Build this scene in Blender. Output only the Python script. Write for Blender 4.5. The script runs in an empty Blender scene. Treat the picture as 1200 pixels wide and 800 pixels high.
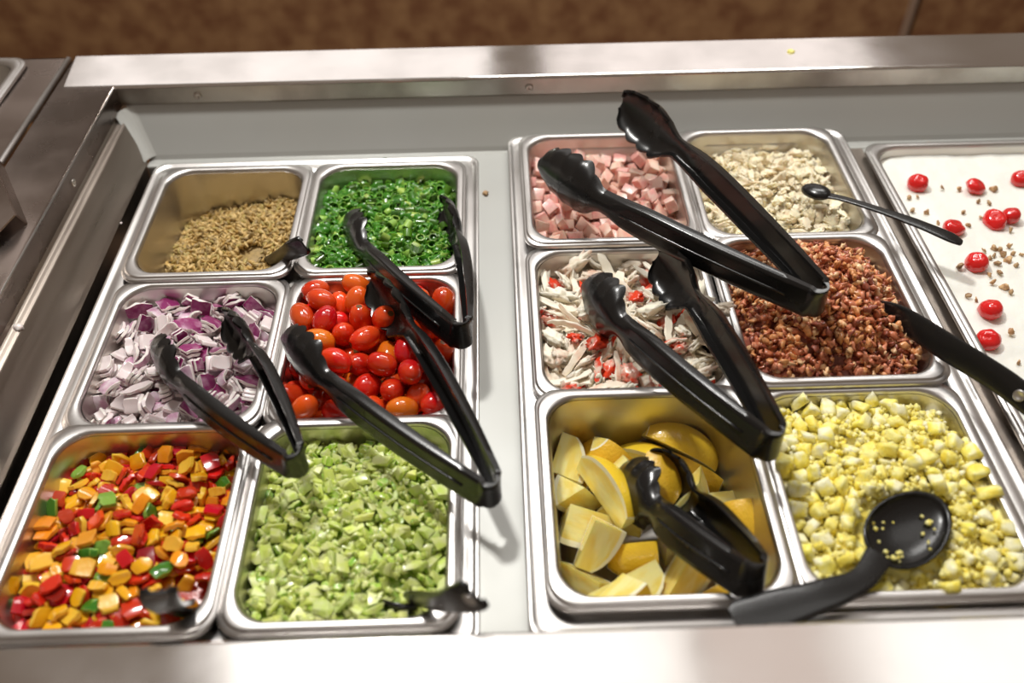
import bpy, bmesh, math, random
from mathutils import Vector, Matrix, Quaternion, noise
PI = math.pi

def mesh_from(name, verts, faces, mats=None, smooth=True):
    me = bpy.data.meshes.new(name)
    me.from_pydata([tuple(v) for v in verts], [], faces)
    if mats:
        me.polygons.foreach_set('material_index', mats)
    me.polygons.foreach_set('use_smooth', [smooth] * len(me.polygons))
    me.update()
    return me

def bm_out(bm, name, smooth=True, sharp=0):
    me = bpy.data.meshes.new(name)
    bm.normal_update()
    if sharp:
        for e in bm.edges:
            if e.calc_face_angle(0) > sharp: e.smooth = False
    bm.to_mesh(me); bm.free()
    me.polygons.foreach_set('use_smooth', [smooth] * len(me.polygons))
    return me

def chop(rng, sx, sy, sz, jit=0.15, bev=0.0006, wob=0.0):
    """a knife-cut dice: an uneven six-sided block with softened edges"""
    bm = bmesh.new()
    bmesh.ops.create_cube(bm, size=1.0)
    if wob:
        bmesh.ops.subdivide_edges(bm, edges=bm.edges[:], cuts=2, use_grid_fill=True)
    off = Vector((rng.random()*9, rng.random()*9, rng.random()*9))
    cj = {}
    for v in bm.verts:
        k = tuple(c > 0 for c in v.co)
        if k not in cj:
            cj[k] = Vector((rng.uniform(-jit, jit), rng.uniform(-jit, jit), rng.uniform(-jit, jit)))
    for v in bm.verts:
        w = Vector((0, 0, 0)); co = v.co.copy()
        for k, j in cj.items():
            f = 1
            for a in range(3):
                f *= (0.5 + co[a]) if k[a] else (0.5 - co[a])
            w += j * f
        co += w
        if wob:
            co += noise.noise_vector(co * 2.2 + off) * wob
        v.co = Vector((co.x*sx, co.y*sy, co.z*sz))
    if wob:
        bmesh.ops.smooth_vert(bm, verts=bm.verts[:], factor=0.35, use_axis_x=True, use_axis_y=True, use_axis_z=True)
    else:
        bmesh.ops.bevel(bm, geom=bm.edges[:], offset=bev, segments=2, profile=0.6, affect='EDGES')
    return bm_out(bm, 'dice', True, 0 if wob else .62)

def arc_slab(rng, r, span, th, ln, n=8, jit=0.06, flare=0.0, ribs=0, taper=0.0, layers=1, gap=0.0, bev=0.0003, twist=0.0):
    """a slice of a curved layer; material 1 is its outer skin, 2 its inner face"""
    V, F, M = [], [], []
    for L in range(layers):
        ro = r - L * (th + gap)
        if ro - th < 0.0005: break
        a0 = rng.uniform(-.08, .08); sp = span * rng.uniform(.9, 1.05)
        base = len(V); m = 2
        rows = []
        for i in range(n + 1):
            t = i / n; a = -sp/2 + sp*t + a0
            tp = 1 - taper * abs(2*t - 1) ** 2
            rr = ro * (1 + flare * (t - .5)) + rng.uniform(-jit, jit) * th
            if ribs: rr += 0.0003 * math.sin(t * ribs * 2 * PI)
            hl = ln/2 * tp
            row = []
            z0 = twist * (t - .5)
            for (rad, z) in ((rr, -hl), (rr, 0), (rr, hl), (rr - th*tp, hl), (rr - th*tp, 0), (rr - th*tp, -hl)):
                zz = z + z0 + rng.uniform(-1, 1) * jit * ln * .4
                bulge = 0.12 * th if z == 0 else 0
                row.append(len(V)); V.append(Vector(((rad + bulge) * math.sin(a), (rad + bulge) * math.cos(a) - r, zz)))
            rows.append(row)
        for i in range(n):
            A, B = rows[i], rows[i+1]
            for k in range(6):
                k2 = (k+1) % 6
                F.append((A[k], A[k2], B[k2], B[k])); M.append(1 if k in (0, 1) else (2 if k in (3, 4) else 0))
        F.append((rows[0][0], rows[0][5], rows[0][4], rows[0][1])); M.append(0)
        F.append((rows[0][1], rows[0][4], rows[0][3], rows[0][2])); M.append(0)
        e = rows[-1]
        F.append((e[1], e[4], e[5], e[0])); M.append(0)
        F.append((e[2], e[3], e[4], e[1])); M.append(0)
    c = sum(V, Vector()) / len(V)
    V = [v - c for v in V]
    me = mesh_from('slice', V, F, M, False)
    bm = bmesh.new(); bm.from_mesh(me); bpy.data.meshes.remove(me)
    bmesh.ops.recalc_face_normals(bm, faces=bm.faces[:])
    if bev:
        sharp = [e for e in bm.edges if e.calc_face_angle(0) > 0.7]
        bmesh.ops.bevel(bm, geom=sharp, offset=bev, segments=1, profile=0.7, affect='EDGES')
    return bm_out(bm, 'slice', True, .62)

def blob(rng, sx, sy, sz, amp=0.3, freq=2.0, sub=2, cut=0):
    bm = bmesh.new()
    bmesh.ops.create_icosphere(bm, subdivisions=sub, radius=0.5)
    off = Vector((rng.random()*50, rng.random()*50, rng.random()*50))
    for v in bm.verts:
        n = v.co.normalized()
        d = 1 + amp * noise.noise(n * freq + off) + amp * .5 * noise.noise(n * freq * 2.3 + off)
        v.co = v.co * d
    for k in range(cut):          # flat torn or cut faces
        nrm = Vector((rng.gauss(0, 1), rng.gauss(0, 1), rng.gauss(0, 1))).normalized()
        lim = rng.uniform(.22, .38)
        for v in bm.verts:
            s = v.co.dot(nrm) - lim
            if s > 0: v.co -= nrm * s * .9
    for v in bm.verts:
        v.co = Vector((v.co.x*sx, v.co.y*sy, v.co.z*sz))
    return bm_out(bm, 'chunk', True, .62 if cut > 3 else 0)

def lathe(profile, n=18, name='lathe'):
    V, F = [], []
    for (rr, z) in profile:
        for k in range(n):
            a = 2*PI*k/n; V.append(Vector((rr*math.cos(a), rr*math.sin(a), z)))
    for i in range(len(profile)-1):
        for k in range(n):
            k2 = (k+1) % n
            F.append((i*n+k, i*n+k2, (i+1)*n+k2, (i+1)*n+k))
    F.append(tuple(reversed(range(n)))); F.append(tuple((len(profile)-1)*n+k for k in range(n)))
    return V, F

def tomato_mesh(rng, L, D):
    prof = []
    for i in range(15):
        t = PI * (0.04 + .96*i/14) if i < 14 else PI*.985
        z = -math.cos(t) * L/2; r = math.sin(t) ** .92 * D/2
        if t > PI*.93: z -= .0006 * (t/PI - .93) / .07 * 2   # dimple at the stem scar
        prof.append((max(r, .0004), z))
    V, F = lathe(prof, 20)
    M = [0]*len(F)
    for i in range(len(F)):
        if i >= 13*20 and i < 14*20 or i == len(F)-1: M[i] = 1
    off = rng.random()*20
    V = [v + noise.noise_vector(v*60+Vector((off, 0, 0)))*.0007 for v in V]
    return mesh_from('tomato', V, F, M)

def lemon_wedge(rng, R=.0265, L=.066, span=1.15, a=-.5, b=.42):
    """a wedge of lemon, 0 flesh 1 pith 2 rind; a..b is the stretch kept along the fruit"""
    fr = [0.0, .3, .6, .86, .94, 1.0]; nt, npz = 12, 8
    def P(t, f, ph):
        u = a + (b - a) * t; z = u * L
        rr = R * math.sqrt(max(0.0, 1 - (2*u*.98) ** 2)) ** .8
        if f < .9: rr *= 1 + .03*noise.noise(Vector((u*14, f*9, ph*3)))
        ro = rr * f
        return Vector((ro * math.cos(ph), ro * math.sin(ph), z))
    V, F, M = [], [], []
    def grid(fn, nu, nv, matf, flip=False):
        base = len(V)
        for i in range(nu+1):
            for j in range(nv+1): V.append(fn(i, j))
        for i in range(nu):
            for j in range(nv):
                q = (base+i*(nv+1)+j, base+(i+1)*(nv+1)+j, base+(i+1)*(nv+1)+j+1, base+i*(nv+1)+j+1)
                F.append(q[::-1] if flip else q); M.append(matf(i, j))
    fm = lambda j: 0 if j < 3 else (1 if j < 5 else 2)
    def sag(v, f, s):   # the juicy faces dip a little between core and pith
        n = Vector((math.sin(s), -math.cos(s), 0)) if s == 0 else Vector((-math.sin(s), math.cos(s), 0))
        return v - n * .0012 * math.sin(PI*min(1, f/.9)) * (-1)
    grid(lambda i, j: P(i/nt, fr[j], 0), nt, 5, lambda i, j: fm(j))
    grid(lambda i, j: P(i/nt, fr[j], span), nt, 5, lambda i, j: fm(j), True)
    grid(lambda i, j: P(i/nt, 1, span*j/npz), nt, npz, lambda i, j: 2)
    for t in (0, 1):
        grid(lambda i, j: P(t, fr[i], span*j/npz), 5, npz, lambda i, j: 0 if i < 3 else 1, t == 0)
    c = sum(V, Vector())/len(V); V = [v-c for v in V]
    me = mesh_from('wedge', V, F, M)
    bm = bmesh.new(); bm.from_mesh(me); bpy.data.meshes.remove(me)
    bmesh.ops.remove_doubles(bm, verts=bm.verts[:], dist=.00005)
    bmesh.ops.dissolve_degenerate(bm, edges=bm.edges[:], dist=.00005)
    bmesh.ops.recalc_face_normals(bm, faces=bm.faces[:])
    for e in bm.edges:
        if e.calc_face_angle(0) > .6: e.smooth = False
    return bm_out(bm, 'wedge')

def variants(kind):
    rng = random.Random('v' + kind)
    U = rng.uniform
    out = []
    if kind == 'onion':
        for i in range(14):
            if i % 7 == 0: m = arc_slab(rng, U(.017, .024), U(.75, 1.05), .0029, U(.010, .015), 4, .2, layers=3, gap=.0005, taper=.1)
            elif i % 7 == 1: m = arc_slab(rng, U(.013, .019), U(1.4, 2.2), .0028, U(.006, .009), 7, .2, taper=.35)
            elif i % 7 in (2, 3): m = arc_slab(rng, U(.020, .030), U(.6, 1.0), .0034, U(.011, .018), 5, .22, taper=.12 if i % 2 else .6, twist=U(-.007, .007))
            elif i % 7 == 4: m = arc_slab(rng, U(.018, .026), U(.65, .95), .0030, U(.010, .015), 3, .22, layers=2, gap=.0006, taper=.15)
            elif i % 7 == 5: m = arc_slab(rng, U(.022, .034), U(.6, .95), .0032, U(.009, .014), 5, .25, taper=.65, flare=.25, twist=U(-.008, .008))
            else: m = arc_slab(rng, U(.018, .028), U(.6, .9), .0026, U(.006, .010), 5, .2, taper=.7, flare=.2)
            out.append(m)
    elif kind == 'tomato':
        for i in range(6): out.append(tomato_mesh(rng, U(.0235, .030), U(.0195, .0225)))
    elif kind == 'pepper':
        for i in range(12):
            if i % 4 == 3: m = arc_slab(rng, U(.014, .020), U(.8, 1.3), .0036, U(.006, .009), 6, .16, bev=.0003, taper=.3)
            else: m = arc_slab(rng, U(.013, .022), U(.65, .95), .0037, U(.010, .016), 4, .20, bev=.0003, taper=U(.1, .6), twist=U(-.004, .004)) if i % 2 else arc_slab(rng, U(.020, .032), U(.4, .62), .0036, U(.009, .015), 3, .22, bev=.0003, taper=U(0, .35))
            out.append(m)
    elif kind == 'celery':
        for i in range(14):
            if i % 3 == 0: m = arc_slab(rng, U(.0065, .0095), U(1.3, 2.1), .0034, U(.003, .0055), 8, .14, ribs=4, bev=.0003, taper=.3)
            elif i % 3 == 1: m = arc_slab(rng, U(.008, .012), U(.7, 1.1), .0042, U(.005, .010), 5, .2, ribs=3, bev=.0004, taper=.35, twist=U(-.002, .002))
            else: m = chop(rng, U(.007, .011), U(.006, .009), U(.0035, .0055), .34, .0006)
            out.append(m)
    elif kind == 'scallion':
        for i in range(10):
            if i % 3 == 2: m = arc_slab(rng, U(.005, .008), U(1.3, 2.4), .0011, U(.008, .014), 6, .25, bev=.0001, taper=.4)
            elif i % 3 == 1: m = arc_slab(rng, U(.006, .010), U(.7, 1.3), .0010, U(.006, .011), 4, .3, bev=.0001, taper=.3)
            else: m = arc_slab(rng, U(.0032, .0048), 6.1, .0012, U(.004, .009), 12, .08, bev=.0001)
            out.append(m)
    elif kind == 'ham':
        for i in range(8): out.append(chop(rng, U(.0105, .0150), U(.010, .013), U(.008, .012), .17, .0005))
    elif kind == 'chicken':
        for i in range(14):
            L = U(.011, .021)
            out.append(blob(rng, L, L*U(.5, .85), L*U(.28, .5), .9, 3.0, 3, 6))
    elif kind == 'crab':
        for i in range(14):
            if i % 2 == 0: m = blob(rng, U(.018, .032), U(.010, .017), U(.007, .010), .8, 2.6, 3, 3)
            elif i % 4 == 1: m = arc_slab(rng, U(.022, .05), U(.5, .8), .0026, U(.006, .011), 7, .34, taper=.3, flare=.5, twist=U(-.010, .010), bev=.0003)
            elif i % 4 == 2: m = arc_slab(rng, U(.014, .025), U(1.2, 1.9), .0026, U(.0035, .006), 10, .3, taper=.4, flare=.5, twist=U(-.012, .012), bev=.0004)
            else: m = arc_slab(rng, U(.03, .06), U(.45, .75), .0022, U(.005, .009), 8, .34, taper=.5, flare=.4, twist=U(-.012, .012), bev=.0003)
            out.append(m)
    elif kind == 'egg':
        for i in range(8): out.append(chop(rng, U(.009, .014), U(.0085, .012), U(.007, .010), .25, 0, wob=.22))
    elif kind == 'lemon':
        for i in range(7):
            a, b = [(-.47, .05), (-.47, .47), (-.05, .46), (-.45, .46), (-.47, .02), (-.02, .47), (-.46, .1)][i]
            out.append(lemon_wedge(rng, U(.027, .030), .070, [1.0, .85, 1.15, .95, 1.25, 1.05, 1.2][i], a, b))
    elif kind == 'bacon':
        for i in range(8): 
            L = U(.0055, .0105); out.append(blob(rng, L, L*U(.5, .9), L*U(.3, .6), .9, 2.4, 2, 4))
    elif kind == 'seed':
        for i in range(4):
            V, F = lathe([(.0003, -.0048), (.0012, -.0038), (.0021, -.0015), (.0023, .0008), (.0015, .0034), (.0004, .0048)], 6)
            out.append(mesh_from('seed', [Vector((v.x, v.y*.6, v.z*U(.85, 1.1))) for v in V], F))
    elif kind == 'crumb':
        for i in range(6):
            L = U(.0028, .0068); out.append(blob(rng, L, L*.9, L*.8, .7, 2.6, 2, 0))
    elif kind == 'pecan':
        for i in range(6):
            L = U(.006, .010); out.append(blob(rng, L, L*U(.6, .9), L*.55, .8, 3.2, 2, 2))
    return out

# ---- pans: name -> (left x, back y, width, depth, rim z)
LW, LD, RW, RD = .1587, .1787, .1663, .187
PANS = {
 'seed':     (0.0,     0.0,    LW, LD, .005),
 'scallion': (.1588,   0.0,    LW, LD, .005),
 'onion':    (0.0,    -.1727,  LW, LD, .000),
 'tomato':   (.1588,  -.1727,  LW, LD, .000),
 'pepper':   (0.0,    -.3453,  LW, LD, .005),
 'celery':   (.1588,  -.3453,  LW, LD, .005),
 'ham':      (.373,    .028,   RW, RD, .016),
 'chicken':  (.5394,   .028,   RW, RD, .016),
 'crab':     (.373,   -.153,   RW, RD, .010),
 'bacon':    (.5394,  -.151,   RW, RD, .0165),
 'lemon':    (.373,   -.332,   RW, RD, .015),
 'egg':      (.5394,  -.332,   RW, RD, .011),
}
PAN_DEPTH = .10
# food bed: (level at back, level at front, crown, tilt to the right) relative to the rim
BED = {
 'seed':     (-.050, -.036, .014, .014),
 'scallion': (-.026, -.016, .004, .0),
 'onion':    (-.032, -.029, .006, .0),
 'tomato':   (-.056, -.052, .004, -.004),
 'pepper':   (-.032, -.024, .006, .0),
 'celery':   (-.024, -.022, .014, -.002),
 'ham':      (-.062, -.049, .004, .0),
 'chicken':  (-.029, -.025, .010, .0),
 'crab':     (-.038, -.032, .008, -.002),
 'bacon':    (-.016, -.018, .050, -.003),
 'lemon':    (-.075, -.060, .004, .0),
 'egg':      (-.029, -.025, .018, .003),
}
def pan_inner(pan, z):
    """half sizes and corner radius of the inside at depth z below the rim (z<=0)"""
    x0, y0, w, d, zr = PANS[pan]
    off = .0099 + .010 * min(1, -z / PAN_DEPTH)
    return w/2 - off, d/2 - off, .026
def bed_z(pan, x, y):
    """height of the bed, pan centre coordinates, relative to the rim"""
    x0, y0, w, d, zr = PANS[pan]; b = BED[pan]
    u = x/(w/2); v = y/(d/2)
    lv = b[1] + (b[0]-b[1]) * (v*.5+.5)
    cr = b[2] * max(0, (1-u*u)) * max(0, (1-v*v))
    n = noise.noise(Vector((x*45, y*45, hash_s(pan)))) * (.009 if pan == 'bacon' else .004)
    return lv + cr + b[3]*u + n - .25*b[2]
def hash_s(s): return (sum(ord(c)*(i+3) for i, c in enumerate(s)) % 97) * .73
def in_rr(x, y, hx, hy, r):
    ax, ay = abs(x), abs(y)
    if ax > hx or ay > hy: return False
    if ax > hx-r and ay > hy-r: return (ax-hx+r)**2 + (ay-hy+r)**2 <= r*r
    return True

CHERRY = [(0.7805, -0.0524), (0.8371, -0.0607), (0.8875, -0.0497), (0.7899, -0.1252), (0.834, -0.1151), (0.8525, -0.1092), (0.7918, -0.1769), (0.7791, -0.2391), (0.7618, -0.276)]
PECAN = [(0.8052, -0.0566), (0.8219, -0.0588), (0.7655, -0.0722), (0.7745, -0.0711), (0.8319, -0.0822), (0.8424, -0.0841), (0.8111, -0.098), (0.775, -0.0964), (0.7617, -0.0931), (0.7796, -0.1142), (0.8083, -0.1182), (0.8246, -0.1068), (0.8454, -0.1277), (0.8565, -0.0603), (0.7758, -0.1787), (0.8078, -0.1568), (0.8189, -0.1535), (0.8344, -0.1516), (0.8081, -0.1679), (0.8236, -0.1637), (0.8329, -0.1628), (0.8131, -0.1754), (0.8248, -0.1723), (0.8294, -0.1785), (0.8097, -0.1873), (0.799, -0.1904), (0.7986, -0.2009), (0.8062, -0.2069), (0.8083, -0.215), (0.7685, -0.2179), (0.7739, -0.2237), (0.8403, -0.1644), (0.7788, -0.2995), (0.7878, -0.2649), (0.8144, -0.1645), (0.824, -0.155)]
# where every loose piece came to rest: variant, position, turn
SIM = {
 'onion': [
  12,-118,-684,-256,14,0,-73,67,10,150,-298,-226,24,-46,-57,64,13,126,594,-275,22,-43,59,-65,3,544,233,-263,39,-40,62,-54,12,-106,686,-275,8,-28,69,-66,0,-464,598,-269,65,-63,29,-33,
  1,-572,-256,-247,45,5,-19,-87,5,118,-511,-240,65,62,43,10,8,-451,318,-241,72,-64,-9,25,11,-117,262,-242,54,-54,-48,43,11,222,-80,-228,38,40,-57,-60,3,420,-688,-266,37,-10,70,-60,
  13,462,39,-266,31,51,-54,-58,13,-463,-444,-258,9,27,-65,-72,2,526,-336,-264,39,43,63,52,5,224,446,-256,30,-39,48,-72,8,-513,82,-261,61,65,40,25,9,-102,62,-236,65,-50,43,-37,
  2,535,638,-284,45,77,-31,-32,7,-264,-378,-216,60,-13,65,46,1,-242,44,-230,10,71,-69,-9,11,-240,450,-239,36,42,-61,-57,2,476,-619,-230,85,35,-4,-39,1,-570,-652,-230,5,-91,43,2,
  8,24,-238,-232,66,-49,-40,41,10,360,26,-265,10,-1,72,-69,8,622,408,-266,39,-47,-69,38,12,238,222,-243,54,72,-19,-40,8,-484,222,-259,68,72,-3,-15,2,550,563,-264,41,81,-28,-30,
  3,-170,-302,-211,72,44,-38,-39,4,191,-660,-240,34,28,-54,-72,0,-590,-384,-208,17,65,11,74,3,-508,-58,-260,66,75,-3,3,12,-186,736,-232,98,-9,-18,-6,13,180,564,-282,66,58,42,23,
  5,-246,-553,-254,25,-42,55,-68,8,204,61,-242,69,71,7,-13,7,-356,524,-246,94,-18,2,28,0,460,-138,-223,47,-32,-57,59,4,20,-407,-218,69,-72,0,6,8,-220,439,-178,70,71,8,6,
  4,322,-588,-218,6,-49,57,-66,13,-249,616,-278,61,-52,-56,22,0,-379,98,-218,56,1,-74,-36,6,-132,-78,-250,13,19,-64,74,11,-358,-495,-242,28,-34,64,-63,5,-15,-132,-248,13,28,-65,-69,
  4,400,663,-204,28,88,-11,-36,5,357,209,-246,65,70,1,-31,3,-480,442,-255,54,-63,-52,20,8,184,704,-287,76,60,-14,-17,5,-153,-582,-230,56,-63,-48,24,13,432,-450,-252,65,-39,-49,43,
  3,-443,-291,-244,30,38,-65,-58,7,-366,-44,-222,61,57,-34,43,5,406,86,-222,23,-43,55,-68,8,520,-22,-234,2,31,79,53,3,87,-27,-225,34,40,-57,-62,1,164,360,-206,14,0,98,13,
  11,577,-282,-214,8,24,78,57,2,70,-244,-186,69,-70,12,-15,9,-192,611,-240,6,17,62,76,12,390,302,-236,10,5,-81,-57,2,-584,-18,-214,29,-36,-73,50,6,-155,-178,-239,62,61,-28,-41,
  5,-20,364,-228,27,-57,-78,1,1,-473,-326,-182,45,-2,-5,89,6,308,30,-229,37,27,69,55,0,316,560,-221,36,71,-17,57,4,-65,-28,-186,7,-15,-76,62,6,-322,340,-242,54,79,17,-23,
  10,-470,-464,-194,6,31,-56,76,0,595,-532,-218,27,2,28,92,2,-181,-482,-212,43,-59,-46,50,2,240,188,-194,28,-22,72,-59,11,574,93,-240,1,3,-76,-65,2,-594,456,-258,59,-35,33,-65,
  3,22,624,-268,64,-72,17,-24,7,135,-554,-169,71,-55,-24,37,0,28,178,-203,73,61,22,18,0,64,-686,-161,3,28,77,-57,2,215,44,-170,61,-62,26,-42,10,582,352,-246,24,-50,-67,49,
  8,-186,-74,-189,60,57,-23,-52,2,550,-252,-152,78,54,-14,-29,0,-52,-598,-174,61,-74,27,-7,3,-18,664,-220,49,39,-58,-52,13,-238,-126,-234,60,13,50,61,8,-464,-602,-226,59,72,9,35,
  10,363,410,-262,54,-65,43,-32,4,-606,-244,-154,44,-86,-22,-15,2,-314,276,-230,55,83,1,-14,13,-621,-138,-260,62,10,61,48,4,470,72,-160,24,-35,-59,68,0,598,-420,-130,25,-71,32,-57,
  1,188,-202,-172,87,30,-3,-37,9,-155,134,-178,69,-72,-2,7,4,-562,668,-196,38,11,-2,-92,0,64,456,-230,44,39,65,49,12,-251,255,-190,46,81,31,18,9,-111,-226,-189,49,-41,-43,65,
  9,98,28,-156,55,63,-48,-25,6,630,-50,-281,53,-56,49,-43,0,-28,104,-90,59,-9,66,46,11,554,360,-193,54,-35,44,-62,7,620,101,-144,6,68,72,-9,9,-561,104,-180,50,-61,-15,59,
  5,-108,496,-240,39,-50,57,-54,11,-616,-98,-92,59,-41,44,-54,6,104,-255,-156,68,71,2,-20,7,-548,-528,-208,72,-58,-35,10,8,320,-724,-259,62,77,-5,13,3,-172,-1,-134,62,-69,-28,24,
  8,517,465,-266,40,-24,70,-54,5,195,511,-226,46,-62,-62,13,6,-326,178,-243,94,9,-3,-31,3,254,-678,-165,56,81,4,18,3,-200,-700,-204,46,-47,-70,28,11,-134,680,-140,17,-48,-6,86,
  4,-602,-92,-168,49,-56,-54,39,9,-438,256,-184,80,-60,9,-7,10,-202,-406,-158,36,47,-14,-80,5,385,156,-188,14,54,-67,-50,9,286,-420,-238,64,76,6,-1,2,550,248,-176,30,91,-23,-18,
  7,325,-190,-187,39,38,-80,-24,12,-156,368,-169,9,-17,38,91,13,-198,533,-197,24,7,85,46,4,394,-728,-152,73,11,-67,-9,10,134,697,-238,57,-80,3,-17,7,-412,-714,-202,55,42,65,31,
  10,448,531,-250,42,70,-40,-42,13,-250,92,-136,10,8,-68,72,3,-110,-267,-126,36,-43,-41,72,7,140,-416,-176,43,-48,-73,20,7,-304,-146,-187,29,-6,95,-4,12,-299,420,-144,32,-33,61,-65,
  8,103,257,-222,10,-37,-62,68,11,8,-82,-124,53,56,-23,-60,0,138,566,-168,30,-12,-83,-44,1,238,260,-122,50,-61,-43,44,12,466,-436,-214,10,-38,71,-58,8,-187,170,-127,57,-72,21,-35,
  10,-110,-466,-171,70,54,31,35,10,603,-178,-274,32,35,59,65,5,499,196,-190,84,-35,9,-40,0,-266,350,-82,0,10,-87,49,11,601,-26,-150,76,5,50,-42,1,-68,460,-172,80,17,-24,52,
  12,-616,443,-230,72,32,36,50,3,-400,-439,-143,76,-23,-42,45,8,-5,-262,-138,57,-46,-65,21,4,83,-362,-112,41,-90,-6,-16,11,362,-498,-112,30,-43,78,35,8,64,82,-127,79,56,10,24,
  11,-588,271,-209,58,-68,-33,-30,12,532,513,-198,47,86,-5,-20,8,-323,-284,-228,77,46,20,39,6,-657,151,-225,28,57,72,-29,3,16,-525,-123,53,-38,-33,69,2,-208,25,-97,56,57,-45,-41,
  11,60,278,-137,69,52,48,12,11,-196,-196,-80,26,-35,-50,75,3,-478,-639,-151,66,-43,-4,-62,11,-434,-198,-192,39,-35,-42,74,12,-129,543,-175,46,35,-57,-59,11,435,470,-181,5,56,-40,-72,
  1,-468,-24,-164,45,63,61,18,12,-372,432,-190,95,-19,-13,20,3,-120,281,-152,59,71,-9,-37,11,452,-492,-130,53,-9,9,-84,1,348,720,-262,6,2,61,-80,5,212,72,-138,65,70,-15,-26,
  7,-66,-390,-105,32,-57,-52,55,7,113,-136,-67,30,70,63,-17,11,360,-16,-156,17,80,-50,-28,8,-512,159,-143,51,-30,-62,50,11,612,-158,-147,50,35,80,-7,9,612,345,-113,32,-60,60,-42,
  6,-292,-12,-220,61,-24,-24,-72,13,324,392,-220,9,0,77,63,13,482,-508,-232,28,-34,0,-90,11,-186,-511,-96,9,-73,68,-6,6,-346,-142,-121,13,-2,61,-79,12,266,652,-157,23,-24,9,-94,
  9,-260,-274,-146,50,-54,29,-61,7,299,138,-128,54,-3,-63,-56,10,128,-1,-102,26,26,57,72,7,-306,-621,-180,38,-17,-69,60,5,-84,-164,-124,55,-55,-45,44,0,76,-250,-50,33,92,-11,17,
  7,278,458,-163,19,35,87,-26,0,222,-313,-94,54,-15,-43,-71,9,46,-700,-88,19,-16,61,75,9,258,-79,-109,81,-56,2,16,12,-358,188,-157,37,6,-78,50,11,-376,724,-242,5,-6,-99,6,
  7,-97,214,-90,29,-64,-26,-66,9,-396,594,-179,17,24,78,55,2,-78,361,-105,17,-7,-69,-70,0,410,-328,-152,38,-31,-87,10,11,-209,110,-49,5,11,-81,-57,0,-433,371,-89,43,-33,-32,-78,
  11,-65,-114,-49,24,1,53,82,2,-293,-365,-65,25,-32,46,-79,4,364,263,-126,55,8,-59,-58,4,278,-476,-116,36,52,38,-68,11,230,691,-136,38,-35,11,-85,11,422,394,-142,80,-38,-46,7,
  6,479,-105,-162,24,32,-57,-71,11,313,-122,-70,6,7,-83,55,7,-348,-234,-96,24,-38,76,48,1,-336,-13,-95,62,-1,7,-78,4,-300,-491,-118,63,-28,-67,28,0,130,324,-85,83,50,11,-22,
  2,-560,600,-150,13,92,33,-16,9,-328,670,-152,33,13,-67,-65,4,54,-8,-34,75,52,38,17,11,168,-576,-85,65,72,-5,-26,9,-344,177,-113,3,14,-83,54,6,210,-494,-176,50,63,20,-57,
  12,-118,-724,-165,1,-22,-48,-85,11,-614,308,-124,63,-28,24,-69,0,-70,-734,-50,92,8,-38,-10,1,-452,-166,-100,26,-62,61,-43,11,490,-114,-103,60,58,46,29,12,-214,582,-144,2,2,-42,91,
  12,108,716,-182,48,-20,79,32,10,272,27,-71,77,47,28,30,10,90,444,-156,29,9,-71,-64,9,-14,589,-122,3,14,18,98,3,346,-393,-147,30,82,-5,50,10,500,270,-111,20,-2,56,80,
  0,-486,-359,-68,17,39,-72,-54,1,371,-272,-61,42,56,-70,-17,4,468,120,-91,74,64,-19,-10,12,-428,62,-104,68,-20,20,-69,1,-210,242,-56,91,-23,-25,22,9,132,137,-74,34,-83,38,-24,
 ],
 'tomato': [
  1,270,520,-470,35,61,13,-71,5,-298,-186,-411,59,-55,43,41,4,-108,648,-438,68,30,59,32,1,-338,163,-424,59,-31,63,40,0,-64,-176,-411,68,35,64,-9,1,544,-98,-462,35,-32,-65,-59,
  2,-74,-614,-396,32,3,72,61,3,220,-608,-416,67,-65,-3,35,0,-458,-350,-413,39,-57,47,55,5,310,106,-434,63,-6,-70,32,3,-477,620,-424,28,-39,-57,68,3,480,-598,-437,58,-58,47,-31,
  1,-162,62,-400,23,36,48,-76,0,546,242,-454,22,-26,78,53,0,144,-89,-418,42,-48,56,54,3,486,490,-456,65,60,7,-46,3,-431,661,-224,54,-49,57,-39,0,-275,512,-396,6,-19,87,-44,
  1,108,-374,-407,28,-62,-7,72,4,-450,-35,-360,9,-31,-24,-91,1,503,-636,-234,35,73,6,-58,2,-228,-422,-374,47,26,-42,-72,2,-142,-265,-236,71,-35,-57,22,3,-127,298,-403,65,17,74,-9,
  4,150,653,-374,45,-39,-71,39,3,362,-90,-363,8,-39,-72,56,5,288,310,-420,9,76,36,54,2,10,-50,-260,57,20,46,-65,5,92,-510,-249,68,-28,67,14,2,502,616,-276,17,-63,38,66,
  5,-548,160,-394,54,-75,-21,-32,2,94,167,-380,28,-90,-32,-9,2,-14,-406,-99,52,10,-73,43,5,0,468,-394,1,95,8,28,2,-554,228,-190,13,-18,-46,86,1,-371,369,-288,31,60,65,-36,
  0,-554,407,-378,6,20,-94,26,5,358,187,-250,55,-25,62,-49,3,561,342,-272,19,-13,76,61,1,0,295,-236,51,-27,74,34,4,400,-302,-431,35,57,-17,-72,5,-567,-86,-202,50,63,43,-41,
  2,192,-255,-250,66,-17,-45,57,4,325,-458,-308,32,-9,87,-35,0,208,36,-224,91,-37,-17,-3,5,-379,-192,-228,48,63,43,-43,2,-236,175,-232,27,-65,-17,69,3,-396,-619,-382,10,-47,-61,62,
  0,542,-200,-258,41,35,18,83,1,-279,-221,-56,53,-48,-40,-57,2,-164,637,-226,50,-45,-72,-17,0,238,-670,-218,69,-22,-57,39,2,-400,47,-114,59,54,50,-33,5,358,-114,-150,60,36,65,32,
  4,-311,-668,-196,16,87,30,37,2,190,294,-132,43,-65,-32,-54,2,-543,462,-134,61,-38,69,-12,3,564,52,-268,46,80,32,-24,3,362,436,-253,28,-31,54,72,0,-555,-549,-270,21,-26,-87,-37,
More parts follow.
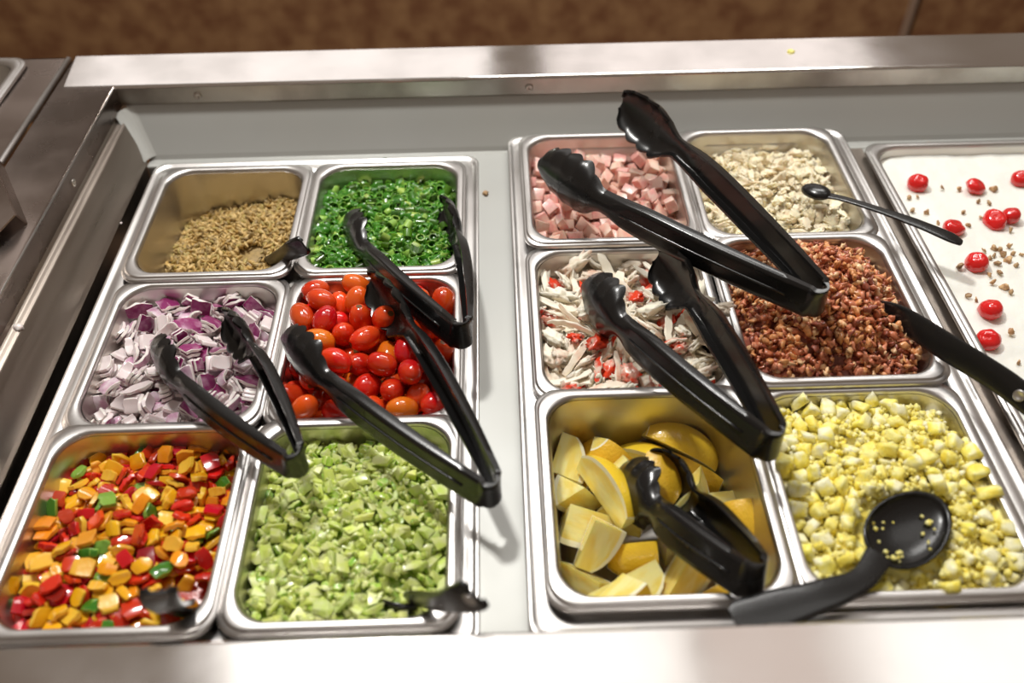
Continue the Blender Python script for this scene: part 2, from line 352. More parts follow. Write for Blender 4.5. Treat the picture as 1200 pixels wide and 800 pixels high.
  3,159,474,-264,35,93,-10,11,2,-196,-44,-181,34,27,13,89,1,-558,-349,-200,47,32,-15,-80,1,550,-408,-327,17,13,80,57,4,-318,538,-100,41,-12,-42,-80,2,298,664,-156,6,-93,-6,35,
  0,-372,-444,-188,43,-42,-34,-72,4,272,100,-21,76,64,-6,2,1,-588,18,-16,31,-31,-71,-55,1,-176,404,-212,77,33,2,54,3,586,-72,-49,98,10,0,20,1,-2,106,-115,74,-27,54,-31,
  5,-507,-206,-45,36,-75,12,-54,2,569,524,-76,42,87,-20,20,5,433,312,-96,71,20,-67,6,1,291,-689,-24,7,-79,-9,-61,0,578,-394,-124,72,-65,15,17,1,-73,-200,-44,36,-29,86,22,
  3,132,-98,-70,45,-39,-55,-58,4,-94,-640,-188,69,-70,6,18,0,-222,90,5,18,-91,38,9,4,170,416,60,32,66,-35,57,4,344,488,-30,46,40,-79,-2,1,392,-514,-109,24,7,-94,25,
  4,294,-143,46,62,-43,39,54,3,201,-464,-64,10,-13,90,40,5,60,-652,-59,70,57,-24,35,2,109,196,79,65,-4,33,-69,1,-337,314,-92,43,-37,-71,43,3,-563,-512,-42,42,-28,87,3,
  4,482,107,-72,82,-38,35,-24,1,376,-317,-155,30,-57,70,-29,4,-530,648,-20,76,35,-54,1,2,-392,-59,88,34,-60,48,-54,3,-585,288,26,67,-43,-51,-31,0,4,456,-100,20,-68,61,36,
  5,120,-294,59,35,76,31,45,0,-178,691,-7,73,-30,-40,46,0,-36,-11,58,66,12,-66,32,1,49,676,-166,71,-20,-31,61,0,596,286,47,36,-46,71,39,3,491,-251,23,34,-90,-12,24,
  0,-226,-298,122,35,-41,65,-53,3,-104,266,-1,97,-6,0,-24,0,-442,-680,2,24,86,-32,-31,0,-440,452,54,30,43,-48,-70,4,-380,203,74,80,-54,27,5,5,537,-638,-32,37,-81,-9,-45,
  5,-222,-466,-8,42,-43,-75,-29,4,164,660,7,52,63,-36,46,2,456,34,124,59,-54,-52,31,0,-182,-689,-10,43,-63,-45,47,4,-158,478,16,46,80,-39,-3,0,-412,-404,57,77,54,23,-23,
  4,344,-394,74,53,-82,-22,6,
 ],
 'pepper': [
  6,-572,-306,-208,49,-50,-47,54,11,186,505,-243,15,10,64,-75,10,518,-398,-209,2,3,70,71,0,-104,-476,-214,49,38,52,59,8,-172,-24,-196,12,17,-45,-87,7,-553,-102,-248,28,25,72,59,
  10,-166,236,-230,57,-43,-56,43,8,-566,310,-258,67,69,-27,-7,2,21,-333,-200,48,40,59,51,11,-222,695,-286,21,32,68,63,8,-611,-534,-240,47,58,-42,-52,10,156,602,-262,50,-49,-50,50,
  6,10,120,-234,50,35,-61,-50,2,128,206,-208,87,48,-4,9,10,412,282,-206,67,-10,-2,-74,2,470,-645,-216,65,-69,24,-20,11,602,-100,-242,82,57,-2,2,11,442,86,-238,60,-56,-33,46,
  0,366,-156,-212,10,9,-46,87,11,-12,-612,-190,68,-56,43,-22,8,-326,640,-271,20,-20,58,-76,6,-559,-510,-198,35,-23,-64,-65,11,-27,648,-282,78,62,-2,-2,3,-320,115,-222,84,-8,11,-52,
  5,604,267,-250,50,-62,-47,38,1,-381,389,-226,66,-59,20,-42,10,14,-482,-188,9,-3,69,-72,2,-148,81,-231,28,0,73,62,1,-88,558,-266,54,-60,31,-50,3,167,-571,-193,97,-6,4,-24,
  2,-426,-26,-238,72,-61,17,-28,3,542,523,-287,13,2,78,61,11,-331,-494,-228,68,73,-5,-8,8,-550,670,-260,33,87,36,-8,10,193,-469,-216,55,-43,-51,50,11,239,-85,-200,69,71,-9,-9,
  2,-322,-286,-216,10,7,-74,-66,0,-303,-696,-228,69,-72,-13,2,7,104,-265,-192,55,-57,46,-39,11,483,-164,-200,9,55,76,-35,5,-181,-592,-219,76,62,10,18,5,358,638,-288,46,-43,-51,57,
  2,194,104,-202,59,-69,23,-35,6,-46,502,-220,50,80,32,12,5,334,-266,-210,50,57,52,39,0,-12,268,-243,6,2,-69,-72,9,-34,-21,-206,64,61,-27,-40,6,-602,100,-248,46,48,43,61,
  6,356,-438,-204,1,18,68,-72,5,524,628,-294,53,55,43,48,5,-452,259,-226,54,51,-55,-38,11,532,97,-256,50,54,48,47,0,-198,-284,-226,42,31,62,59,11,406,494,-270,9,-26,57,-78,
  11,-608,544,-260,65,-39,54,-39,10,304,-582,-211,2,4,-70,-72,8,-100,-544,-156,77,60,-20,-6,7,-330,36,-202,32,-50,-78,18,2,-528,-652,-236,24,24,64,69,8,-142,666,-268,56,25,-37,-70,
  6,-319,700,-242,5,8,-83,-56,6,544,-60,-225,79,36,23,44,10,-588,-38,-222,61,35,61,35,0,-591,448,-252,1,-2,82,-57,10,-226,-604,-172,51,-69,-46,22,11,614,580,-255,47,-61,31,55,
  10,-458,696,-266,10,-60,-46,-65,6,-218,94,-216,54,28,50,63,2,-601,244,-232,52,36,37,68,3,-176,295,-182,31,17,-83,-41,1,-79,-688,-201,3,-21,78,-59,10,229,-372,-165,65,21,52,50,
  5,-537,-402,-187,90,-22,38,0,1,622,-413,-223,9,3,71,70,11,15,-194,-198,56,52,-44,-46,9,-142,478,-236,31,52,56,57,2,325,-402,-174,66,46,41,43,8,-171,-76,-176,1,9,43,90,
  7,358,260,-230,9,65,-74,-15,7,-258,287,-208,19,-71,-66,18,8,124,280,-203,54,35,-69,-31,6,2,258,-198,43,-39,65,-49,8,80,444,-230,50,86,-4,-3,7,379,146,-242,65,63,39,19,
  8,198,-694,-207,62,69,29,21,2,198,-242,-176,62,65,41,13,3,-521,90,-204,65,71,-1,-30,9,196,-30,-170,80,57,5,18,6,542,-639,-188,30,12,-65,-69,9,498,302,-251,4,17,72,-68,
  7,615,142,-238,6,43,90,-2,9,252,-506,-168,30,-40,-59,64,5,406,-266,-184,61,65,43,18,3,98,62,-199,50,-66,48,-30,1,324,430,-248,5,27,-69,-66,11,26,172,-175,35,48,-46,-66,
  4,-42,380,-216,57,-58,54,-20,7,-333,-605,-234,23,22,-66,-69,4,85,-86,-202,59,54,-45,-39,8,390,-94,-207,33,8,-81,-48,10,566,-226,-208,71,-69,7,-10,1,-402,434,-200,37,-35,22,-83,
  8,148,713,-287,76,64,-6,0,1,-298,-400,-218,61,-59,35,-40,1,-120,-361,-194,30,38,63,61,3,454,660,-260,52,16,57,61,0,36,650,-246,36,-59,53,-50,5,600,428,-252,59,-39,53,-48,
  7,-591,-170,-236,22,13,78,57,4,-190,-174,-208,11,-20,58,-78,6,-348,-220,-183,79,61,-10,-1,5,-330,-96,-218,74,-63,21,-6,1,388,689,-247,21,-5,76,62,4,236,701,-242,77,60,21,-4,
  3,585,-526,-212,65,-76,1,1,0,-466,-310,-190,68,-69,28,-2,1,277,178,-214,5,-25,57,-78,5,-118,682,-223,66,63,12,-39,6,171,-232,-122,57,56,-41,-44,11,541,594,-226,4,-80,-60,8,
  11,-455,-162,-216,54,-61,-14,57,1,2,-170,-118,24,74,44,44,10,-4,-695,-172,24,18,-45,-84,9,-158,-124,-145,13,-6,-88,44,4,648,-245,-184,64,-5,-4,-76,0,-200,-458,-192,24,71,-47,-46,
  11,-502,380,-224,38,-91,-12,13,1,-102,295,-168,1,-39,-52,-76,5,-401,-606,-158,2,73,59,34,1,23,413,-182,65,76,1,0,6,-328,-450,-176,50,56,43,50,0,438,-42,-207,80,19,-46,-35,
  6,-320,-88,-172,76,-64,12,9,2,-323,-688,-188,24,42,-62,-61,5,112,111,-120,37,-48,-57,-55,3,-69,-349,-148,71,-71,6,-1,1,-468,592,-254,66,-59,43,-18,9,544,-16,-187,35,-71,-9,-60,
  9,-336,577,-218,50,2,-72,48,4,598,-578,-160,13,-35,63,-69,9,456,-378,-160,58,-73,-28,20,9,-7,286,-146,75,-61,-12,22,10,6,16,-148,43,-90,-9,2,2,-558,-6,-190,68,42,54,27,
  4,-306,234,-196,58,-62,-28,-44,1,-439,-608,-205,41,-2,-52,75,11,264,398,-218,66,-30,41,-56,1,-324,482,-222,50,66,21,51,2,-353,48,-144,74,-10,41,-53,5,304,18,-210,69,-57,-16,42,
  3,148,337,-182,95,31,3,1,11,-417,96,-208,5,20,-75,64,9,333,-712,-212,69,-67,22,-17,7,507,324,-184,88,-43,-13,-13,8,107,691,-227,67,44,-43,-42,0,421,-227,-144,75,64,18,3,
  2,-94,-222,-180,14,-5,-69,-71,7,-234,-166,-140,8,-2,46,88,0,88,-626,-179,11,38,66,64,0,611,66,-194,17,49,-30,-80,6,-224,98,-169,35,-68,-51,40,7,-144,388,-226,6,-6,-60,-80,
  6,146,410,-202,50,86,1,-2,2,164,-78,-131,18,-35,67,64,5,518,416,-237,61,66,-2,44,10,-601,294,-174,62,51,28,52,8,123,-444,-172,54,20,54,61,2,-29,-90,-159,51,56,-40,-51,
  6,278,255,-181,54,-57,39,-49,7,208,380,-158,17,5,-17,97,11,358,378,-198,56,81,13,-9,9,508,720,-240,20,-65,6,72,5,-481,279,-188,45,26,61,60,1,-184,203,-173,68,-23,66,-21,
  11,184,276,-138,31,-53,76,-24,4,-207,-482,-151,51,82,-27,-2,8,-392,20,-140,28,-26,39,83,10,-464,-547,-184,90,35,-24,-9,3,-18,98,-164,14,0,92,36,6,-202,478,-178,66,-47,-9,-58,
  2,517,-677,-146,31,38,61,62,0,-614,414,-214,46,-41,65,-46,3,10,-258,-148,92,3,-4,39,2,656,-40,-170,38,68,-57,28,3,-43,493,-158,20,-59,67,-40,6,-591,-194,-174,51,-65,43,-36,
  1,-470,168,-197,28,79,-20,-50,9,172,-300,-92,20,37,-53,-74,11,44,-714,-148,23,69,45,51,11,354,20,-187,55,31,-45,-62,8,453,-154,-120,31,-72,25,-57,2,217,622,-173,98,-15,9,14,
  5,610,-444,-178,46,53,53,48,8,485,234,-227,31,67,19,65,4,65,276,-126,71,-57,-24,32,9,476,42,-203,37,35,-56,-66,3,-376,-172,-138,54,-82,-17,-10,5,216,90,-156,43,-49,54,-53,
  0,-56,-442,-160,72,69,-3,13,2,139,702,-185,56,43,60,38,6,-340,266,-182,24,58,-77,-9,7,258,-468,-130,24,-11,54,-80,11,432,390,-238,6,-39,-80,46,10,-263,-70,-112,57,-49,39,-54,
  10,-64,700,-210,17,-43,-66,-60,0,161,-364,-136,54,-83,-9,-4,5,317,574,-247,72,-38,38,-43,7,-280,394,-193,76,-55,20,28,8,-440,-476,-148,51,54,67,7,2,450,-33,-140,4,10,-82,-57,
  0,-169,-708,-170,95,9,-28,-10,1,-254,634,-198,17,87,35,30,2,166,-580,-140,38,31,69,54,0,552,-241,-128,2,-52,-48,-71,5,-255,75,-131,32,-4,61,-72,4,-346,-460,-132,36,38,-62,-58,
  5,-214,-289,-172,33,23,54,73,11,-421,574,-219,62,-50,60,-2,7,-20,-102,-116,65,76,8,-2,1,404,-358,-125,53,9,73,42,5,98,-84,-126,65,-24,31,-65,8,-79,-237,-136,43,31,-50,-68,
  6,-574,7,-143,58,46,50,45,6,-656,-381,-153,40,63,57,-33,9,232,418,-134,17,-8,-13,98,3,-96,161,-184,20,-40,-24,-86,7,-462,504,-224,95,-20,-20,-9,0,-410,-137,-116,1,-24,82,53,
  4,-432,-340,-160,50,-17,-54,66,7,409,76,-157,50,-39,2,-77,2,19,-546,-118,50,-70,41,-31,7,632,247,-184,54,2,-8,-83,3,399,168,-199,13,3,-78,-61,5,592,-358,-153,67,31,61,28,
  7,-284,-352,-146,19,-22,-29,91,0,30,190,-108,49,72,20,46,11,-349,149,-152,49,87,-2,8,9,-404,322,-158,43,54,69,23,6,402,592,-193,27,42,63,60,6,-602,65,-122,2,2,82,57,
  8,-503,424,-192,31,-78,-38,39,9,-254,343,-153,57,28,-45,-62,9,314,-68,-148,46,74,-41,-26,7,-91,-420,-119,71,-69,-2,-18,3,-31,47,-122,89,43,-12,-4,3,90,-473,-124,69,61,-33,-18,
  3,278,732,-216,80,57,18,-7,8,32,478,-134,35,45,-63,-53,5,-211,236,-111,57,-53,46,-43,7,591,287,-212,34,43,-65,-52,9,-235,562,-238,36,87,34,8,6,-190,-757,-168,100,5,-4,6,
  3,-143,407,-163,3,-48,87,11,7,-491,-478,-190,46,9,-78,-42,4,-315,-256,-130,44,48,58,49,9,-475,129,-144,45,-37,-62,52,0,-382,-416,-92,68,-69,-23,13,0,298,-326,-112,41,20,-65,-61,
  7,-14,657,-187,54,-34,42,-65,7,211,230,-125,25,76,53,28,10,358,440,-163,90,40,19,1,10,140,22,-113,17,87,-8,-46,10,-614,205,-160,47,87,-13,12,7,52,-332,-151,44,43,-51,-60,
  9,522,128,-202,62,29,-57,-45,1,45,-376,-103,30,54,43,65,11,-300,-586,-150,76,55,17,31,0,90,-76,-70,42,-62,-64,19,9,258,-176,-157,45,18,-28,83,5,-108,-1,-108,16,-25,54,79,
  0,327,-135,-109,7,-20,-83,51,2,436,-561,-181,51,-1,69,51,9,319,-628,-163,61,-68,33,-24,0,450,522,-237,31,-51,44,-67,11,284,549,-209,73,-46,32,-38,11,-51,-315,-100,66,75,-3,-6,
  5,316,290,-144,76,59,16,19,9,87,362,-124,35,9,-89,-27,6,-521,-230,-136,62,-74,-6,25,0,101,510,-200,26,-94,3,-21,8,-280,550,-172,44,87,-12,-20,7,84,558,-199,96,27,3,2,
  7,-398,-312,-127,24,53,65,49,2,520,162,-166,58,32,-59,-45,1,314,178,-135,69,-38,54,-28,9,-536,534,-193,50,-72,-42,20,11,-284,468,-156,83,-53,8,-14,2,74,640,-147,18,65,-49,-55,
  10,-126,604,-180,20,78,-36,-47,9,404,-264,-97,10,6,72,69,3,-78,217,-140,41,-79,46,0,7,-519,-104,-160,28,94,3,-17,6,-220,-294,-108,75,-65,13,6,7,-442,-58,-185,80,-20,23,-51,
  4,-76,105,-101,46,19,78,38,11,320,99,-139,13,11,-46,87,7,296,10,-115,6,14,-87,-46,5,404,-507,-146,35,44,-68,-47,8,44,-246,-90,36,26,61,65,5,240,538,-172,17,13,72,-66,
 ],
 'celery': [
  9,-412,151,-126,26,10,-6,-96,4,-153,-742,-194,32,72,24,57,11,-140,356,-124,2,87,-49,9,3,648,-386,-224,67,-34,-43,50,5,184,-552,-155,99,4,2,12,6,-254,742,-212,99,-10,7,2,
  4,634,-96,-199,13,-74,35,-57,6,182,206,-129,72,66,-13,-16,4,-333,-735,-180,45,-31,19,82,0,-208,-382,-129,59,64,30,39,11,199,720,-206,77,-43,26,39,2,-530,-483,-167,7,0,2,100,
  3,627,272,-227,39,-17,6,-91,0,380,740,-220,100,-3,-2,0,5,384,402,-163,9,78,60,-16,9,548,-372,-211,93,11,13,-33,12,443,-526,-207,31,-9,6,-94,6,-24,-350,-125,53,65,-31,-43,
  2,-182,136,-106,53,83,-8,16,5,335,-183,-112,65,43,-46,43,4,-415,-416,-146,57,-3,-73,-38,4,-384,440,-146,23,-38,-90,-6,8,-561,-176,-153,67,10,-6,73,0,-430,-594,-162,70,5,-8,71,
  10,250,-165,-114,61,70,20,-31,2,27,326,-138,54,-2,-10,-83,9,210,-66,-108,50,50,57,43,7,-634,287,-198,4,-16,-69,-71,3,-546,652,-222,36,-13,4,92,2,388,26,-147,5,-50,-86,-8,
  9,26,13,-98,50,0,-6,-87,0,-150,737,-210,94,-17,-7,29,2,-638,466,-206,80,5,-18,-57,0,-38,-620,-166,85,-4,-8,52,9,510,380,-182,7,-37,-92,9,7,56,726,-201,56,49,55,39,
  1,4,210,-114,24,73,61,-18,5,468,-718,-220,46,6,-7,88,1,-16,-690,-173,70,36,54,28,3,-57,536,-152,6,10,-99,2,7,354,209,-144,45,59,43,50,11,-228,-221,-101,96,-4,12,-25,
  13,405,-638,-205,18,-2,65,73,6,644,-514,-226,54,50,54,43,10,178,507,-158,68,-72,11,-15,13,-626,-350,-186,48,-6,67,57,11,-320,541,-156,83,-31,22,39,10,625,-40,-196,59,50,60,22,
  11,-161,541,-155,19,-24,-11,94,4,-80,-580,-160,6,-38,-65,65,11,-386,-181,-112,98,-13,5,-15,12,532,702,-233,12,-35,-92,11,9,-614,-615,-196,54,67,-41,-30,3,-248,28,-108,65,9,22,72,
  3,-432,57,-126,47,-69,-52,20,8,4,-172,-96,61,-1,-7,-80,10,-638,206,-193,69,40,-58,13,0,-606,56,-178,17,3,71,69,5,128,-701,-166,17,-59,77,13,5,192,-304,-110,59,29,41,63,
  3,524,525,-208,37,23,-67,-61,10,240,499,-166,28,-52,-55,-59,12,474,456,-188,16,18,76,61,6,-234,426,-148,54,50,-54,-39,4,26,-638,-156,79,40,39,-26,4,72,402,-136,68,49,-46,-31,
  6,-386,-657,-164,50,-47,-64,34,13,606,-162,-202,23,43,-54,-68,1,490,564,-210,39,-17,75,51,5,-485,-440,-148,84,0,-5,-54,9,128,276,-137,72,65,-16,-19,4,-318,36,-107,43,-6,-87,25,
  1,343,334,-151,17,-76,22,-60,4,-230,244,-104,64,-75,4,17,4,322,0,-130,33,-26,-68,-61,5,49,508,-142,6,-10,98,-13,7,21,652,-168,50,37,-55,-56,9,-352,390,-148,99,-9,2,7,
  13,-397,-510,-142,7,95,28,-9,0,-440,612,-182,60,33,53,50,7,408,-487,-181,77,-55,31,11,10,637,372,-209,95,7,20,20,4,-460,372,-151,33,9,-76,-54,11,250,-414,-142,18,-83,-53,-1,
  0,-562,-392,-173,75,65,-8,2,9,208,586,-184,23,20,75,58,10,86,246,-116,7,-20,-98,2,11,102,-282,-93,14,69,-69,20,1,-168,-51,-92,43,70,-13,-55,9,139,-208,-115,39,11,2,91,
  9,606,-484,-227,6,67,-74,2,2,-568,168,-176,9,-38,92,-7,10,534,-428,-212,57,-11,-61,-54,4,598,-602,-214,81,-8,42,41,3,398,686,-210,4,-5,-100,4,0,-369,-66,-115,14,18,97,-6,
  12,361,137,-154,71,69,-6,-17,11,590,648,-213,69,-11,70,15,4,-222,-317,-116,43,35,-64,-53,3,-168,654,-186,2,-42,88,-22,5,140,570,-158,26,-9,-6,-96,4,-148,-560,-157,54,-70,4,-46,
  7,-318,-376,-124,35,70,-15,61,8,606,252,-177,19,17,-96,8,2,-564,516,-172,2,13,19,98,2,-562,580,-201,60,71,-35,13,8,-186,349,-97,69,11,-20,69,11,608,-298,-199,8,18,-98,-4,
  4,-590,-6,-164,27,9,-95,13,8,400,514,-164,11,-96,17,-20,8,360,-683,-188,31,-73,59,-17,5,-98,-58,-74,44,46,-59,49,13,-30,6,-92,71,65,-27,-3,1,129,-40,-96,32,21,-65,-65,
  7,182,320,-138,65,61,30,32,1,-290,222,-111,31,66,-17,-66,13,200,-738,-182,48,-51,-54,45,2,462,-124,-166,28,49,-80,-20,6,-546,-702,-175,2,26,92,30,5,-137,-690,-171,53,-50,-34,-59,
  9,-308,660,-184,13,64,-76,8,11,-614,-234,-147,8,69,59,43,1,26,-476,-152,60,69,34,-23,10,541,-6,-172,42,-8,-62,66,7,82,-360,-126,54,74,20,35,0,104,63,-98,61,-76,9,21,
  4,461,-257,-164,61,-35,-57,-42,10,-204,750,-172,21,75,26,57,2,614,-460,-188,76,2,-13,-64,4,-44,-528,-154,36,-17,-91,-17,5,511,-92,-138,28,-87,-36,23,0,453,394,-172,56,0,13,82,
  2,244,38,-110,77,47,-37,-21,9,-361,490,-158,4,99,-9,-4,8,-274,-680,-174,12,-35,-93,5,2,-640,90,-140,69,21,-25,-64,1,-268,618,-170,52,-84,13,-7,12,256,308,-150,40,36,68,50,
  7,529,613,-206,70,17,-33,-61,2,20,310,-92,98,-1,-5,21,5,345,-452,-146,81,-7,-57,-15,4,325,266,-142,62,-6,72,30,10,-120,210,-104,9,-57,42,70,2,-106,-320,-108,6,67,65,37,
  2,-466,236,-122,90,-19,-16,-35,9,-131,84,-102,6,-6,76,65,0,650,158,-218,19,70,-69,3,9,-362,1,-122,1,-91,40,-10,4,250,-578,-170,44,43,15,-77,1,-576,-310,-172,80,2,43,42,
  7,219,428,-157,52,-54,-29,59,7,27,-304,-110,31,13,65,69,11,304,518,-180,46,-35,-20,79,13,-146,-210,-87,17,-6,81,-57,12,356,632,-206,70,61,-21,-30,2,-492,142,-154,84,-7,-15,52,
  1,-263,-132,-92,4,61,32,72,7,86,-198,-72,80,-27,30,-44,8,36,-83,-72,98,-10,4,16,6,-605,346,-189,77,-62,-1,-14,3,98,646,-182,30,-63,50,-50,10,241,-664,-172,13,69,-11,-71,
  2,80,6,-64,34,94,2,2,3,654,-212,-187,69,-16,24,67,1,590,161,-202,61,29,73,7,6,-37,452,-140,9,69,72,-1,7,33,-548,-153,49,51,-48,-52,4,-428,733,-197,31,-47,60,57,
  10,232,129,-129,65,68,-17,31,9,490,-40,-174,43,18,3,88,12,512,-648,-224,11,11,62,76,4,-98,473,-142,83,18,51,-5,9,-439,533,-163,99,-3,-8,-4,1,80,-451,-141,30,15,16,-93,
  2,-340,-246,-111,35,83,22,37,0,-186,-606,-175,60,76,-8,-21,10,130,378,-138,64,40,63,19,12,72,180,-112,43,-73,39,-36,6,447,163,-156,2,-8,-49,-87,7,-566,-560,-168,22,68,-39,-57,
  8,-222,-505,-150,11,-2,0,-99,12,-26,584,-160,4,9,-99,10,7,-341,-558,-154,65,75,2,13,1,169,-170,-106,21,-57,-39,-69,2,-366,330,-108,28,-91,-28,16,9,-474,-184,-134,52,12,34,78,
  7,-266,312,-104,63,-42,-44,48,9,-413,-749,-198,59,80,0,-2,7,410,295,-146,52,-60,-28,54,13,112,-138,-101,54,37,64,39,9,-467,424,-156,99,2,-8,-4,5,-178,258,-78,39,-57,16,-70,
  5,527,-205,-182,4,-77,63,9,10,186,11,-100,59,-9,77,21,4,336,-288,-124,56,-28,-57,-53,11,283,-82,-115,13,-98,9,9,1,-104,-638,-172,24,-44,85,15,1,-126,-457,-142,53,13,67,50,
  10,320,435,-162,23,14,-96,6,5,484,-334,-162,82,-21,-48,-22,7,172,654,-174,22,10,-96,13,13,-176,456,-144,6,-10,-59,80,11,130,164,-100,65,54,-46,-28,13,-510,710,-218,6,53,-57,-62,
  4,-524,-278,-156,80,-33,41,-29,10,-504,36,-147,41,-18,65,61,2,-356,688,-170,72,-24,-5,65,6,-654,-65,-164,68,-1,-14,-72,3,-334,96,-113,8,-9,-80,59,2,183,-624,-159,31,89,-20,28,
  7,-44,-464,-142,58,43,57,38,13,-336,-124,-102,16,-6,58,-80,1,-551,-637,-178,60,72,16,-33,5,606,504,-208,80,31,45,26,12,140,464,-147,35,-28,-58,68,3,-368,-449,-150,27,0,3,-96,
  1,-80,-186,-82,4,-98,-2,-20,0,301,-596,-180,9,-92,-38,-1,13,508,54,-168,24,-18,-69,-67,2,-3,-594,-114,17,94,17,26,4,209,-215,-116,68,39,62,-12,11,543,-116,-186,75,-43,-3,50,
  1,131,-456,-144,21,14,13,-95,1,-470,92,-138,42,8,62,66,4,-43,-249,-98,20,-32,10,92,5,-340,267,-96,20,-43,-88,-3,1,-58,182,-104,9,11,-9,-98,9,-156,-406,-118,6,-24,31,-91,
  4,534,306,-174,43,-57,67,-17,5,-116,639,-148,58,37,-4,-72,5,-293,442,-130,7,-84,24,-47,2,2,73,-79,96,2,-24,14,1,231,245,-130,38,-43,52,-64,2,-102,411,-126,84,41,-31,-15,
  0,274,204,-139,7,-80,-61,2,9,-278,-348,-132,5,30,94,11,5,-214,-734,-154,6,-26,20,-94,12,-549,264,-186,57,69,-40,-20,4,21,446,-122,76,-18,60,-17,5,-166,-124,-78,1,-58,81,-6,
  3,55,600,-150,54,-16,41,-72,13,-202,186,-108,78,-63,-6,3,1,612,327,-208,50,18,16,83,11,287,394,-131,29,-36,88,4,7,482,-454,-191,68,-13,-57,-43,6,442,603,-206,9,62,-77,-4,
  1,-276,-428,-136,14,-18,-80,57,9,447,-578,-212,15,7,-67,-72,13,547,-494,-220,69,70,0,20,6,304,597,-190,9,7,9,99,12,-201,48,-98,87,-14,13,-46,5,-407,24,-85,8,-91,35,-24,
  7,-280,154,-108,36,57,-38,-63,9,-497,322,-157,60,-74,-28,-14,11,296,-450,-126,48,-67,-24,51,0,-460,485,-155,21,1,37,91,2,-448,-707,-164,94,21,-25,13,2,-482,-32,-134,2,6,82,57,
  5,-485,-349,-140,33,-73,-44,-39,12,-82,29,-96,61,60,39,35,12,-82,304,-128,26,17,-70,-64,6,282,100,-136,1,76,64,-8,1,-136,37,-86,63,-20,-76,1,8,168,496,-108,98,7,-9,-16,
  5,-492,-118,-96,48,-87,5,9,12,86,-614,-164,4,65,-76,-2,6,159,-387,-135,0,-28,94,21,5,-443,-289,-130,78,35,24,46,2,442,216,-142,29,-47,-74,-38,8,544,-574,-188,52,29,-21,-78,
  7,-226,528,-138,51,85,-6,-6,2,-53,250,-99,85,41,-19,26,4,287,-230,-122,53,68,24,46,3,567,-264,-190,74,-56,-22,30,4,-324,-482,-146,10,-61,-31,-72,2,-16,-333,-74,17,68,-72,-9,
  1,5,386,-130,17,72,-66,16,1,464,106,-164,20,-28,63,69,12,479,681,-220,80,-3,6,-58,6,-514,-80,-139,71,-68,-20,-6,7,-64,-408,-115,40,-57,36,-62,3,-538,102,-126,24,25,-3,-94,
  4,-284,-284,-115,5,54,-43,-72,13,34,162,-98,16,-57,-81,-5,12,315,-518,-172,62,77,2,-14,8,272,694,-180,14,-35,-3,-93,8,-446,365,-102,6,-70,70,-11,10,166,-102,-92,47,-17,33,80,
  11,-276,-56,-102,87,-29,20,-36,7,198,-484,-134,29,19,88,31,12,-52,650,-169,6,77,61,-17,9,271,-288,-128,27,26,61,69,8,347,-96,-110,49,-84,-6,22,0,182,104,-113,61,43,28,61,
  8,-124,-626,-118,3,-6,-97,23,0,-99,-528,-134,15,46,78,-39,2,-550,684,-182,61,15,-20,-76,5,604,-180,-146,43,9,-22,87,11,-142,-336,-89,3,-69,-61,-37,6,-224,680,-180,57,80,11,19,
 ],
 'scallion': [
  7,14,472,-218,43,-56,51,-49,5,219,-10,-114,71,54,41,-19,8,451,207,-193,55,61,-39,-43,5,-278,204,-178,40,-52,39,-65,6,368,-466,-135,76,-14,62,-12,4,-385,633,-237,23,21,-71,-63,
  8,-228,709,-230,46,-53,44,-57,9,-630,-415,-166,1,10,99,-8,0,-143,-141,-124,71,-5,-2,70,2,556,-672,-153,24,36,65,62,7,34,598,-222,69,65,-24,-20,1,438,-188,-168,49,72,35,35,
  7,-403,443,-212,57,-62,35,-40,6,-12,-49,-114,13,45,43,-77,0,568,337,-186,3,-57,-82,10,1,-262,-666,-155,29,16,-59,-74,0,-310,569,-201,46,-76,4,-47,0,304,224,-168,71,22,-66,6,
  4,-547,-348,-186,41,-25,57,-67,8,511,98,-200,58,-66,27,-39,6,280,558,-194,28,-56,-54,-56,7,472,644,-226,51,-68,-39,36,2,268,88,-169,1,-6,-79,-61,8,-418,342,-198,15,-17,-65,72,
  8,34,221,-176,57,-73,-29,22,6,-616,-96,-142,65,54,49,22,1,17,-272,-151,65,-60,46,-8,8,-124,336,-188,65,-73,-1,-17,6,136,342,-160,72,0,-15,-68,7,-260,616,-236,56,53,46,43,
  2,-242,337,-191,69,-65,-31,9,9,-132,-732,-139,57,39,58,43,4,-126,98,-166,67,72,13,11,4,154,-496,-157,48,33,-63,-52,8,-297,55,-152,58,61,37,39,5,535,-329,-159,39,-63,-39,55,
  2,408,-360,-156,48,24,69,49,6,156,-62,-126,53,-10,-66,-53,1,43,-174,-155,31,17,-62,-70,0,-550,676,-224,100,4,-2,2,4,-604,-186,-190,37,46,50,63,0,-485,-454,-128,43,26,-59,63,
  8,-136,-60,-151,80,59,6,12,5,-604,342,-184,69,72,0,4,2,130,246,-174,56,-50,46,-48,5,8,-590,-138,7,7,72,68,9,-446,-655,-126,75,2,-8,66,3,396,-688,-128,3,-98,-20,-3,
  2,-258,-52,-152,63,58,-35,-38,6,-158,272,-148,57,-54,-56,25,3,80,729,-190,38,-62,-46,51,3,-631,198,-175,21,-17,-66,-70,9,579,122,-168,73,-42,52,-17,9,-259,-385,-126,53,-33,-52,58,
  9,497,298,-177,30,5,7,95,9,-570,467,-186,45,-13,6,88,0,636,184,-183,22,-28,-70,-61,3,272,-524,-134,6,-85,-52,5,3,-94,619,-194,67,-35,63,-19,1,247,-234,-154,63,57,28,45,
  7,542,461,-214,69,-52,-35,37,4,32,66,-175,9,9,72,68,8,-310,-309,-159,24,10,-66,-71,8,123,82,-164,7,5,-73,-67,5,-452,-64,-166,57,45,45,51,5,-414,-266,-138,50,-14,67,-54,
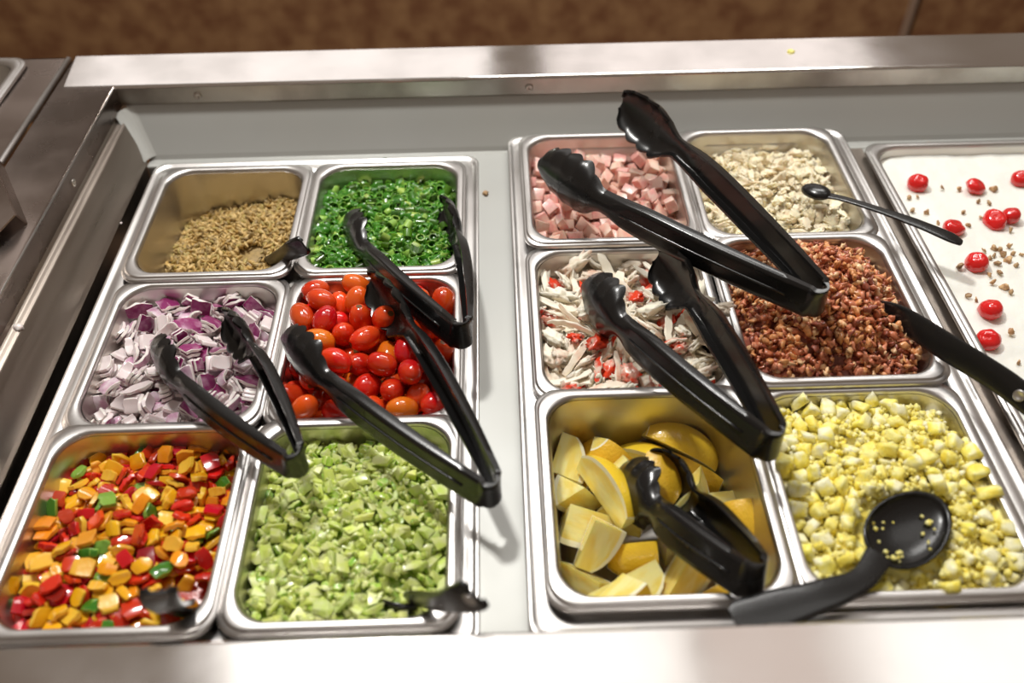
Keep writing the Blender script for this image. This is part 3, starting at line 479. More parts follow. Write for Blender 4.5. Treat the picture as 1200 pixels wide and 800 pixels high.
  7,-619,-575,-169,6,1,65,-76,0,360,708,-218,9,75,-44,-49,0,-129,-468,-127,43,-13,67,-58,8,570,-48,-186,74,65,-13,-13,1,-155,-360,-170,72,68,-16,2,5,581,-462,-137,65,-40,-47,44,
  0,-638,49,-168,66,50,31,-47,5,124,-320,-150,46,-52,48,-54,2,-201,-222,-152,24,25,57,74,3,310,424,-160,62,24,55,-50,4,422,-64,-164,11,-20,62,-75,6,298,-616,-132,54,-46,-57,-41,
  5,20,364,-200,16,10,72,67,0,-363,268,-178,70,-52,-49,4,2,120,-195,-156,4,-33,65,-69,3,27,-480,-126,17,55,-43,-69,2,-394,75,-154,9,-18,-61,77,2,120,-638,-148,9,2,-73,-68,
  0,-450,-160,-141,21,-23,-73,-61,4,454,506,-204,55,47,-51,-46,9,178,556,-210,37,-4,3,-93,3,298,-365,-131,47,-10,78,-39,5,580,592,-206,29,25,-65,-66,9,442,-386,-108,20,-2,0,-98,
  3,488,-618,-118,74,2,66,12,1,406,695,-242,64,-74,-10,-19,5,526,-1,-174,9,25,57,-78,5,-232,92,-132,3,-20,-52,83,9,-290,236,-140,50,-3,-17,-84,3,-192,-206,-87,51,20,-74,-38,
  7,-115,429,-203,62,-71,23,-24,8,134,-444,-146,77,62,-13,-8,3,451,139,-161,65,9,58,48,5,-531,-154,-148,49,-80,-35,2,9,-581,-627,-124,53,67,-32,-41,7,628,-550,-170,57,-62,47,-25,
  6,557,517,-161,62,-6,45,64,3,-72,-603,-100,4,-74,49,46,9,10,116,-148,1,-9,7,99,4,-438,-490,-146,10,5,73,67,7,64,314,-189,2,-37,-65,-67,6,232,-432,-112,46,83,21,23,
  9,-266,338,-132,63,3,64,-44,6,624,428,-192,68,-68,-18,-20,2,264,496,-167,20,1,25,94,8,454,481,-186,51,72,27,40,2,-438,289,-153,50,-50,-70,6,1,-632,-273,-197,2,6,69,72,
  4,-224,-322,-176,70,-69,-10,15,1,-397,-121,-138,6,-43,72,-54,4,-42,190,-179,1,-3,66,-75,3,222,397,-148,56,-36,-54,-52,5,511,65,-150,30,6,58,-76,4,132,-535,-160,57,-57,-39,43,
  6,90,88,-106,1,-60,8,-80,4,368,222,-198,13,19,66,72,6,331,-276,-121,5,-7,9,-99,5,-357,-161,-128,69,-54,48,-3,5,106,628,-200,0,12,65,-75,7,-467,75,-174,33,-41,-61,59,
  1,-209,-732,-168,6,-28,-65,70,1,-574,550,-236,18,17,-81,-54,7,-508,-196,-177,43,-57,-55,43,5,-452,664,-224,20,-1,68,71,8,-31,431,-190,27,7,74,61,0,-584,-480,-147,40,27,61,62,
  9,-36,720,-210,14,-14,72,65,3,534,-214,-143,58,-61,28,-45,9,-325,379,-168,2,22,-87,-43,1,386,-108,-148,65,-61,-32,31,7,-434,546,-224,74,60,-24,-19,3,-405,109,-98,48,-10,9,87,
  2,87,-112,-136,80,54,21,13,0,-67,-508,-126,72,-3,2,70,3,324,-33,-126,53,52,48,46,7,232,214,-186,12,-22,71,-66,3,-2,-179,-103,11,68,45,-57,8,-90,-15,-146,53,-58,-27,56,
  6,218,172,-131,61,29,-68,-30,4,-153,-510,-153,29,-30,61,-67,8,503,392,-191,52,-36,54,-55,0,-98,-332,-130,57,6,-70,-42,8,260,-167,-142,48,-58,24,-61,0,-362,514,-191,32,-4,9,94,
  0,538,200,-177,3,1,-100,-7,5,-186,-384,-128,28,-52,-73,34,8,-466,-338,-154,21,6,57,80,8,-180,32,-157,35,25,-61,-68,2,404,342,-184,17,3,-65,73,6,-422,-561,-96,22,-67,-36,61,
  7,-185,196,-166,33,45,64,53,9,-22,550,-186,6,73,65,-20,4,-81,26,-172,59,-58,42,-37,2,276,724,-202,87,34,18,29,5,-524,234,-166,50,-71,10,-48,6,-132,706,-200,35,-69,22,-59,
  4,156,479,-230,43,-56,-45,55,5,161,-203,-128,63,40,-42,-51,8,402,-320,-150,86,33,27,28,7,-68,110,-170,72,-68,-12,12,4,192,-632,-163,66,-75,6,6,9,-278,489,-173,75,54,-35,-15,
  9,208,-320,-123,19,-23,0,-95,0,-72,-418,-128,65,-62,-37,26,4,-264,-218,-146,25,40,-69,-56,3,118,172,-132,13,65,-22,-72,9,-246,618,-198,2,87,49,-5,7,-501,338,-198,57,59,46,33,
  1,539,-128,-177,62,63,35,31,1,-234,-472,-144,66,-58,-35,32,8,-72,510,-208,31,23,-70,-60,9,464,-150,-138,42,15,14,88,9,391,-614,-129,49,42,60,-49,8,390,620,-222,15,-4,76,63,
  9,-220,418,-160,39,3,67,63,5,259,-124,-124,12,28,48,-83,5,-554,-252,-166,39,61,-50,-46,9,-478,154,-146,65,-19,-6,-73,4,-310,-701,-155,57,75,22,24,4,-174,482,-208,57,43,-54,-45,
  6,448,-257,-135,72,16,-9,67,6,-488,426,-167,44,-20,72,50,5,611,264,-166,14,-23,38,-88,6,58,-596,-84,15,-23,4,-96,0,-87,224,-143,17,-80,4,57,7,-48,-265,-152,38,38,-59,-61,
  2,76,413,-168,51,-20,-64,54,5,-92,-230,-112,57,-76,29,-2,7,420,-528,-162,47,35,53,62,1,178,-119,-142,57,0,71,41,4,-167,418,-192,72,-62,17,-24,5,315,-458,-76,4,0,-67,74,
  7,-219,-87,-146,43,78,35,30,9,-62,-132,-108,64,-28,-69,-19,8,128,-424,-113,34,-55,47,-60,7,-110,-226,-152,11,-6,-74,66,0,146,-364,-86,68,-8,16,72,3,632,-70,-150,50,54,50,-45,
  4,-626,-338,-191,28,-49,-59,58,1,-328,138,-170,41,-77,-13,48,3,214,-131,-63,61,77,-6,-19,2,522,396,-152,61,-69,31,-25,4,76,468,-226,6,-6,-69,72,2,-338,674,-230,66,-72,-5,21,
  9,-366,-468,-120,9,-1,-9,-99,1,466,560,-202,54,31,-66,-43,9,388,242,-156,6,99,-8,7,1,167,420,-206,61,65,37,29,6,446,-50,-116,61,29,-53,-51,0,192,89,-136,6,-78,-60,18,
  6,216,-236,-80,50,76,34,-24,4,4,6,-164,55,-35,60,-46,6,-194,-554,-104,56,-69,20,41,3,-64,25,-98,79,-4,19,58,8,474,-458,-145,68,-72,-15,-6,2,-77,112,-144,23,4,73,-65,
  0,-253,-142,-127,4,-65,30,69,6,546,-108,-118,57,35,60,-44,9,208,-625,-128,7,87,-48,-1,6,-182,-648,-116,39,74,-20,-50,4,-527,-526,-158,40,30,57,65,9,-39,-693,-140,58,10,3,-80,
  8,-53,358,-176,16,-12,55,81,3,-312,-217,-108,35,69,46,-44,3,-292,143,-98,57,-46,42,-54,3,83,-5,-113,84,7,15,50,4,-486,514,-218,17,-14,59,-78,8,-354,-84,-144,65,-69,17,27,
  1,544,413,-209,62,78,1,-2,8,97,546,-184,18,47,-51,-69,6,-4,210,-122,19,70,-36,-58,5,84,-280,-110,51,-62,-57,17,3,345,56,-142,49,35,-53,60,4,-122,-578,-153,69,-57,36,-28,
  8,-541,-402,-166,61,-26,56,-50,9,-169,-288,-136,75,23,-9,62,0,180,256,-122,17,-83,16,-51,4,14,678,-236,6,0,75,66,9,-34,-348,-118,67,9,69,-28,5,250,287,-168,51,-68,24,-47,
  8,-324,309,-172,15,17,-8,97,5,-270,707,-195,36,-62,-39,57,7,-552,-12,-184,68,-73,-2,-2,9,89,264,-117,14,8,-71,-69,3,-410,-390,-122,54,65,-27,-47,5,332,332,-136,76,-22,1,61,
  3,366,524,-164,80,-20,-6,56,7,-526,608,-234,4,-31,74,60,7,461,30,-184,54,44,-64,-31,9,50,488,-178,9,6,-17,-98,6,65,-96,-78,49,-24,74,40,4,-514,38,-183,66,62,21,36,
  3,-161,178,-119,6,41,-39,-83,9,437,41,-138,31,37,87,7,2,286,655,-230,65,-61,-31,32,5,-361,436,-170,34,89,27,14,7,-320,278,-114,20,-20,-62,72,6,-412,362,-140,80,-2,6,61,
  8,186,460,-198,80,43,-24,-35,5,-406,200,-150,92,22,-6,-31,1,350,-552,-166,58,75,-31,-8,2,564,-294,-130,41,-34,-55,65,7,125,-538,-146,20,25,64,70,9,-259,-292,-110,76,18,62,-6,
  4,196,645,-228,68,72,13,4,9,-138,374,-154,31,91,27,-2,3,-556,28,-138,62,-24,-72,18,2,259,76,-98,50,39,-56,-54,1,-128,87,-138,80,-46,32,-24,5,133,-541,-113,70,68,13,18,
  6,-269,-474,-80,53,66,54,-1,6,36,-386,-100,71,9,62,-32,2,-608,-310,-164,57,-39,51,-52,4,-366,-11,-154,31,-43,56,-63,9,646,-356,-133,61,-43,-45,49,7,-76,274,-194,75,57,-26,-22,
  3,6,-276,-80,31,65,63,30,2,-558,118,-182,69,-61,22,-31,1,-338,-343,-146,23,20,53,80,3,338,150,-142,50,-16,84,-13,3,-543,-540,-110,50,8,64,58,2,-24,290,-162,57,76,20,26,
  1,42,-396,-160,17,27,66,69,1,451,-392,-164,18,-57,-44,66,9,614,39,-160,9,76,-1,-65,5,370,-168,-122,49,36,43,67,4,504,-542,-150,55,64,35,41,7,398,67,-192,77,63,8,-6,
  9,-162,572,-193,51,58,-38,-50,0,-297,-6,-116,49,38,39,69,8,101,445,-209,13,31,69,65,6,-392,601,-174,55,-20,76,30,9,422,416,-163,41,-24,-20,-86,
 ],
 'ham': [
  2,536,448,-506,65,-31,57,39,7,-553,661,-531,54,18,-80,18,3,-56,-713,-459,2,-64,76,-10,0,-174,458,-500,1,-13,-99,-3,3,-56,167,-496,12,-12,-67,72,7,-220,-708,-415,50,-43,58,48,
  7,-14,-247,-446,61,80,-3,5,5,269,-338,-444,1,-72,18,-66,2,-356,-508,-422,67,-24,-70,9,2,402,712,-519,78,62,-9,-8,1,365,136,-486,3,-69,-5,-72,7,208,292,-496,61,-75,-2,24,
  3,-346,186,-482,2,-58,81,-6,7,407,292,-500,1,100,-3,0,3,497,94,-496,49,2,-9,-87,5,618,-73,-476,6,-9,-99,5,2,-592,468,-508,1,-70,-72,1,6,234,142,-477,72,12,10,69,
  3,-136,-274,-465,13,-80,-9,-57,6,-331,510,-506,81,55,17,1,1,327,-8,-478,71,9,-69,17,2,-10,-92,-434,13,-47,-35,-80,6,-482,-476,-444,10,-27,-60,75,0,-583,-74,-484,1,73,-68,-5,
  0,-374,-698,-438,51,44,43,59,0,596,-466,-450,6,-2,-13,-99,4,552,304,-528,67,74,0,3,2,562,-608,-430,6,-7,-2,-99,0,-332,-164,-432,37,57,39,-61,7,234,-684,-432,42,69,-44,39,
  1,248,452,-510,45,-58,-52,-43,4,-571,326,-508,100,1,-2,9,0,-598,-232,-460,81,57,-3,8,6,7,488,-520,7,56,-80,17,2,-361,377,-498,98,-13,-8,-10,7,-52,368,-475,46,62,30,-55,
  5,-192,-98,-467,54,39,-51,54,0,568,602,-534,80,-60,5,3,0,199,-502,-435,11,-24,-96,-8,4,212,634,-533,43,-57,56,-43,4,-534,-635,-428,62,23,62,-41,5,359,-492,-470,7,-71,70,2,
  4,348,-664,-440,6,-68,-14,72,4,387,-262,-452,50,66,-46,-30,3,354,436,-540,72,6,0,-69,4,-410,632,-524,48,49,-61,-39,7,-415,56,-486,65,-61,36,-26,7,-218,324,-473,1,67,-15,-72,
  2,260,-142,-416,65,-34,-59,-35,4,20,-502,-441,50,-70,-42,29,6,-206,182,-464,50,-52,54,-43,0,-604,190,-482,55,50,-34,58,5,-154,-404,-438,3,6,8,99,5,40,624,-522,80,29,35,-40,
  2,569,-228,-458,50,-47,42,59,6,-259,638,-536,10,43,-90,-2,3,635,-367,-389,67,-17,21,69,1,-456,510,-504,69,-2,72,-2,1,-548,-104,-374,7,62,1,-78,4,-22,702,-457,17,-78,-40,46,
  2,614,-106,-322,45,31,-67,51,6,-446,250,-434,88,-10,42,-19,7,-604,432,-392,11,7,-83,54,4,83,-711,-424,28,41,61,61,7,478,-82,-439,31,61,-69,-24,3,-435,-102,-489,39,37,-66,-53,
  4,-618,314,-414,99,7,-7,9,5,28,540,-410,83,52,20,1,4,-256,-318,-450,57,-61,-33,43,3,436,514,-493,2,78,50,-37,2,412,-547,-356,54,-54,54,-38,2,-410,-274,-432,9,-24,-97,6,
  6,204,489,-388,46,-49,-48,-57,3,-573,78,-464,22,72,13,-64,2,4,-266,-329,9,-83,53,19,1,-114,-78,-352,12,49,-9,86,4,629,-254,-338,18,0,-84,50,3,384,-378,-444,69,-69,1,18,
  7,327,170,-356,13,-6,7,98,2,-572,-557,-310,61,36,43,55,3,-196,292,-354,6,75,66,-2,6,594,-616,-301,66,-61,-7,43,7,-173,108,-366,17,-6,-97,-19,5,259,-420,-356,78,-44,-34,30,
  5,-71,62,-466,66,-2,-2,-76,6,-241,-48,-372,65,2,-24,-72,2,616,66,-479,62,-15,-7,-77,7,-99,570,-416,52,27,43,-69,5,142,-578,-335,2,6,12,-99,7,-79,-745,-351,1,-73,9,-68,
  0,257,711,-420,11,-66,26,70,2,623,268,-410,40,61,37,57,7,-264,-414,-338,32,15,-92,14,6,-62,-420,-357,35,-9,-93,-3,5,-228,-538,-426,22,78,59,6,5,-636,-451,-399,12,0,61,-79,
  7,444,-706,-354,40,-62,62,-28,1,67,289,-478,28,-59,-46,-59,1,-89,262,-425,50,-86,3,-13,7,-594,591,-410,85,-52,5,-2,0,-490,-718,-344,2,-50,-2,-87,1,188,-12,-452,8,-8,-4,-99,
  3,-140,674,-492,13,91,27,-30,3,-298,384,-386,6,2,-2,-100,1,77,146,-468,61,-74,15,-22,5,343,603,-504,45,66,60,3,6,-342,-285,-304,72,-36,45,39,6,86,-383,-404,56,-3,-76,-32,
  5,-260,604,-416,13,10,-98,5,6,599,543,-422,72,-49,-35,33,1,244,351,-391,20,83,-50,-8,1,530,418,-372,54,47,-64,28,4,54,-355,-231,35,43,69,-47,4,482,294,-384,83,-5,9,55,
  4,539,-490,-319,2,10,-73,-68,4,142,604,-436,35,-2,93,9,5,57,-469,-310,27,76,29,-51,4,-538,-376,-376,50,36,-35,70,7,-380,-614,-315,20,96,-1,20,6,-352,374,-284,50,45,55,-49,
  5,-458,724,-441,20,-4,98,-6,4,278,-579,-362,16,-82,14,-54,5,360,294,-314,71,-57,-19,-36,4,388,412,-423,83,-54,4,-6,1,-628,232,-322,1,9,90,43,6,465,-249,-348,93,1,35,11,
  1,158,-242,-435,28,-65,31,64,3,398,-119,-364,51,21,46,69,6,118,726,-426,46,-46,53,-54,6,-292,-190,-257,12,72,48,50,1,-202,-181,-380,59,-10,77,-21,5,-145,-530,-342,46,-28,-83,17,
  7,-392,-54,-306,62,-41,-63,20,0,-477,376,-326,63,-41,63,-20,7,-41,410,-346,54,-32,58,-52,4,-273,-32,-262,4,82,-12,-57,0,486,128,-392,29,81,50,9,1,520,-370,-363,65,-4,-76,7,
  6,628,-594,-172,80,-7,-55,23,7,138,-69,-336,66,-60,42,-17,5,-608,522,-302,2,-6,-83,54,7,-217,320,-235,46,-60,56,34,2,-630,28,-349,52,-42,-66,34,4,-78,-582,-431,43,76,44,20,
  0,358,26,-310,59,14,70,36,7,-114,48,-254,95,26,16,-2,4,60,10,-430,53,-10,59,60,1,493,341,-256,28,-70,11,65,0,161,-722,-326,20,78,-58,-14,6,-624,-590,-209,7,10,99,5,
  2,326,-710,-296,84,13,-52,-6,6,-192,624,-304,40,43,48,-65,1,242,594,-396,60,-62,43,27,0,-149,733,-379,56,-80,17,13,5,382,-414,-311,47,-33,-60,55,7,-348,504,-312,50,13,-85,10,
  3,-503,10,-372,72,-69,-2,-5,1,194,134,-357,66,-35,-53,-41,6,7,210,-370,2,84,-24,-48,2,234,450,-257,39,53,44,-61,0,-13,-122,-271,90,31,-31,-5,0,-492,-206,-328,28,-10,94,-18,
  4,308,-263,-346,84,37,39,-10,0,566,685,-379,74,31,-57,18,0,156,290,-330,49,-45,73,17,4,-355,36,-380,64,76,-4,-10,6,-425,-406,-316,98,-19,-2,-10,5,-111,-294,-318,38,-68,20,-59,
  5,-320,722,-429,64,49,37,-47,7,398,-696,-191,6,26,-79,56,0,378,670,-366,31,43,18,83,7,650,513,-280,69,-17,7,-70,0,-132,-186,-241,38,86,-28,20,0,506,-216,-259,94,-6,27,-19,
  7,129,-586,-213,49,86,-11,-13,4,392,-320,-252,56,67,-29,39,0,66,66,-299,24,12,85,46,0,-586,323,-269,91,-24,-6,-32,0,75,-727,-255,71,-16,-29,62,1,286,-504,-268,28,-94,-6,17,
  7,361,540,-346,84,-31,-42,-13,0,-131,154,-200,40,-59,-8,70,7,4,-616,-324,32,47,-5,82,6,-622,138,-248,64,26,17,-70,4,475,-502,-219,43,-15,2,89,3,69,614,-341,78,-46,-5,-41,
  1,283,-92,-263,46,35,68,-44,6,-505,-655,-191,15,14,97,-15,3,-494,74,-253,32,12,-84,-41,3,212,-236,-292,34,2,93,16,5,-85,277,-280,58,-22,-76,18,7,-241,-724,-274,6,0,-80,-60,
  4,235,18,-348,2,48,87,3,1,-500,140,-376,54,-9,-79,28,1,-316,144,-389,16,6,-79,60,1,71,467,-299,45,78,33,29,6,102,215,-291,2,-40,-74,-53,7,-614,-210,-276,54,-81,-20,-3,
  4,-523,698,-338,58,75,-32,-3,2,230,726,-271,78,4,2,62,6,-514,-88,-220,41,2,-18,90,0,94,-210,-222,2,46,-9,89,4,628,178,-329,16,0,-32,94,6,-170,440,-354,97,-23,2,-11,
  6,176,-388,-274,58,9,-59,-55,2,-46,740,-281,62,-78,2,8,3,484,-54,-260,69,57,-46,-5,2,-448,-526,-233,59,-8,-33,-73,5,202,592,-268,42,-62,-57,33,6,616,30,-346,98,-3,-12,-19,
  1,-384,-738,-248,49,-68,-37,-41,1,627,-464,-216,46,-77,-38,-24,7,-174,-32,-177,42,-39,-79,24,0,458,187,-296,39,-72,-41,41,0,256,135,-234,73,-56,28,-28,6,590,672,-236,62,31,67,-25,
  7,376,-201,-218,49,-6,87,0,1,-184,743,-224,87,9,-49,-3,1,-644,-354,-277,73,-20,65,-11,7,-324,98,-261,22,9,-97,-2,3,393,-92,-252,66,4,-69,29,5,-303,267,-374,78,6,61,9,
  7,-416,576,-388,16,-3,66,-73,5,-146,-445,-243,87,-16,27,-36,4,-644,-60,-259,25,-96,-12,-7,2,-348,-116,-144,15,-16,96,-17,6,540,204,-200,4,-32,-17,93,4,98,399,-479,63,25,-66,31,
  7,617,-154,-151,72,12,-24,-64,5,10,210,-190,88,-25,38,10,2,528,532,-242,81,3,-58,-7,6,-391,756,-288,40,-51,60,46,0,-564,478,-196,12,4,-8,99,1,-240,-582,-272,43,32,-80,-30,
  3,45,-16,-224,91,-32,-11,-20,0,158,-57,-192,47,64,28,53,2,-601,654,-242,39,-76,-8,51,3,-219,442,-222,91,-33,21,-13,4,448,2,-182,35,-87,-33,5,3,-423,-330,-210,55,9,-83,5,
  7,87,700,-291,39,59,-61,35,1,237,338,-217,4,-5,-99,8,4,-262,746,-309,24,17,-61,73,0,-8,600,-198,19,-51,-82,16,2,-616,-439,-176,2,-4,-87,-50,5,-203,-236,-150,60,48,-4,64,
  6,-200,530,-279,46,-63,55,28,4,-48,591,-309,33,58,65,37,7,438,730,-252,69,61,23,-31,0,-356,246,-256,62,-39,28,-62,1,-215,-354,-234,6,85,38,-37,3,-668,250,-180,68,24,-65,-24,
  7,636,317,-265,24,-36,59,-68,4,381,254,-210,41,-24,-85,-22,2,368,412,-248,23,15,75,60,3,-307,-525,-214,28,85,43,-12,4,550,59,-266,17,-51,-62,57,0,626,-11,-194,11,6,-86,-50,
  1,222,-710,-220,16,31,-90,27,6,-13,-511,-199,80,-2,60,9,5,210,-248,-159,44,-24,-57,-65,4,-24,-748,-181,44,24,-80,32,6,521,-725,-246,60,55,-26,-52,2,-108,-642,-214,1,-35,-83,43,
  3,-422,214,-320,65,-37,26,-61,4,508,574,-388,3,-84,-53,10,1,295,-350,-200,25,28,-92,-13,1,647,-372,-273,6,7,15,98,1,-522,-340,-250,19,60,24,74,0,-80,420,-214,61,-24,42,-63,
 ],
 'chicken': [
  1,-296,104,-200,2,-72,69,-2,10,-504,-591,-216,15,-73,66,-11,7,135,730,-248,21,9,11,-97,11,-665,-144,-220,42,-65,-61,18,4,-528,314,-220,12,92,32,17,9,624,-212,-222,1,11,99,-9,
  12,574,-674,-238,82,-6,34,-46,7,560,-85,-222,98,-8,17,6,9,412,708,-240,86,-50,5,6,4,334,-582,-206,3,95,28,9,11,-217,738,-228,25,94,14,17,6,111,-670,-195,2,-3,-98,-15,
  8,-114,-724,-240,9,-6,-6,99,5,-74,-370,-159,32,44,-83,-13,8,603,258,-228,13,57,-80,-15,7,-277,494,-215,57,-28,2,76,0,173,-42,-172,43,6,-24,-87,12,-444,600,-270,1,100,-8,2,
  0,43,474,-214,13,92,36,5,9,-682,87,-246,44,42,57,55,4,90,114,-188,6,93,32,17,6,558,-303,-225,6,98,-21,-5,1,242,538,-236,69,11,-22,-69,2,-256,-379,-186,28,7,31,91,
  2,500,97,-208,24,-97,-1,7,2,-276,-736,-209,53,42,-18,-72,6,190,440,-210,14,-83,-54,-8,12,-568,-26,-237,17,52,83,-5,4,-153,586,-236,19,14,-97,-5,3,-364,168,-198,80,-22,-46,-31,
  2,-472,-752,-228,31,-88,-33,12,2,237,-264,-192,11,-52,84,-12,4,238,-574,-210,36,12,7,-92,2,421,643,-248,22,9,-18,-95,0,500,-608,-233,7,17,-98,-9,8,-192,-164,-180,9,-51,86,5,
  13,-35,288,-184,89,-10,0,-44,3,-584,708,-262,50,-65,-57,-5,1,-25,31,-183,10,98,5,-13,11,614,200,-194,27,31,-87,-28,3,-352,-112,-192,91,13,-36,16,8,456,386,-229,87,-16,-13,45,
  0,-95,4,-166,1,-68,-73,-3,8,225,-466,-202,72,-8,19,-65,8,-430,222,-220,97,-19,-8,13,13,244,186,-186,99,-3,6,11,5,659,-34,-213,43,46,-75,-22,7,228,643,-233,88,-37,-9,29,
  12,438,-586,-214,68,-16,4,72,12,-154,700,-232,28,-18,47,-81,6,-358,-746,-222,27,7,9,-96,1,-306,-307,-200,4,-72,-69,0,5,-200,-714,-212,25,79,-56,5,2,428,575,-228,3,11,99,-3,
  11,-194,357,-179,96,6,13,22,13,-571,-176,-204,9,-65,-75,9,3,-260,638,-212,18,81,28,48,1,166,-481,-209,63,13,6,76,2,294,-382,-186,13,-10,97,-20,8,23,-130,-180,43,13,8,-89,
  7,218,-736,-194,94,-9,13,31,6,-210,-60,-172,54,26,-11,-80,10,400,518,-230,90,38,-14,-17,6,-28,744,-240,35,-1,-2,94,8,458,-150,-212,95,-24,3,-20,9,-668,160,-242,31,28,61,66,
  10,128,353,-192,12,-27,-79,54,7,-378,-322,-180,68,0,12,-73,7,77,-320,-178,91,2,20,-38,1,-508,28,-232,38,-2,13,91,3,277,-69,-173,39,-75,-18,50,6,-206,-612,-206,91,-10,-5,-40,
  9,379,352,-220,83,-5,17,54,7,134,23,-150,27,85,-42,17,3,-460,678,-256,8,24,14,96,4,367,-664,-212,10,97,-24,2,9,-293,-72,-178,23,55,80,11,4,-204,622,-216,9,-28,69,-66,
  9,-464,-549,-204,49,53,46,52,9,-230,166,-188,84,-4,4,54,12,-429,-119,-193,84,26,-43,17,11,74,329,-173,2,47,87,12,2,298,609,-241,36,22,-20,-88,11,-503,-700,-204,2,12,57,-81,
  6,627,93,-218,18,59,-78,-9,3,462,-332,-186,2,-100,5,6,11,40,-744,-203,15,-90,35,-20,13,492,-715,-244,62,0,19,-76,4,-164,-546,-210,8,93,-32,14,1,-498,273,-225,8,83,54,-1,
  0,-250,15,-182,71,15,-9,-69,10,-40,512,-220,75,28,-33,-50,7,-544,114,-209,11,77,57,25,10,-224,266,-202,17,-91,35,-10,5,466,16,-210,0,-28,-94,-18,12,-444,760,-258,94,-28,22,-1,
  8,-153,-376,-176,45,18,9,-87,10,18,-214,-182,17,5,-43,-88,0,175,555,-237,9,76,64,-6,1,182,106,-188,6,-21,98,2,13,123,160,-155,28,-6,3,95,5,152,-603,-160,35,-16,20,90,
  7,620,396,-224,85,-24,6,46,13,199,300,-182,5,-98,-19,5,11,-134,-62,-147,1,83,-52,17,13,644,-319,-216,84,-25,31,-35,9,-275,-462,-204,65,15,-2,-74,9,15,678,-240,58,36,9,72,
  8,-526,496,-257,24,96,13,-2,10,-68,667,-246,6,-7,99,-11,7,536,671,-240,84,-21,9,49,8,-426,338,-214,83,-17,9,-52,6,-436,-50,-202,25,-13,13,95,1,-255,-530,-220,2,-75,65,-12,
  5,-164,154,-174,12,57,-81,-5,1,484,-450,-232,8,-98,-6,13,6,116,-160,-167,48,3,9,87,0,-326,-214,-200,48,8,-6,-87,4,485,-236,-214,9,94,34,5,6,-76,-173,-176,9,54,-84,-5,
  1,6,-152,-148,35,18,-20,90,5,237,232,-156,20,8,-98,6,3,532,-402,-217,33,-64,-56,42,7,-184,307,-142,97,10,21,2,3,-593,439,-228,6,41,89,-19,13,-456,76,-212,67,-18,-13,71,
  1,394,-226,-197,8,45,89,-6,5,-607,-293,-215,36,5,9,-93,0,-400,562,-253,8,-93,34,13,6,187,-291,-164,98,2,-20,9,3,457,-82,-202,13,-50,-64,57,6,461,172,-205,99,-13,-3,-4,
  3,-64,105,-166,96,17,-20,-5,4,2,-493,-184,76,-10,43,-48,4,7,138,-184,3,-57,80,-19,13,343,510,-194,6,-72,-63,-28,12,-104,-474,-178,87,6,-4,-50,2,2,758,-209,2,-16,96,-22,
  10,-374,-468,-196,53,80,-13,-24,6,102,658,-212,10,23,-73,-63,12,-441,478,-242,25,84,47,-6,13,-60,629,-214,15,-28,-93,-20,2,415,-392,-194,17,-33,-91,20,10,26,-612,-194,77,29,24,51,
  4,514,-104,-179,71,-17,-20,65,11,126,144,-95,89,30,-10,33,9,-516,-110,-205,44,17,37,80,1,-200,21,-131,19,76,-61,14,12,-52,-518,-194,2,-94,-35,4,1,409,479,-213,22,17,11,-95,
  4,386,258,-216,26,84,-47,2,7,-418,368,-169,91,-13,33,22,4,-670,238,-232,39,-72,37,-43,0,58,592,-238,95,15,9,24,3,137,-240,-161,57,6,-82,-7,9,-316,-642,-216,53,10,-13,-83,
  13,-124,210,-132,62,9,-8,78,11,208,441,-149,43,8,5,-90,2,325,-222,-188,23,-89,37,-14,8,-148,-267,-172,54,18,-2,-83,6,-634,338,-220,9,4,-2,-99,0,318,516,-235,70,18,17,66,
  10,-28,372,-197,54,50,58,35,5,-132,599,-172,98,20,-7,-2,7,-281,-569,-152,15,-50,-82,-24,4,-287,26,-164,5,78,-60,18,13,-385,-538,-212,87,-2,9,-49,5,259,412,-180,30,58,-39,65,
  9,360,-44,-207,10,3,17,98,13,417,-503,-203,87,-26,6,-41,8,-294,242,-210,82,-5,-11,-56,13,148,598,-218,83,-27,-32,35,11,-622,-38,-202,6,-50,-53,68,10,-352,518,-237,57,35,23,70,
  13,101,-460,-154,9,20,-90,39,2,-228,-246,-178,37,-69,58,-24,12,70,-502,-203,67,-31,-4,67,10,509,320,-223,11,-34,93,-13,13,347,-130,-172,14,-98,4,-13,13,228,-110,-148,65,20,-26,-69,
  7,33,226,-120,94,-32,2,-7,9,-435,-638,-212,92,29,-13,-21,3,120,-70,-128,41,4,24,-88,12,-362,757,-254,20,-7,-28,94,12,-50,-614,-209,64,2,-15,76,5,576,-232,-190,6,91,37,18,
  1,-592,240,-232,9,-58,80,-9,3,-104,64,-126,69,41,-46,40,13,-288,226,-146,29,43,69,51,6,316,-141,-143,3,41,87,29,4,536,265,-208,74,-33,-3,58,12,-512,18,-198,3,-5,-15,98,
  4,32,564,-207,6,94,-31,-12,8,-304,-249,-157,22,-26,93,13,11,429,644,-193,24,-91,25,-21,5,34,-30,-158,4,-36,87,-35,6,-154,558,-167,13,13,83,54,7,216,-496,-144,16,74,-63,-16,
  13,366,-429,-166,37,-80,-47,-5,6,-278,-162,-150,22,-77,-58,-12,7,-68,-598,-164,43,-17,-19,87,4,57,-232,-144,1,35,-91,24,9,120,52,-114,74,0,-24,-62,4,-102,440,-206,35,-94,2,-3,
  7,479,292,-179,10,-13,-17,98,12,-397,84,-182,20,-6,-96,-19,6,-452,247,-183,17,-10,-98,0,12,-320,-548,-201,21,16,-15,95,8,135,532,-206,13,17,32,-92,2,-510,-203,-189,80,43,25,34,
  0,300,-283,-182,31,-50,80,9,7,-58,-135,-81,20,-11,3,97,3,-395,456,-206,38,-46,-80,3,0,-112,-622,-215,65,13,14,73,7,-92,393,-148,69,-35,23,-59,1,330,82,-207,87,27,14,37,
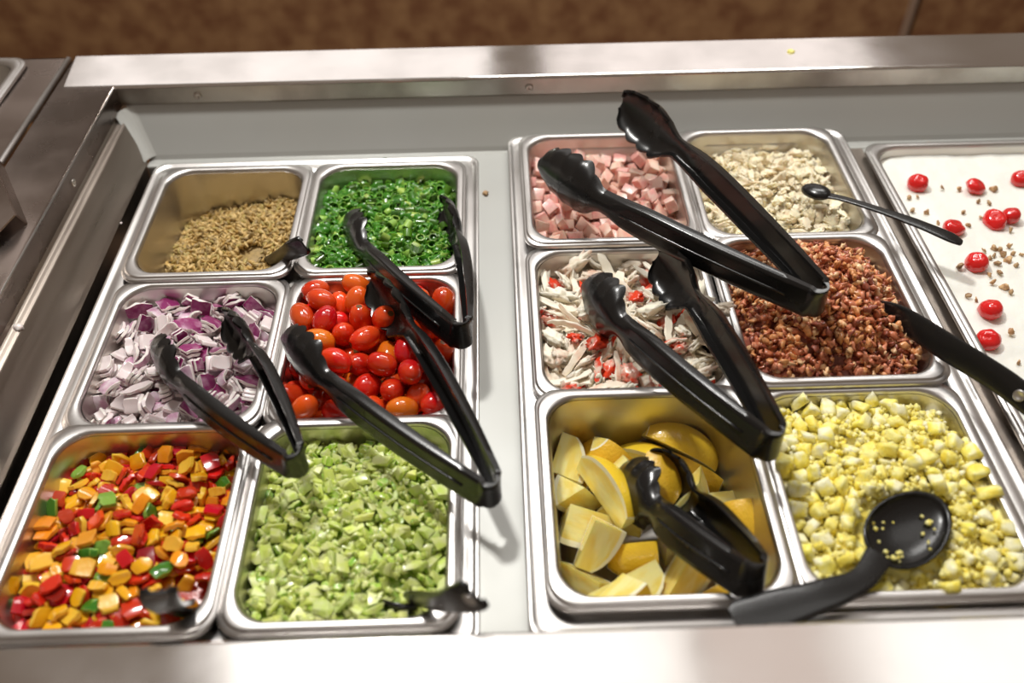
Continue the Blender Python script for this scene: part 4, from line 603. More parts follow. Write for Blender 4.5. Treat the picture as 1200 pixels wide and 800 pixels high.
  13,566,-502,-236,28,-87,-38,12,8,-208,-295,-152,98,-6,9,16,13,12,319,-132,24,50,46,69,3,644,525,-240,49,-62,-57,22,4,-136,748,-197,2,2,28,-96,4,-193,-545,-172,21,-44,-83,25,
  11,-523,-448,-200,5,6,-98,-20,5,-514,-304,-183,15,-56,-77,-27,9,129,-160,-132,96,11,20,18,7,44,28,-127,67,-23,-20,-68,13,-230,200,-126,27,77,-57,-2,5,396,158,-188,4,73,-64,22,
  12,-379,258,-189,93,-31,17,-13,12,-310,407,-192,7,56,54,63,1,190,-96,-123,65,20,-35,-65,12,543,428,-216,77,-3,-46,-44,8,-675,-480,-216,64,-47,30,-53,11,-624,124,-180,65,-65,-17,33,
  0,306,16,-196,39,6,38,-83,4,358,-541,-180,2,-59,-80,-9,8,-160,498,-195,70,-56,32,31,10,-138,-164,-133,1,-24,-86,45,9,254,-329,-178,27,18,-46,-83,11,196,308,-124,8,-7,-7,-99,
  12,-40,508,-180,16,98,-8,-10,0,-218,396,-190,29,11,69,-66,9,-34,-306,-151,75,-13,-2,-65,0,266,116,-168,24,24,90,-27,5,354,248,-166,91,-10,-32,24,11,484,-2,-163,9,2,-85,52,
  7,399,-294,-148,21,91,-26,24,1,-89,-295,-170,20,-60,-77,8,8,474,411,-192,17,98,7,2,8,-591,-386,-214,95,-28,-6,13,5,480,-479,-186,39,13,-33,85,9,273,754,-238,5,20,-96,20,
  10,-122,2,-110,3,-11,-80,60,3,-508,420,-221,61,21,7,76,5,70,441,-154,9,13,-80,58,8,-352,22,-200,70,-14,-20,67,12,-185,235,-102,38,-15,-28,87,12,-438,-238,-180,7,-38,89,-26,
  2,158,-394,-174,17,11,-98,1,7,29,-237,-104,16,-35,-7,92,1,-75,248,-160,79,28,-49,-24,9,-186,-450,-182,45,88,4,13,6,-176,-218,-130,7,-94,-10,-32,5,-395,-7,-154,7,0,-28,95,
  8,38,534,-172,17,46,-81,-31,8,-322,570,-190,15,7,98,-14,11,236,58,-119,46,-65,-29,54,8,133,-536,-162,22,32,87,-29,10,-38,-786,-247,11,-4,99,-2,11,-482,174,-140,22,-17,-24,93,
  11,-229,70,-115,49,-84,15,-17,9,-324,640,-246,86,11,-5,50,11,-420,-188,-138,24,23,54,77,3,-236,441,-160,34,-91,25,-3,4,196,-668,-180,24,94,17,-13,10,-332,-421,-177,21,-71,-66,-15,
  10,348,384,-179,13,-2,95,-26,5,292,-426,-159,15,-69,-45,-55,1,346,422,-222,48,31,-8,82,7,432,-184,-128,13,-98,4,8,12,-192,-390,-153,99,-7,5,-9,6,146,-408,-129,53,13,-17,82,
  12,-596,32,-224,23,42,50,72,13,285,-614,-177,98,14,-17,2,7,-328,378,-131,37,-59,-70,14,8,330,335,-164,28,-94,18,-1,12,384,446,-187,17,-98,2,14,2,266,54,-164,20,-77,39,-46,
  12,-306,150,-164,94,-4,-8,-31,1,117,474,-209,57,25,-4,78,1,228,-196,-172,11,18,-55,-81,1,-71,177,-161,35,25,-61,-67,11,204,772,-180,51,85,4,11,4,-5,136,-148,4,69,-68,26,
  8,16,-414,-145,9,8,-29,95,5,-343,-74,-146,9,26,-91,31,2,286,240,-131,12,56,-79,24,10,48,-455,-188,54,26,34,72,0,-256,-342,-161,19,95,-20,-12,
 ],
 'crab': [
  8,478,729,-320,15,-95,-5,-24,9,-180,524,-284,54,69,-18,-44,10,528,-669,-303,32,6,-25,91,5,-572,-456,-270,43,77,-17,-44,7,-22,-600,-290,65,62,43,9,12,-481,632,-293,2,-97,26,3,
  13,400,64,-306,11,39,-62,67,3,-35,126,-276,44,-16,-72,52,3,-509,4,-262,50,9,-72,47,12,-137,679,-320,28,-9,6,95,8,-662,20,-216,50,-29,-79,23,13,654,42,-315,41,61,-28,-61,
  5,-106,-538,-277,75,-57,-34,-2,5,-138,18,-262,22,-56,43,-67,1,671,359,-212,38,3,50,-78,9,657,-372,-324,17,-72,27,-61,0,-542,-322,-254,35,-8,-9,93,7,-528,535,-316,57,79,17,-17,
  8,625,-108,-240,81,-35,-47,8,11,108,-340,-259,6,9,-18,-98,9,552,598,-340,62,-52,-55,20,7,-226,-12,-229,31,56,-36,-67,12,646,-324,-260,73,13,-29,-61,2,-291,131,-266,92,-9,-9,35,
  7,-292,551,-307,61,-41,-64,24,12,397,528,-294,10,86,-50,-7,10,-338,-700,-266,12,87,49,-2,5,628,452,-334,69,-30,-58,31,13,14,508,-292,21,52,-60,-57,2,396,-446,-280,15,87,46,3,
  3,-68,-152,-250,66,-20,-64,35,9,124,-251,-244,6,-21,28,-93,7,-440,458,-286,9,38,-78,50,5,-350,-618,-260,94,7,-4,-31,7,510,-81,-297,7,33,-70,63,1,-390,-197,-270,9,-42,63,65,
  4,86,-440,-230,27,9,-93,-24,1,628,570,-242,84,-7,-13,52,13,-188,-175,-232,63,43,54,35,9,568,-388,-288,19,22,94,17,11,-393,318,-282,28,12,-65,70,12,-300,-506,-271,98,-4,3,21,
  11,210,591,-297,13,38,-62,-67,11,494,32,-277,8,47,-61,-64,9,-474,84,-264,63,64,0,-44,6,54,-165,-212,91,0,1,40,12,-656,466,-250,54,-44,-61,38,1,-376,-688,-196,9,39,-70,59,
  4,110,436,-230,92,6,-6,39,9,542,-266,-250,37,-67,2,-65,7,254,416,-300,45,59,-24,-63,13,305,-209,-286,69,-31,-59,26,8,-108,-702,-254,54,13,-12,83,7,-360,38,-245,31,17,79,50,
  2,194,23,-256,93,-11,6,-34,1,530,-424,-242,74,10,31,59,10,486,-121,-220,2,54,-84,5,11,-405,568,-254,78,-53,-34,5,5,-439,-518,-196,50,-77,-11,-37,9,45,662,-285,79,4,52,33,
  6,474,588,-252,19,6,-94,27,6,163,-581,-268,24,-95,-18,-1,13,-472,-114,-261,67,70,24,-6,6,-40,518,-243,6,71,70,6,7,-534,-180,-233,14,-94,-16,-29,0,-609,559,-192,19,72,-46,-47,
  1,543,12,-202,35,-18,-71,59,9,-609,-478,-212,58,-12,55,59,6,572,414,-261,31,54,76,14,6,246,-414,-244,22,86,-43,-20,8,81,188,-234,8,98,17,2,2,225,-714,-272,17,-42,-85,-27,
  12,420,700,-222,45,81,-27,26,0,-113,772,-216,77,-54,28,18,9,536,286,-304,68,-47,0,-57,4,-523,536,-181,36,42,-83,-5,4,506,-577,-256,31,3,94,-5,2,-490,-114,-212,9,-11,-3,99,
  11,-69,48,-196,50,-72,13,-45,1,-82,-542,-228,40,7,72,56,10,-606,-586,-272,74,-11,-33,57,0,390,768,-204,85,-50,-14,-8,4,-312,-398,-201,71,-6,24,66,11,-475,230,-276,2,-32,92,23,
  2,46,-693,-250,87,-6,25,-41,6,648,53,-168,5,-56,-31,76,2,89,76,-195,6,91,-40,-5,1,-324,12,-202,78,-51,-35,11,10,372,-648,-257,79,-7,-54,29,6,-287,442,-216,37,72,-31,-50,
  7,-369,-256,-207,31,17,-65,67,4,386,-247,-168,20,77,-54,28,12,164,745,-260,38,90,6,-20,10,460,195,-266,10,-54,83,9,3,191,-100,-199,45,28,-56,64,2,390,-318,-256,69,-48,-13,52,
  6,-156,-436,-176,10,-88,-45,-4,6,-604,82,-148,40,36,-83,9,8,-438,416,-231,8,3,-93,-35,4,275,562,-220,18,-63,-75,-11,3,-24,320,-198,52,-10,-70,49,12,552,166,-156,17,-7,97,-14,
  10,446,-442,-190,11,55,80,21,6,-272,-198,-172,4,74,-65,13,13,128,292,-256,67,-70,-14,-21,4,136,-255,-160,24,90,33,15,2,-424,564,-160,32,-15,-94,-1,6,-318,192,-204,16,88,45,2,
  12,556,473,-179,91,-13,-14,35,11,-140,402,-228,65,35,-2,-67,9,-465,57,-196,48,-37,-71,35,7,-572,-150,-167,64,10,64,42,7,-348,432,-182,35,75,-10,-55,13,34,90,-146,69,65,15,-29,
  10,104,-587,-172,33,-15,-2,-93,11,616,217,-48,16,-17,-85,47,0,506,-555,-144,12,-19,87,-43,13,-199,368,-222,35,-88,32,-5,3,-670,-284,-216,48,-36,-77,20,10,276,-304,-210,63,-2,17,76,
  5,-63,-670,-180,68,51,51,12,11,-56,191,-189,72,69,-7,-9,5,535,78,-115,77,-26,-57,-10,3,-564,141,-108,57,-75,-28,17,1,398,354,-266,62,50,55,25,8,-428,308,-195,20,-15,90,36,
  8,312,-474,-160,14,-78,-61,-8,5,-430,-263,-150,60,46,61,25,0,-176,548,-172,34,77,-53,14,3,398,349,-214,73,-24,-63,11,11,-390,48,-118,57,13,13,80,1,-102,164,-131,51,-1,80,33,
  1,-53,-280,-192,65,52,50,27,1,372,-30,-220,40,-49,-75,21,7,-547,258,-214,54,81,15,13,11,396,477,-210,90,-28,-34,-3,13,-601,-44,-150,83,45,31,-1,2,150,-206,-82,54,-35,-23,73,
  0,-332,718,-114,32,16,54,-76,12,578,-195,-139,20,-31,80,-46,5,-122,13,-174,28,-15,-91,27,7,-596,-300,-174,45,-71,24,-49,4,-174,-278,-184,62,-64,-39,24,0,-520,353,-130,14,-16,-55,81,
  7,266,463,-172,76,48,43,11,10,346,46,-181,9,17,1,-98,7,623,-318,-159,8,-81,13,-57,7,-667,-516,-188,51,27,66,48,9,70,248,-140,87,39,17,-26,1,14,490,-164,74,-35,-54,20,
  11,-449,-20,-106,92,2,9,-38,11,-412,-346,-109,18,40,-34,-83,2,-538,-370,-86,42,-23,13,-87,7,-113,-508,-133,31,43,72,43,2,-370,-416,-127,81,-51,-24,14,4,-192,-20,-148,13,85,-51,1,
  7,22,473,-122,30,1,67,69,5,322,-251,-101,90,42,6,-13,10,464,-92,-124,16,62,72,-28,13,156,332,-214,65,-68,-35,-2,9,-316,777,-290,9,-26,96,-5,7,-258,-458,-132,75,16,51,39,
  13,-188,-676,-181,26,69,-27,-62,5,-670,210,-154,8,-50,-71,49,9,297,123,-215,91,-33,-14,17,12,-552,-696,-230,91,18,28,-26,11,499,-483,-113,94,19,27,2,11,299,567,-110,53,-73,6,-43,
  0,118,566,-173,2,76,-35,56,4,514,303,-166,2,94,20,25,8,-416,770,-196,10,5,68,-72,3,172,-578,-118,80,-37,-33,35,9,-354,194,-118,16,-18,57,-79,8,269,216,-233,73,-13,38,-54,
  12,-160,60,-72,43,-31,-15,83,7,-241,312,-128,31,60,-35,-65,7,-112,318,-164,24,-29,39,84,6,-237,-234,-78,1,91,40,-1,13,220,106,-151,43,-18,-57,68,13,-66,394,-137,21,-2,-65,73,
  13,338,204,-168,43,12,-64,62,10,-30,-580,-98,69,31,5,-65,12,201,-58,-132,43,86,-13,-24,12,162,748,-140,6,24,-95,-17,2,-404,-152,-106,50,-24,-6,-83,2,-224,636,-154,10,7,7,-99,
  13,-248,-730,-226,54,62,46,-34,3,228,156,-134,39,-11,86,31,10,-312,74,-62,31,54,-74,-25,6,-140,271,-96,4,99,-9,-3,10,133,296,-106,69,-21,3,69,4,89,-470,-124,23,93,28,5,
  7,356,-27,-108,26,-56,56,-55,11,-516,-571,-139,67,-68,-29,-9,7,-163,-656,-133,7,-32,66,67,11,342,-779,-222,39,40,-72,42,12,284,314,-150,83,-45,22,-23,13,212,10,-126,62,2,-28,73,
  11,-520,246,-131,28,-10,-80,53,4,242,93,-39,9,-12,97,-19,1,-54,678,-132,68,2,-66,32,2,584,-14,-94,17,-95,17,-18,6,-618,-367,-115,80,15,14,-56,7,358,625,-134,42,-72,22,-50,
  7,-32,-388,-144,94,-12,-13,31,12,110,-747,-200,23,13,-27,93,6,237,-677,-186,24,-80,-45,32,8,388,170,-94,3,9,99,6,2,799,-14,62,10,16,-98,-13,5,-55,-172,-110,38,49,79,7,
  11,319,-573,-124,85,-49,-19,9,11,22,-40,-90,45,-25,20,-83,9,527,-32,-71,22,88,-25,-33,0,673,274,-118,17,72,39,54,11,448,428,-122,63,-70,-28,-19,13,-221,-742,-135,99,4,-9,-7,
  9,-421,715,-284,39,-24,9,88,4,482,-724,-194,91,42,6,0,8,-106,-754,-91,69,69,4,26,2,-478,-642,-169,70,-40,-17,-56,8,-596,-156,-92,12,42,89,17,7,382,341,-162,56,-51,3,-65,
  6,653,-242,-74,23,-87,41,9,3,74,-134,-96,38,-12,16,-91,11,-110,682,-196,20,-13,57,79,
 ],
 'egg': [
  4,-272,-527,-160,2,-99,4,-10,2,448,94,-142,16,92,36,-6,1,-90,-350,-96,65,26,-61,36,4,662,236,-164,67,-5,6,-74,2,646,-155,-184,17,46,-86,-17,3,-40,511,-157,94,-20,2,-27,
  2,66,24,-70,20,-55,-49,-64,2,-598,-116,-192,27,95,11,10,5,-581,-380,-207,34,15,-15,-91,6,420,-538,-150,11,-50,-85,7,4,-642,-240,-215,16,7,96,20,5,-622,518,-204,70,-70,4,-13,
  7,-214,338,-144,33,-28,-17,-88,1,-248,132,-112,59,-20,-2,78,2,-174,490,-172,42,-51,23,71,6,365,238,-95,16,-12,-69,-69,2,363,690,-204,76,7,40,-51,1,-540,710,-261,80,-25,7,54,
  5,-615,-654,-230,5,43,90,13,0,-413,103,-136,1,100,4,-4,6,181,-291,-96,69,-72,10,-10,5,-346,-70,-138,60,-9,-9,79,7,324,-652,-148,54,-61,49,-32,3,184,-666,-166,10,-11,99,1,
  5,0,-486,-106,87,-49,3,-6,7,-158,-128,-88,59,-18,-10,-78,4,658,69,-146,56,-5,74,38,7,580,685,-196,11,18,6,98,1,639,-554,-166,9,-8,-80,60,5,-482,-500,-156,33,5,-93,14,
  4,552,-712,-188,78,23,-35,-46,4,-226,-304,-130,86,23,-21,41,3,158,756,-212,54,20,76,-29,3,-311,-750,-207,17,69,69,-19,4,657,-300,-170,2,-13,-3,-99,2,-243,739,-240,57,-6,-8,-82,
  6,130,-560,-134,11,-64,75,13,1,-422,-283,-172,98,0,-7,21,1,242,592,-171,15,-17,69,-69,0,46,118,-90,9,5,-76,-65,5,-498,266,-186,6,-65,76,6,6,234,172,-88,56,-78,26,-2,
  5,214,-82,-101,9,83,55,1,0,-24,-760,-184,33,64,-50,50,0,-396,734,-242,34,24,86,-30,2,-456,572,-221,87,-27,25,32,4,223,327,-106,27,39,48,74,1,-640,136,-232,3,-74,67,-1,
  2,-4,747,-228,21,80,-57,-1,4,-658,248,-201,75,-9,-2,66,2,-119,204,-110,20,96,18,-2,1,-410,-746,-197,54,-46,-58,39,3,648,600,-204,3,83,-54,-17,1,345,447,-164,9,53,-84,-2,
  4,502,-325,-138,83,26,-2,48,2,370,-56,-124,71,-16,25,-64,2,-540,72,-182,28,0,73,-62,1,-230,-346,-67,17,-91,-35,-10,1,516,152,-50,2,84,-12,53,0,-455,-400,-164,4,90,2,-44,
  1,-171,-231,-65,13,57,42,-69,0,394,-272,-114,69,-43,-10,-57,2,232,510,-166,0,-13,98,-9,0,56,-370,-102,21,80,32,-45,6,-270,260,-97,40,-87,-2,-28,0,-46,660,-196,80,51,-26,-17,
  6,-545,-206,-164,4,-5,99,9,0,270,-766,-178,1,-2,-14,99,6,-517,-596,-195,95,-2,-9,28,4,644,463,-190,80,57,-13,-7,2,24,-43,-76,96,8,-25,-2,0,404,-392,-126,20,-88,19,-38,
  7,452,-712,-164,58,-28,65,42,7,-660,-348,-141,68,-1,-18,72,5,-438,14,-76,40,89,9,19,4,452,361,-128,1,-20,88,-42,3,-381,276,-149,24,58,11,77,4,559,-203,-141,46,-21,-60,62,
  3,466,222,-134,46,9,88,-4,1,482,-95,-75,70,-57,-1,-44,4,140,-38,-49,3,-56,82,-14,2,-370,495,-198,82,11,27,-50,0,-240,18,-99,86,45,-12,20,3,243,-533,-149,20,-71,-12,-67,
  5,447,746,-205,27,-24,-51,78,1,-537,446,-170,9,-19,-87,-45,5,-322,-395,-162,63,-9,-7,77,4,255,298,-24,9,63,-72,-28,2,570,-2,-146,81,-17,26,-50,0,-287,514,-174,57,21,57,54,
  0,-44,-270,-107,50,49,-69,22,3,-594,264,-120,79,-17,16,57,4,-229,-678,-171,1,-54,50,-68,7,-504,-63,-161,59,69,39,-17,4,-555,603,-216,55,-24,-80,-2,0,675,-260,-87,1,72,-69,-7,
  2,122,-764,-162,6,3,48,-87,4,-382,-631,-186,51,53,18,65,1,-443,-175,-112,24,-35,27,-87,7,36,-658,-168,81,-13,-52,-23,6,254,740,-147,23,8,-2,97,4,-124,744,-222,69,20,8,70,
  2,-322,645,-230,87,-12,41,-24,4,328,69,-107,78,19,-33,-50,3,54,-250,-101,56,10,80,17,5,-12,262,-106,63,11,-9,-76,7,6,596,-104,64,-46,-9,-61,0,34,134,2,88,-21,-1,43,
  4,236,66,-70,13,45,-6,-88,2,-162,-444,-119,76,-29,18,-54,7,633,-423,-159,25,-31,41,-82,3,384,568,-174,59,-20,-71,-33,3,570,-278,-49,27,51,-82,-3,4,-646,-470,-106,22,-50,-57,-61,
  6,-84,424,-120,84,49,-21,-6,5,-615,364,-186,77,61,-16,-13,4,-385,-520,-109,69,-67,14,24,0,-50,-79,-30,58,-12,-38,71,5,634,134,-85,12,13,-44,-88,6,-248,-100,-51,13,50,-24,-83,
  0,430,-168,-120,70,-69,13,-13,3,65,24,23,28,61,-13,73,1,609,360,-171,13,85,44,-24,6,-262,-492,-34,66,65,-10,35,1,-96,70,-88,12,80,-58,-5,6,-78,-616,-124,9,65,-37,66,
  5,-383,-166,-38,46,20,-32,-80,6,136,-462,-64,23,9,-87,43,5,290,-274,-109,74,9,10,-66,5,60,722,-149,63,43,11,-64,0,-56,-176,-80,35,-64,-11,-68,1,149,422,-108,7,63,-31,-72,
  4,130,96,-32,13,-78,13,60,4,333,352,-103,46,61,-62,19,7,528,-476,-146,61,-71,-14,34,3,328,-466,-140,80,15,24,-54,5,-618,-28,-144,93,-29,-23,-2,4,-383,274,-18,45,82,36,2,
  2,490,509,-170,76,-35,47,28,1,616,-656,-154,15,-11,-94,28,5,334,624,-99,75,30,33,49,5,18,-378,-11,87,8,-35,33,5,-576,146,-142,15,-98,-15,-1,3,-568,-291,-94,48,-14,-23,83,
  1,96,-680,-74,96,-8,19,-19,1,328,174,14,17,97,15,8,2,679,-166,-112,6,94,8,-32,3,374,-766,-148,20,61,-67,38,4,389,142,-65,16,37,-54,74,4,-639,-661,-147,8,66,71,22,
  6,-409,643,-155,76,11,-38,-51,7,666,-26,-100,19,68,69,-14,1,126,-266,-4,3,-30,8,95,7,-386,403,-161,44,27,-54,67,4,-549,550,-104,27,-95,13,0,6,-176,630,-200,11,76,60,-24,
  7,-647,354,-60,6,-76,48,42,5,-428,196,-100,28,-92,-4,-27,0,91,577,-169,50,33,-54,-59,3,454,258,-10,69,24,45,51,7,-328,-228,-130,80,-46,8,-37,5,99,258,-103,4,76,65,2,
  0,-324,-656,-104,70,28,31,58,3,-104,-713,-162,72,-54,-25,35,5,-170,-574,-102,81,37,43,18,1,-436,-36,-8,18,-20,91,31,5,-288,398,-102,13,59,-69,40,7,-334,99,-34,50,74,2,-46,
  5,107,-142,-15,57,21,-37,71,5,154,202,12,71,-29,-6,-64,6,556,574,-124,22,61,-76,0,5,-632,626,-130,48,11,-24,-83,5,-478,86,-24,12,-71,-20,67,5,648,-104,-22,13,0,92,-36,
  1,-444,-573,-31,27,13,85,-43,4,161,666,-134,42,65,-45,-45,1,534,-49,-44,76,-46,29,-34,5,-651,208,-55,22,6,80,57,6,166,-383,-10,24,22,66,-68,5,-102,-430,-19,17,35,17,-91,
  6,-465,304,-58,79,4,48,-39,4,656,-493,-70,65,75,-16,1,7,357,314,-6,61,39,-26,64,1,-633,-516,-202,39,72,54,-21,0,-214,-400,8,54,-54,-30,-58,3,236,-421,-111,87,-45,-12,14,
  5,-288,-226,-23,9,-88,27,38,5,-96,-720,-40,69,-65,31,1,2,-522,-763,-194,53,-30,47,63,0,462,42,-59,76,26,-57,19,1,-648,-108,-109,45,-87,-18,-6,6,662,-378,-14,98,16,0,-1,
  4,-52,58,-8,13,-85,7,-50,3,266,416,-43,28,3,-77,57,7,-418,408,-56,60,-80,-2,-6,5,-35,278,-22,12,-13,98,-3,3,-172,-778,-112,23,61,72,24,7,-105,-302,14,13,-55,14,-81,
  5,290,-306,5,39,34,-77,37,6,-568,59,-40,64,35,-61,-31,7,535,324,-74,23,-24,53,79,6,224,-654,-62,20,-73,-56,33,6,-260,464,-38,18,84,-47,19,6,-544,400,-86,43,-46,76,19,
  0,-268,762,-165,75,-20,-6,-63,6,-438,-772,-92,49,-58,50,42,6,338,-573,-55,25,91,17,-27,2,165,762,-83,24,-93,-20,-19,0,13,-74,42,19,36,-91,-14,2,408,-370,-32,57,-23,19,76,
  1,562,288,-4,13,53,-71,-45,0,254,677,-41,50,13,54,66,2,-655,-236,-112,88,-41,6,-23,4,67,458,-130,17,-76,-28,-56,7,-326,372,12,65,-44,37,49,0,-310,184,-18,78,-40,30,38,
  1,-383,-417,-92,15,-61,76,12,3,304,-142,-62,35,-52,78,2,2,-19,390,-75,4,38,-34,86,7,-322,-30,0,91,-27,30,1,2,591,218,-100,72,9,-22,-65,1,636,-595,-78,6,5,98,18,
  3,-261,-646,-34,22,-28,9,-93,6,-524,734,-169,26,-67,57,-40,5,-677,130,-20,49,-57,60,28,2,529,-592,-184,59,-43,48,-50,1,12,-196,-2,77,4,50,39,0,-227,-305,34,10,-5,-52,-85,
  4,546,-416,-70,2,14,92,-37,0,234,-24,-17,43,44,-70,-36,2,457,615,-152,26,-67,27,-65,4,-524,-92,-64,6,14,-71,-69,4,149,361,13,77,34,-29,-45,4,-100,678,-106,69,12,-54,-48,
  1,125,-788,-16,5,14,-89,43,0,-523,195,-34,14,65,63,39,2,47,682,-58,85,-48,4,-23,3,470,166,28,24,95,8,-15,3,317,34,5,83,-39,-39,-13,1,-342,543,-84,35,59,-62,-38,
  3,-678,27,-94,63,-25,69,-23,5,-613,-46,10,24,-49,-39,75,7,399,484,-86,82,-28,-21,-46,1,-412,-652,-82,0,-94,2,-34,3,676,316,-72,63,-75,17,-12,6,-648,-178,-37,9,-65,69,28,
  0,-182,566,-106,26,-11,80,-54,2,-420,542,-104,77,15,-7,-61,4,16,-586,-30,20,72,58,-33,3,-60,776,-146,72,60,-22,30,7,-86,-631,-9,61,-23,45,61,2,434,-680,-76,34,51,28,-74,
  6,384,-74,-7,88,8,-40,-24,2,316,-404,-45,50,57,-64,-6,7,246,-189,12,58,-64,-8,50,0,-530,-690,-114,19,54,-69,44,7,-6,514,-32,7,41,44,80,4,156,550,-82,17,-17,-94,21,
  3,-452,-301,-78,65,-59,-34,34,5,-390,774,-76,43,2,88,-17,7,445,-226,-30,49,50,71,12,7,166,-592,10,62,-20,-37,-66,1,657,212,-4,69,8,-29,-65,5,-276,-768,-79,10,-31,19,92,
  3,275,596,3,68,-40,-6,-61,6,-329,661,-68,11,-51,66,-54,7,-166,19,-2,20,16,-85,46,6,-202,138,-6,43,74,9,-51,2,-354,-570,34,35,37,-84,-15,0,-184,-544,14,37,75,-54,13,
  6,-84,176,10,5,37,88,29,5,642,52,-23,96,-25,2,8,1,-164,260,-34,43,24,68,54,6,482,426,-13,60,-17,57,-54,7,-530,-390,-89,72,9,-69,10,6,200,92,58,20,29,-63,69,
  6,52,210,72,21,69,66,-24,3,-350,-314,-36,33,54,-59,-50,6,564,463,-97,43,-70,-55,18,6,487,-573,-66,34,-8,8,-94,5,-190,714,-98,56,3,12,-82,1,-560,-576,-74,50,18,-43,73,
  3,82,-218,62,13,32,-85,-40,0,-134,-84,24,9,31,-46,83,5,260,510,-45,56,72,28,-29,2,58,351,-48,83,-41,39,9,2,57,-473,12,59,-46,-61,-25,4,-512,-216,-40,30,50,62,52,
  4,-214,-184,42,54,28,-46,65,6,298,-72,54,80,-12,55,-17,
 ],
 'lemon': [
  0,220,246,-590,35,39,-59,-61,2,500,-514,-482,27,-28,-82,43,2,-362,557,-599,47,27,-60,59,5,-497,-441,-527,39,-78,3,49,6,-430,-14,-538,15,-61,2,78,0,308,-684,-440,40,50,31,70,
  3,348,641,-466,76,6,-54,-35,6,-209,511,-486,1,91,-31,26,3,333,502,-598,9,63,-31,71,1,-250,-586,-464,65,-53,47,-25,4,154,-154,-463,2,68,73,-1,4,-538,560,-482,35,65,45,-50,
  5,409,-226,-496,20,-72,-26,-61,2,-150,-258,-530,50,50,-53,-47,0,-168,135,-572,67,53,33,41,3,360,80,-508,35,64,-25,-65,5,-164,306,-460,21,90,-4,-39,2,-411,-225,-396,15,70,55,-43,
  2,128,-508,-486,7,67,57,-47,5,338,144,-349,46,-68,55,18,0,-495,248,-531,33,-20,-15,91,1,71,530,-498,57,59,6,56,0,-290,-684,-345,54,-68,8,-50,4,605,-140,-371,16,-14,-61,-76,
  3,-266,204,-314,65,-47,-53,-27,6,78,180,-287,33,-46,-47,-67,
 ],
}
# ------------------------------------------------------------------ helpers
C = bpy.context.scene.collection
def link(o): C.objects.link(o); return o
def obj(name, me, mats, parent=None, **props):
    o = bpy.data.objects.new(name, me); link(o)
    if not isinstance(mats, (list, tuple)): mats = [mats]
    if len(me.materials) == 0:
        for m in mats: me.materials.append(m)
    o.parent = parent
    for k, v in props.items(): o[k] = v
    return o
def tag(o, label, cat=None, group=None, kind=None):
    o['label'] = label
    if cat: o['category'] = cat
    if group: o['group'] = group
    if kind: o['kind'] = kind
    return o
def empty(name, loc, label, cat, group=None):
    o = bpy.data.objects.new(name, None); o.empty_display_size = .02; o.location = loc; link(o)
    return tag(o, label, cat, group)

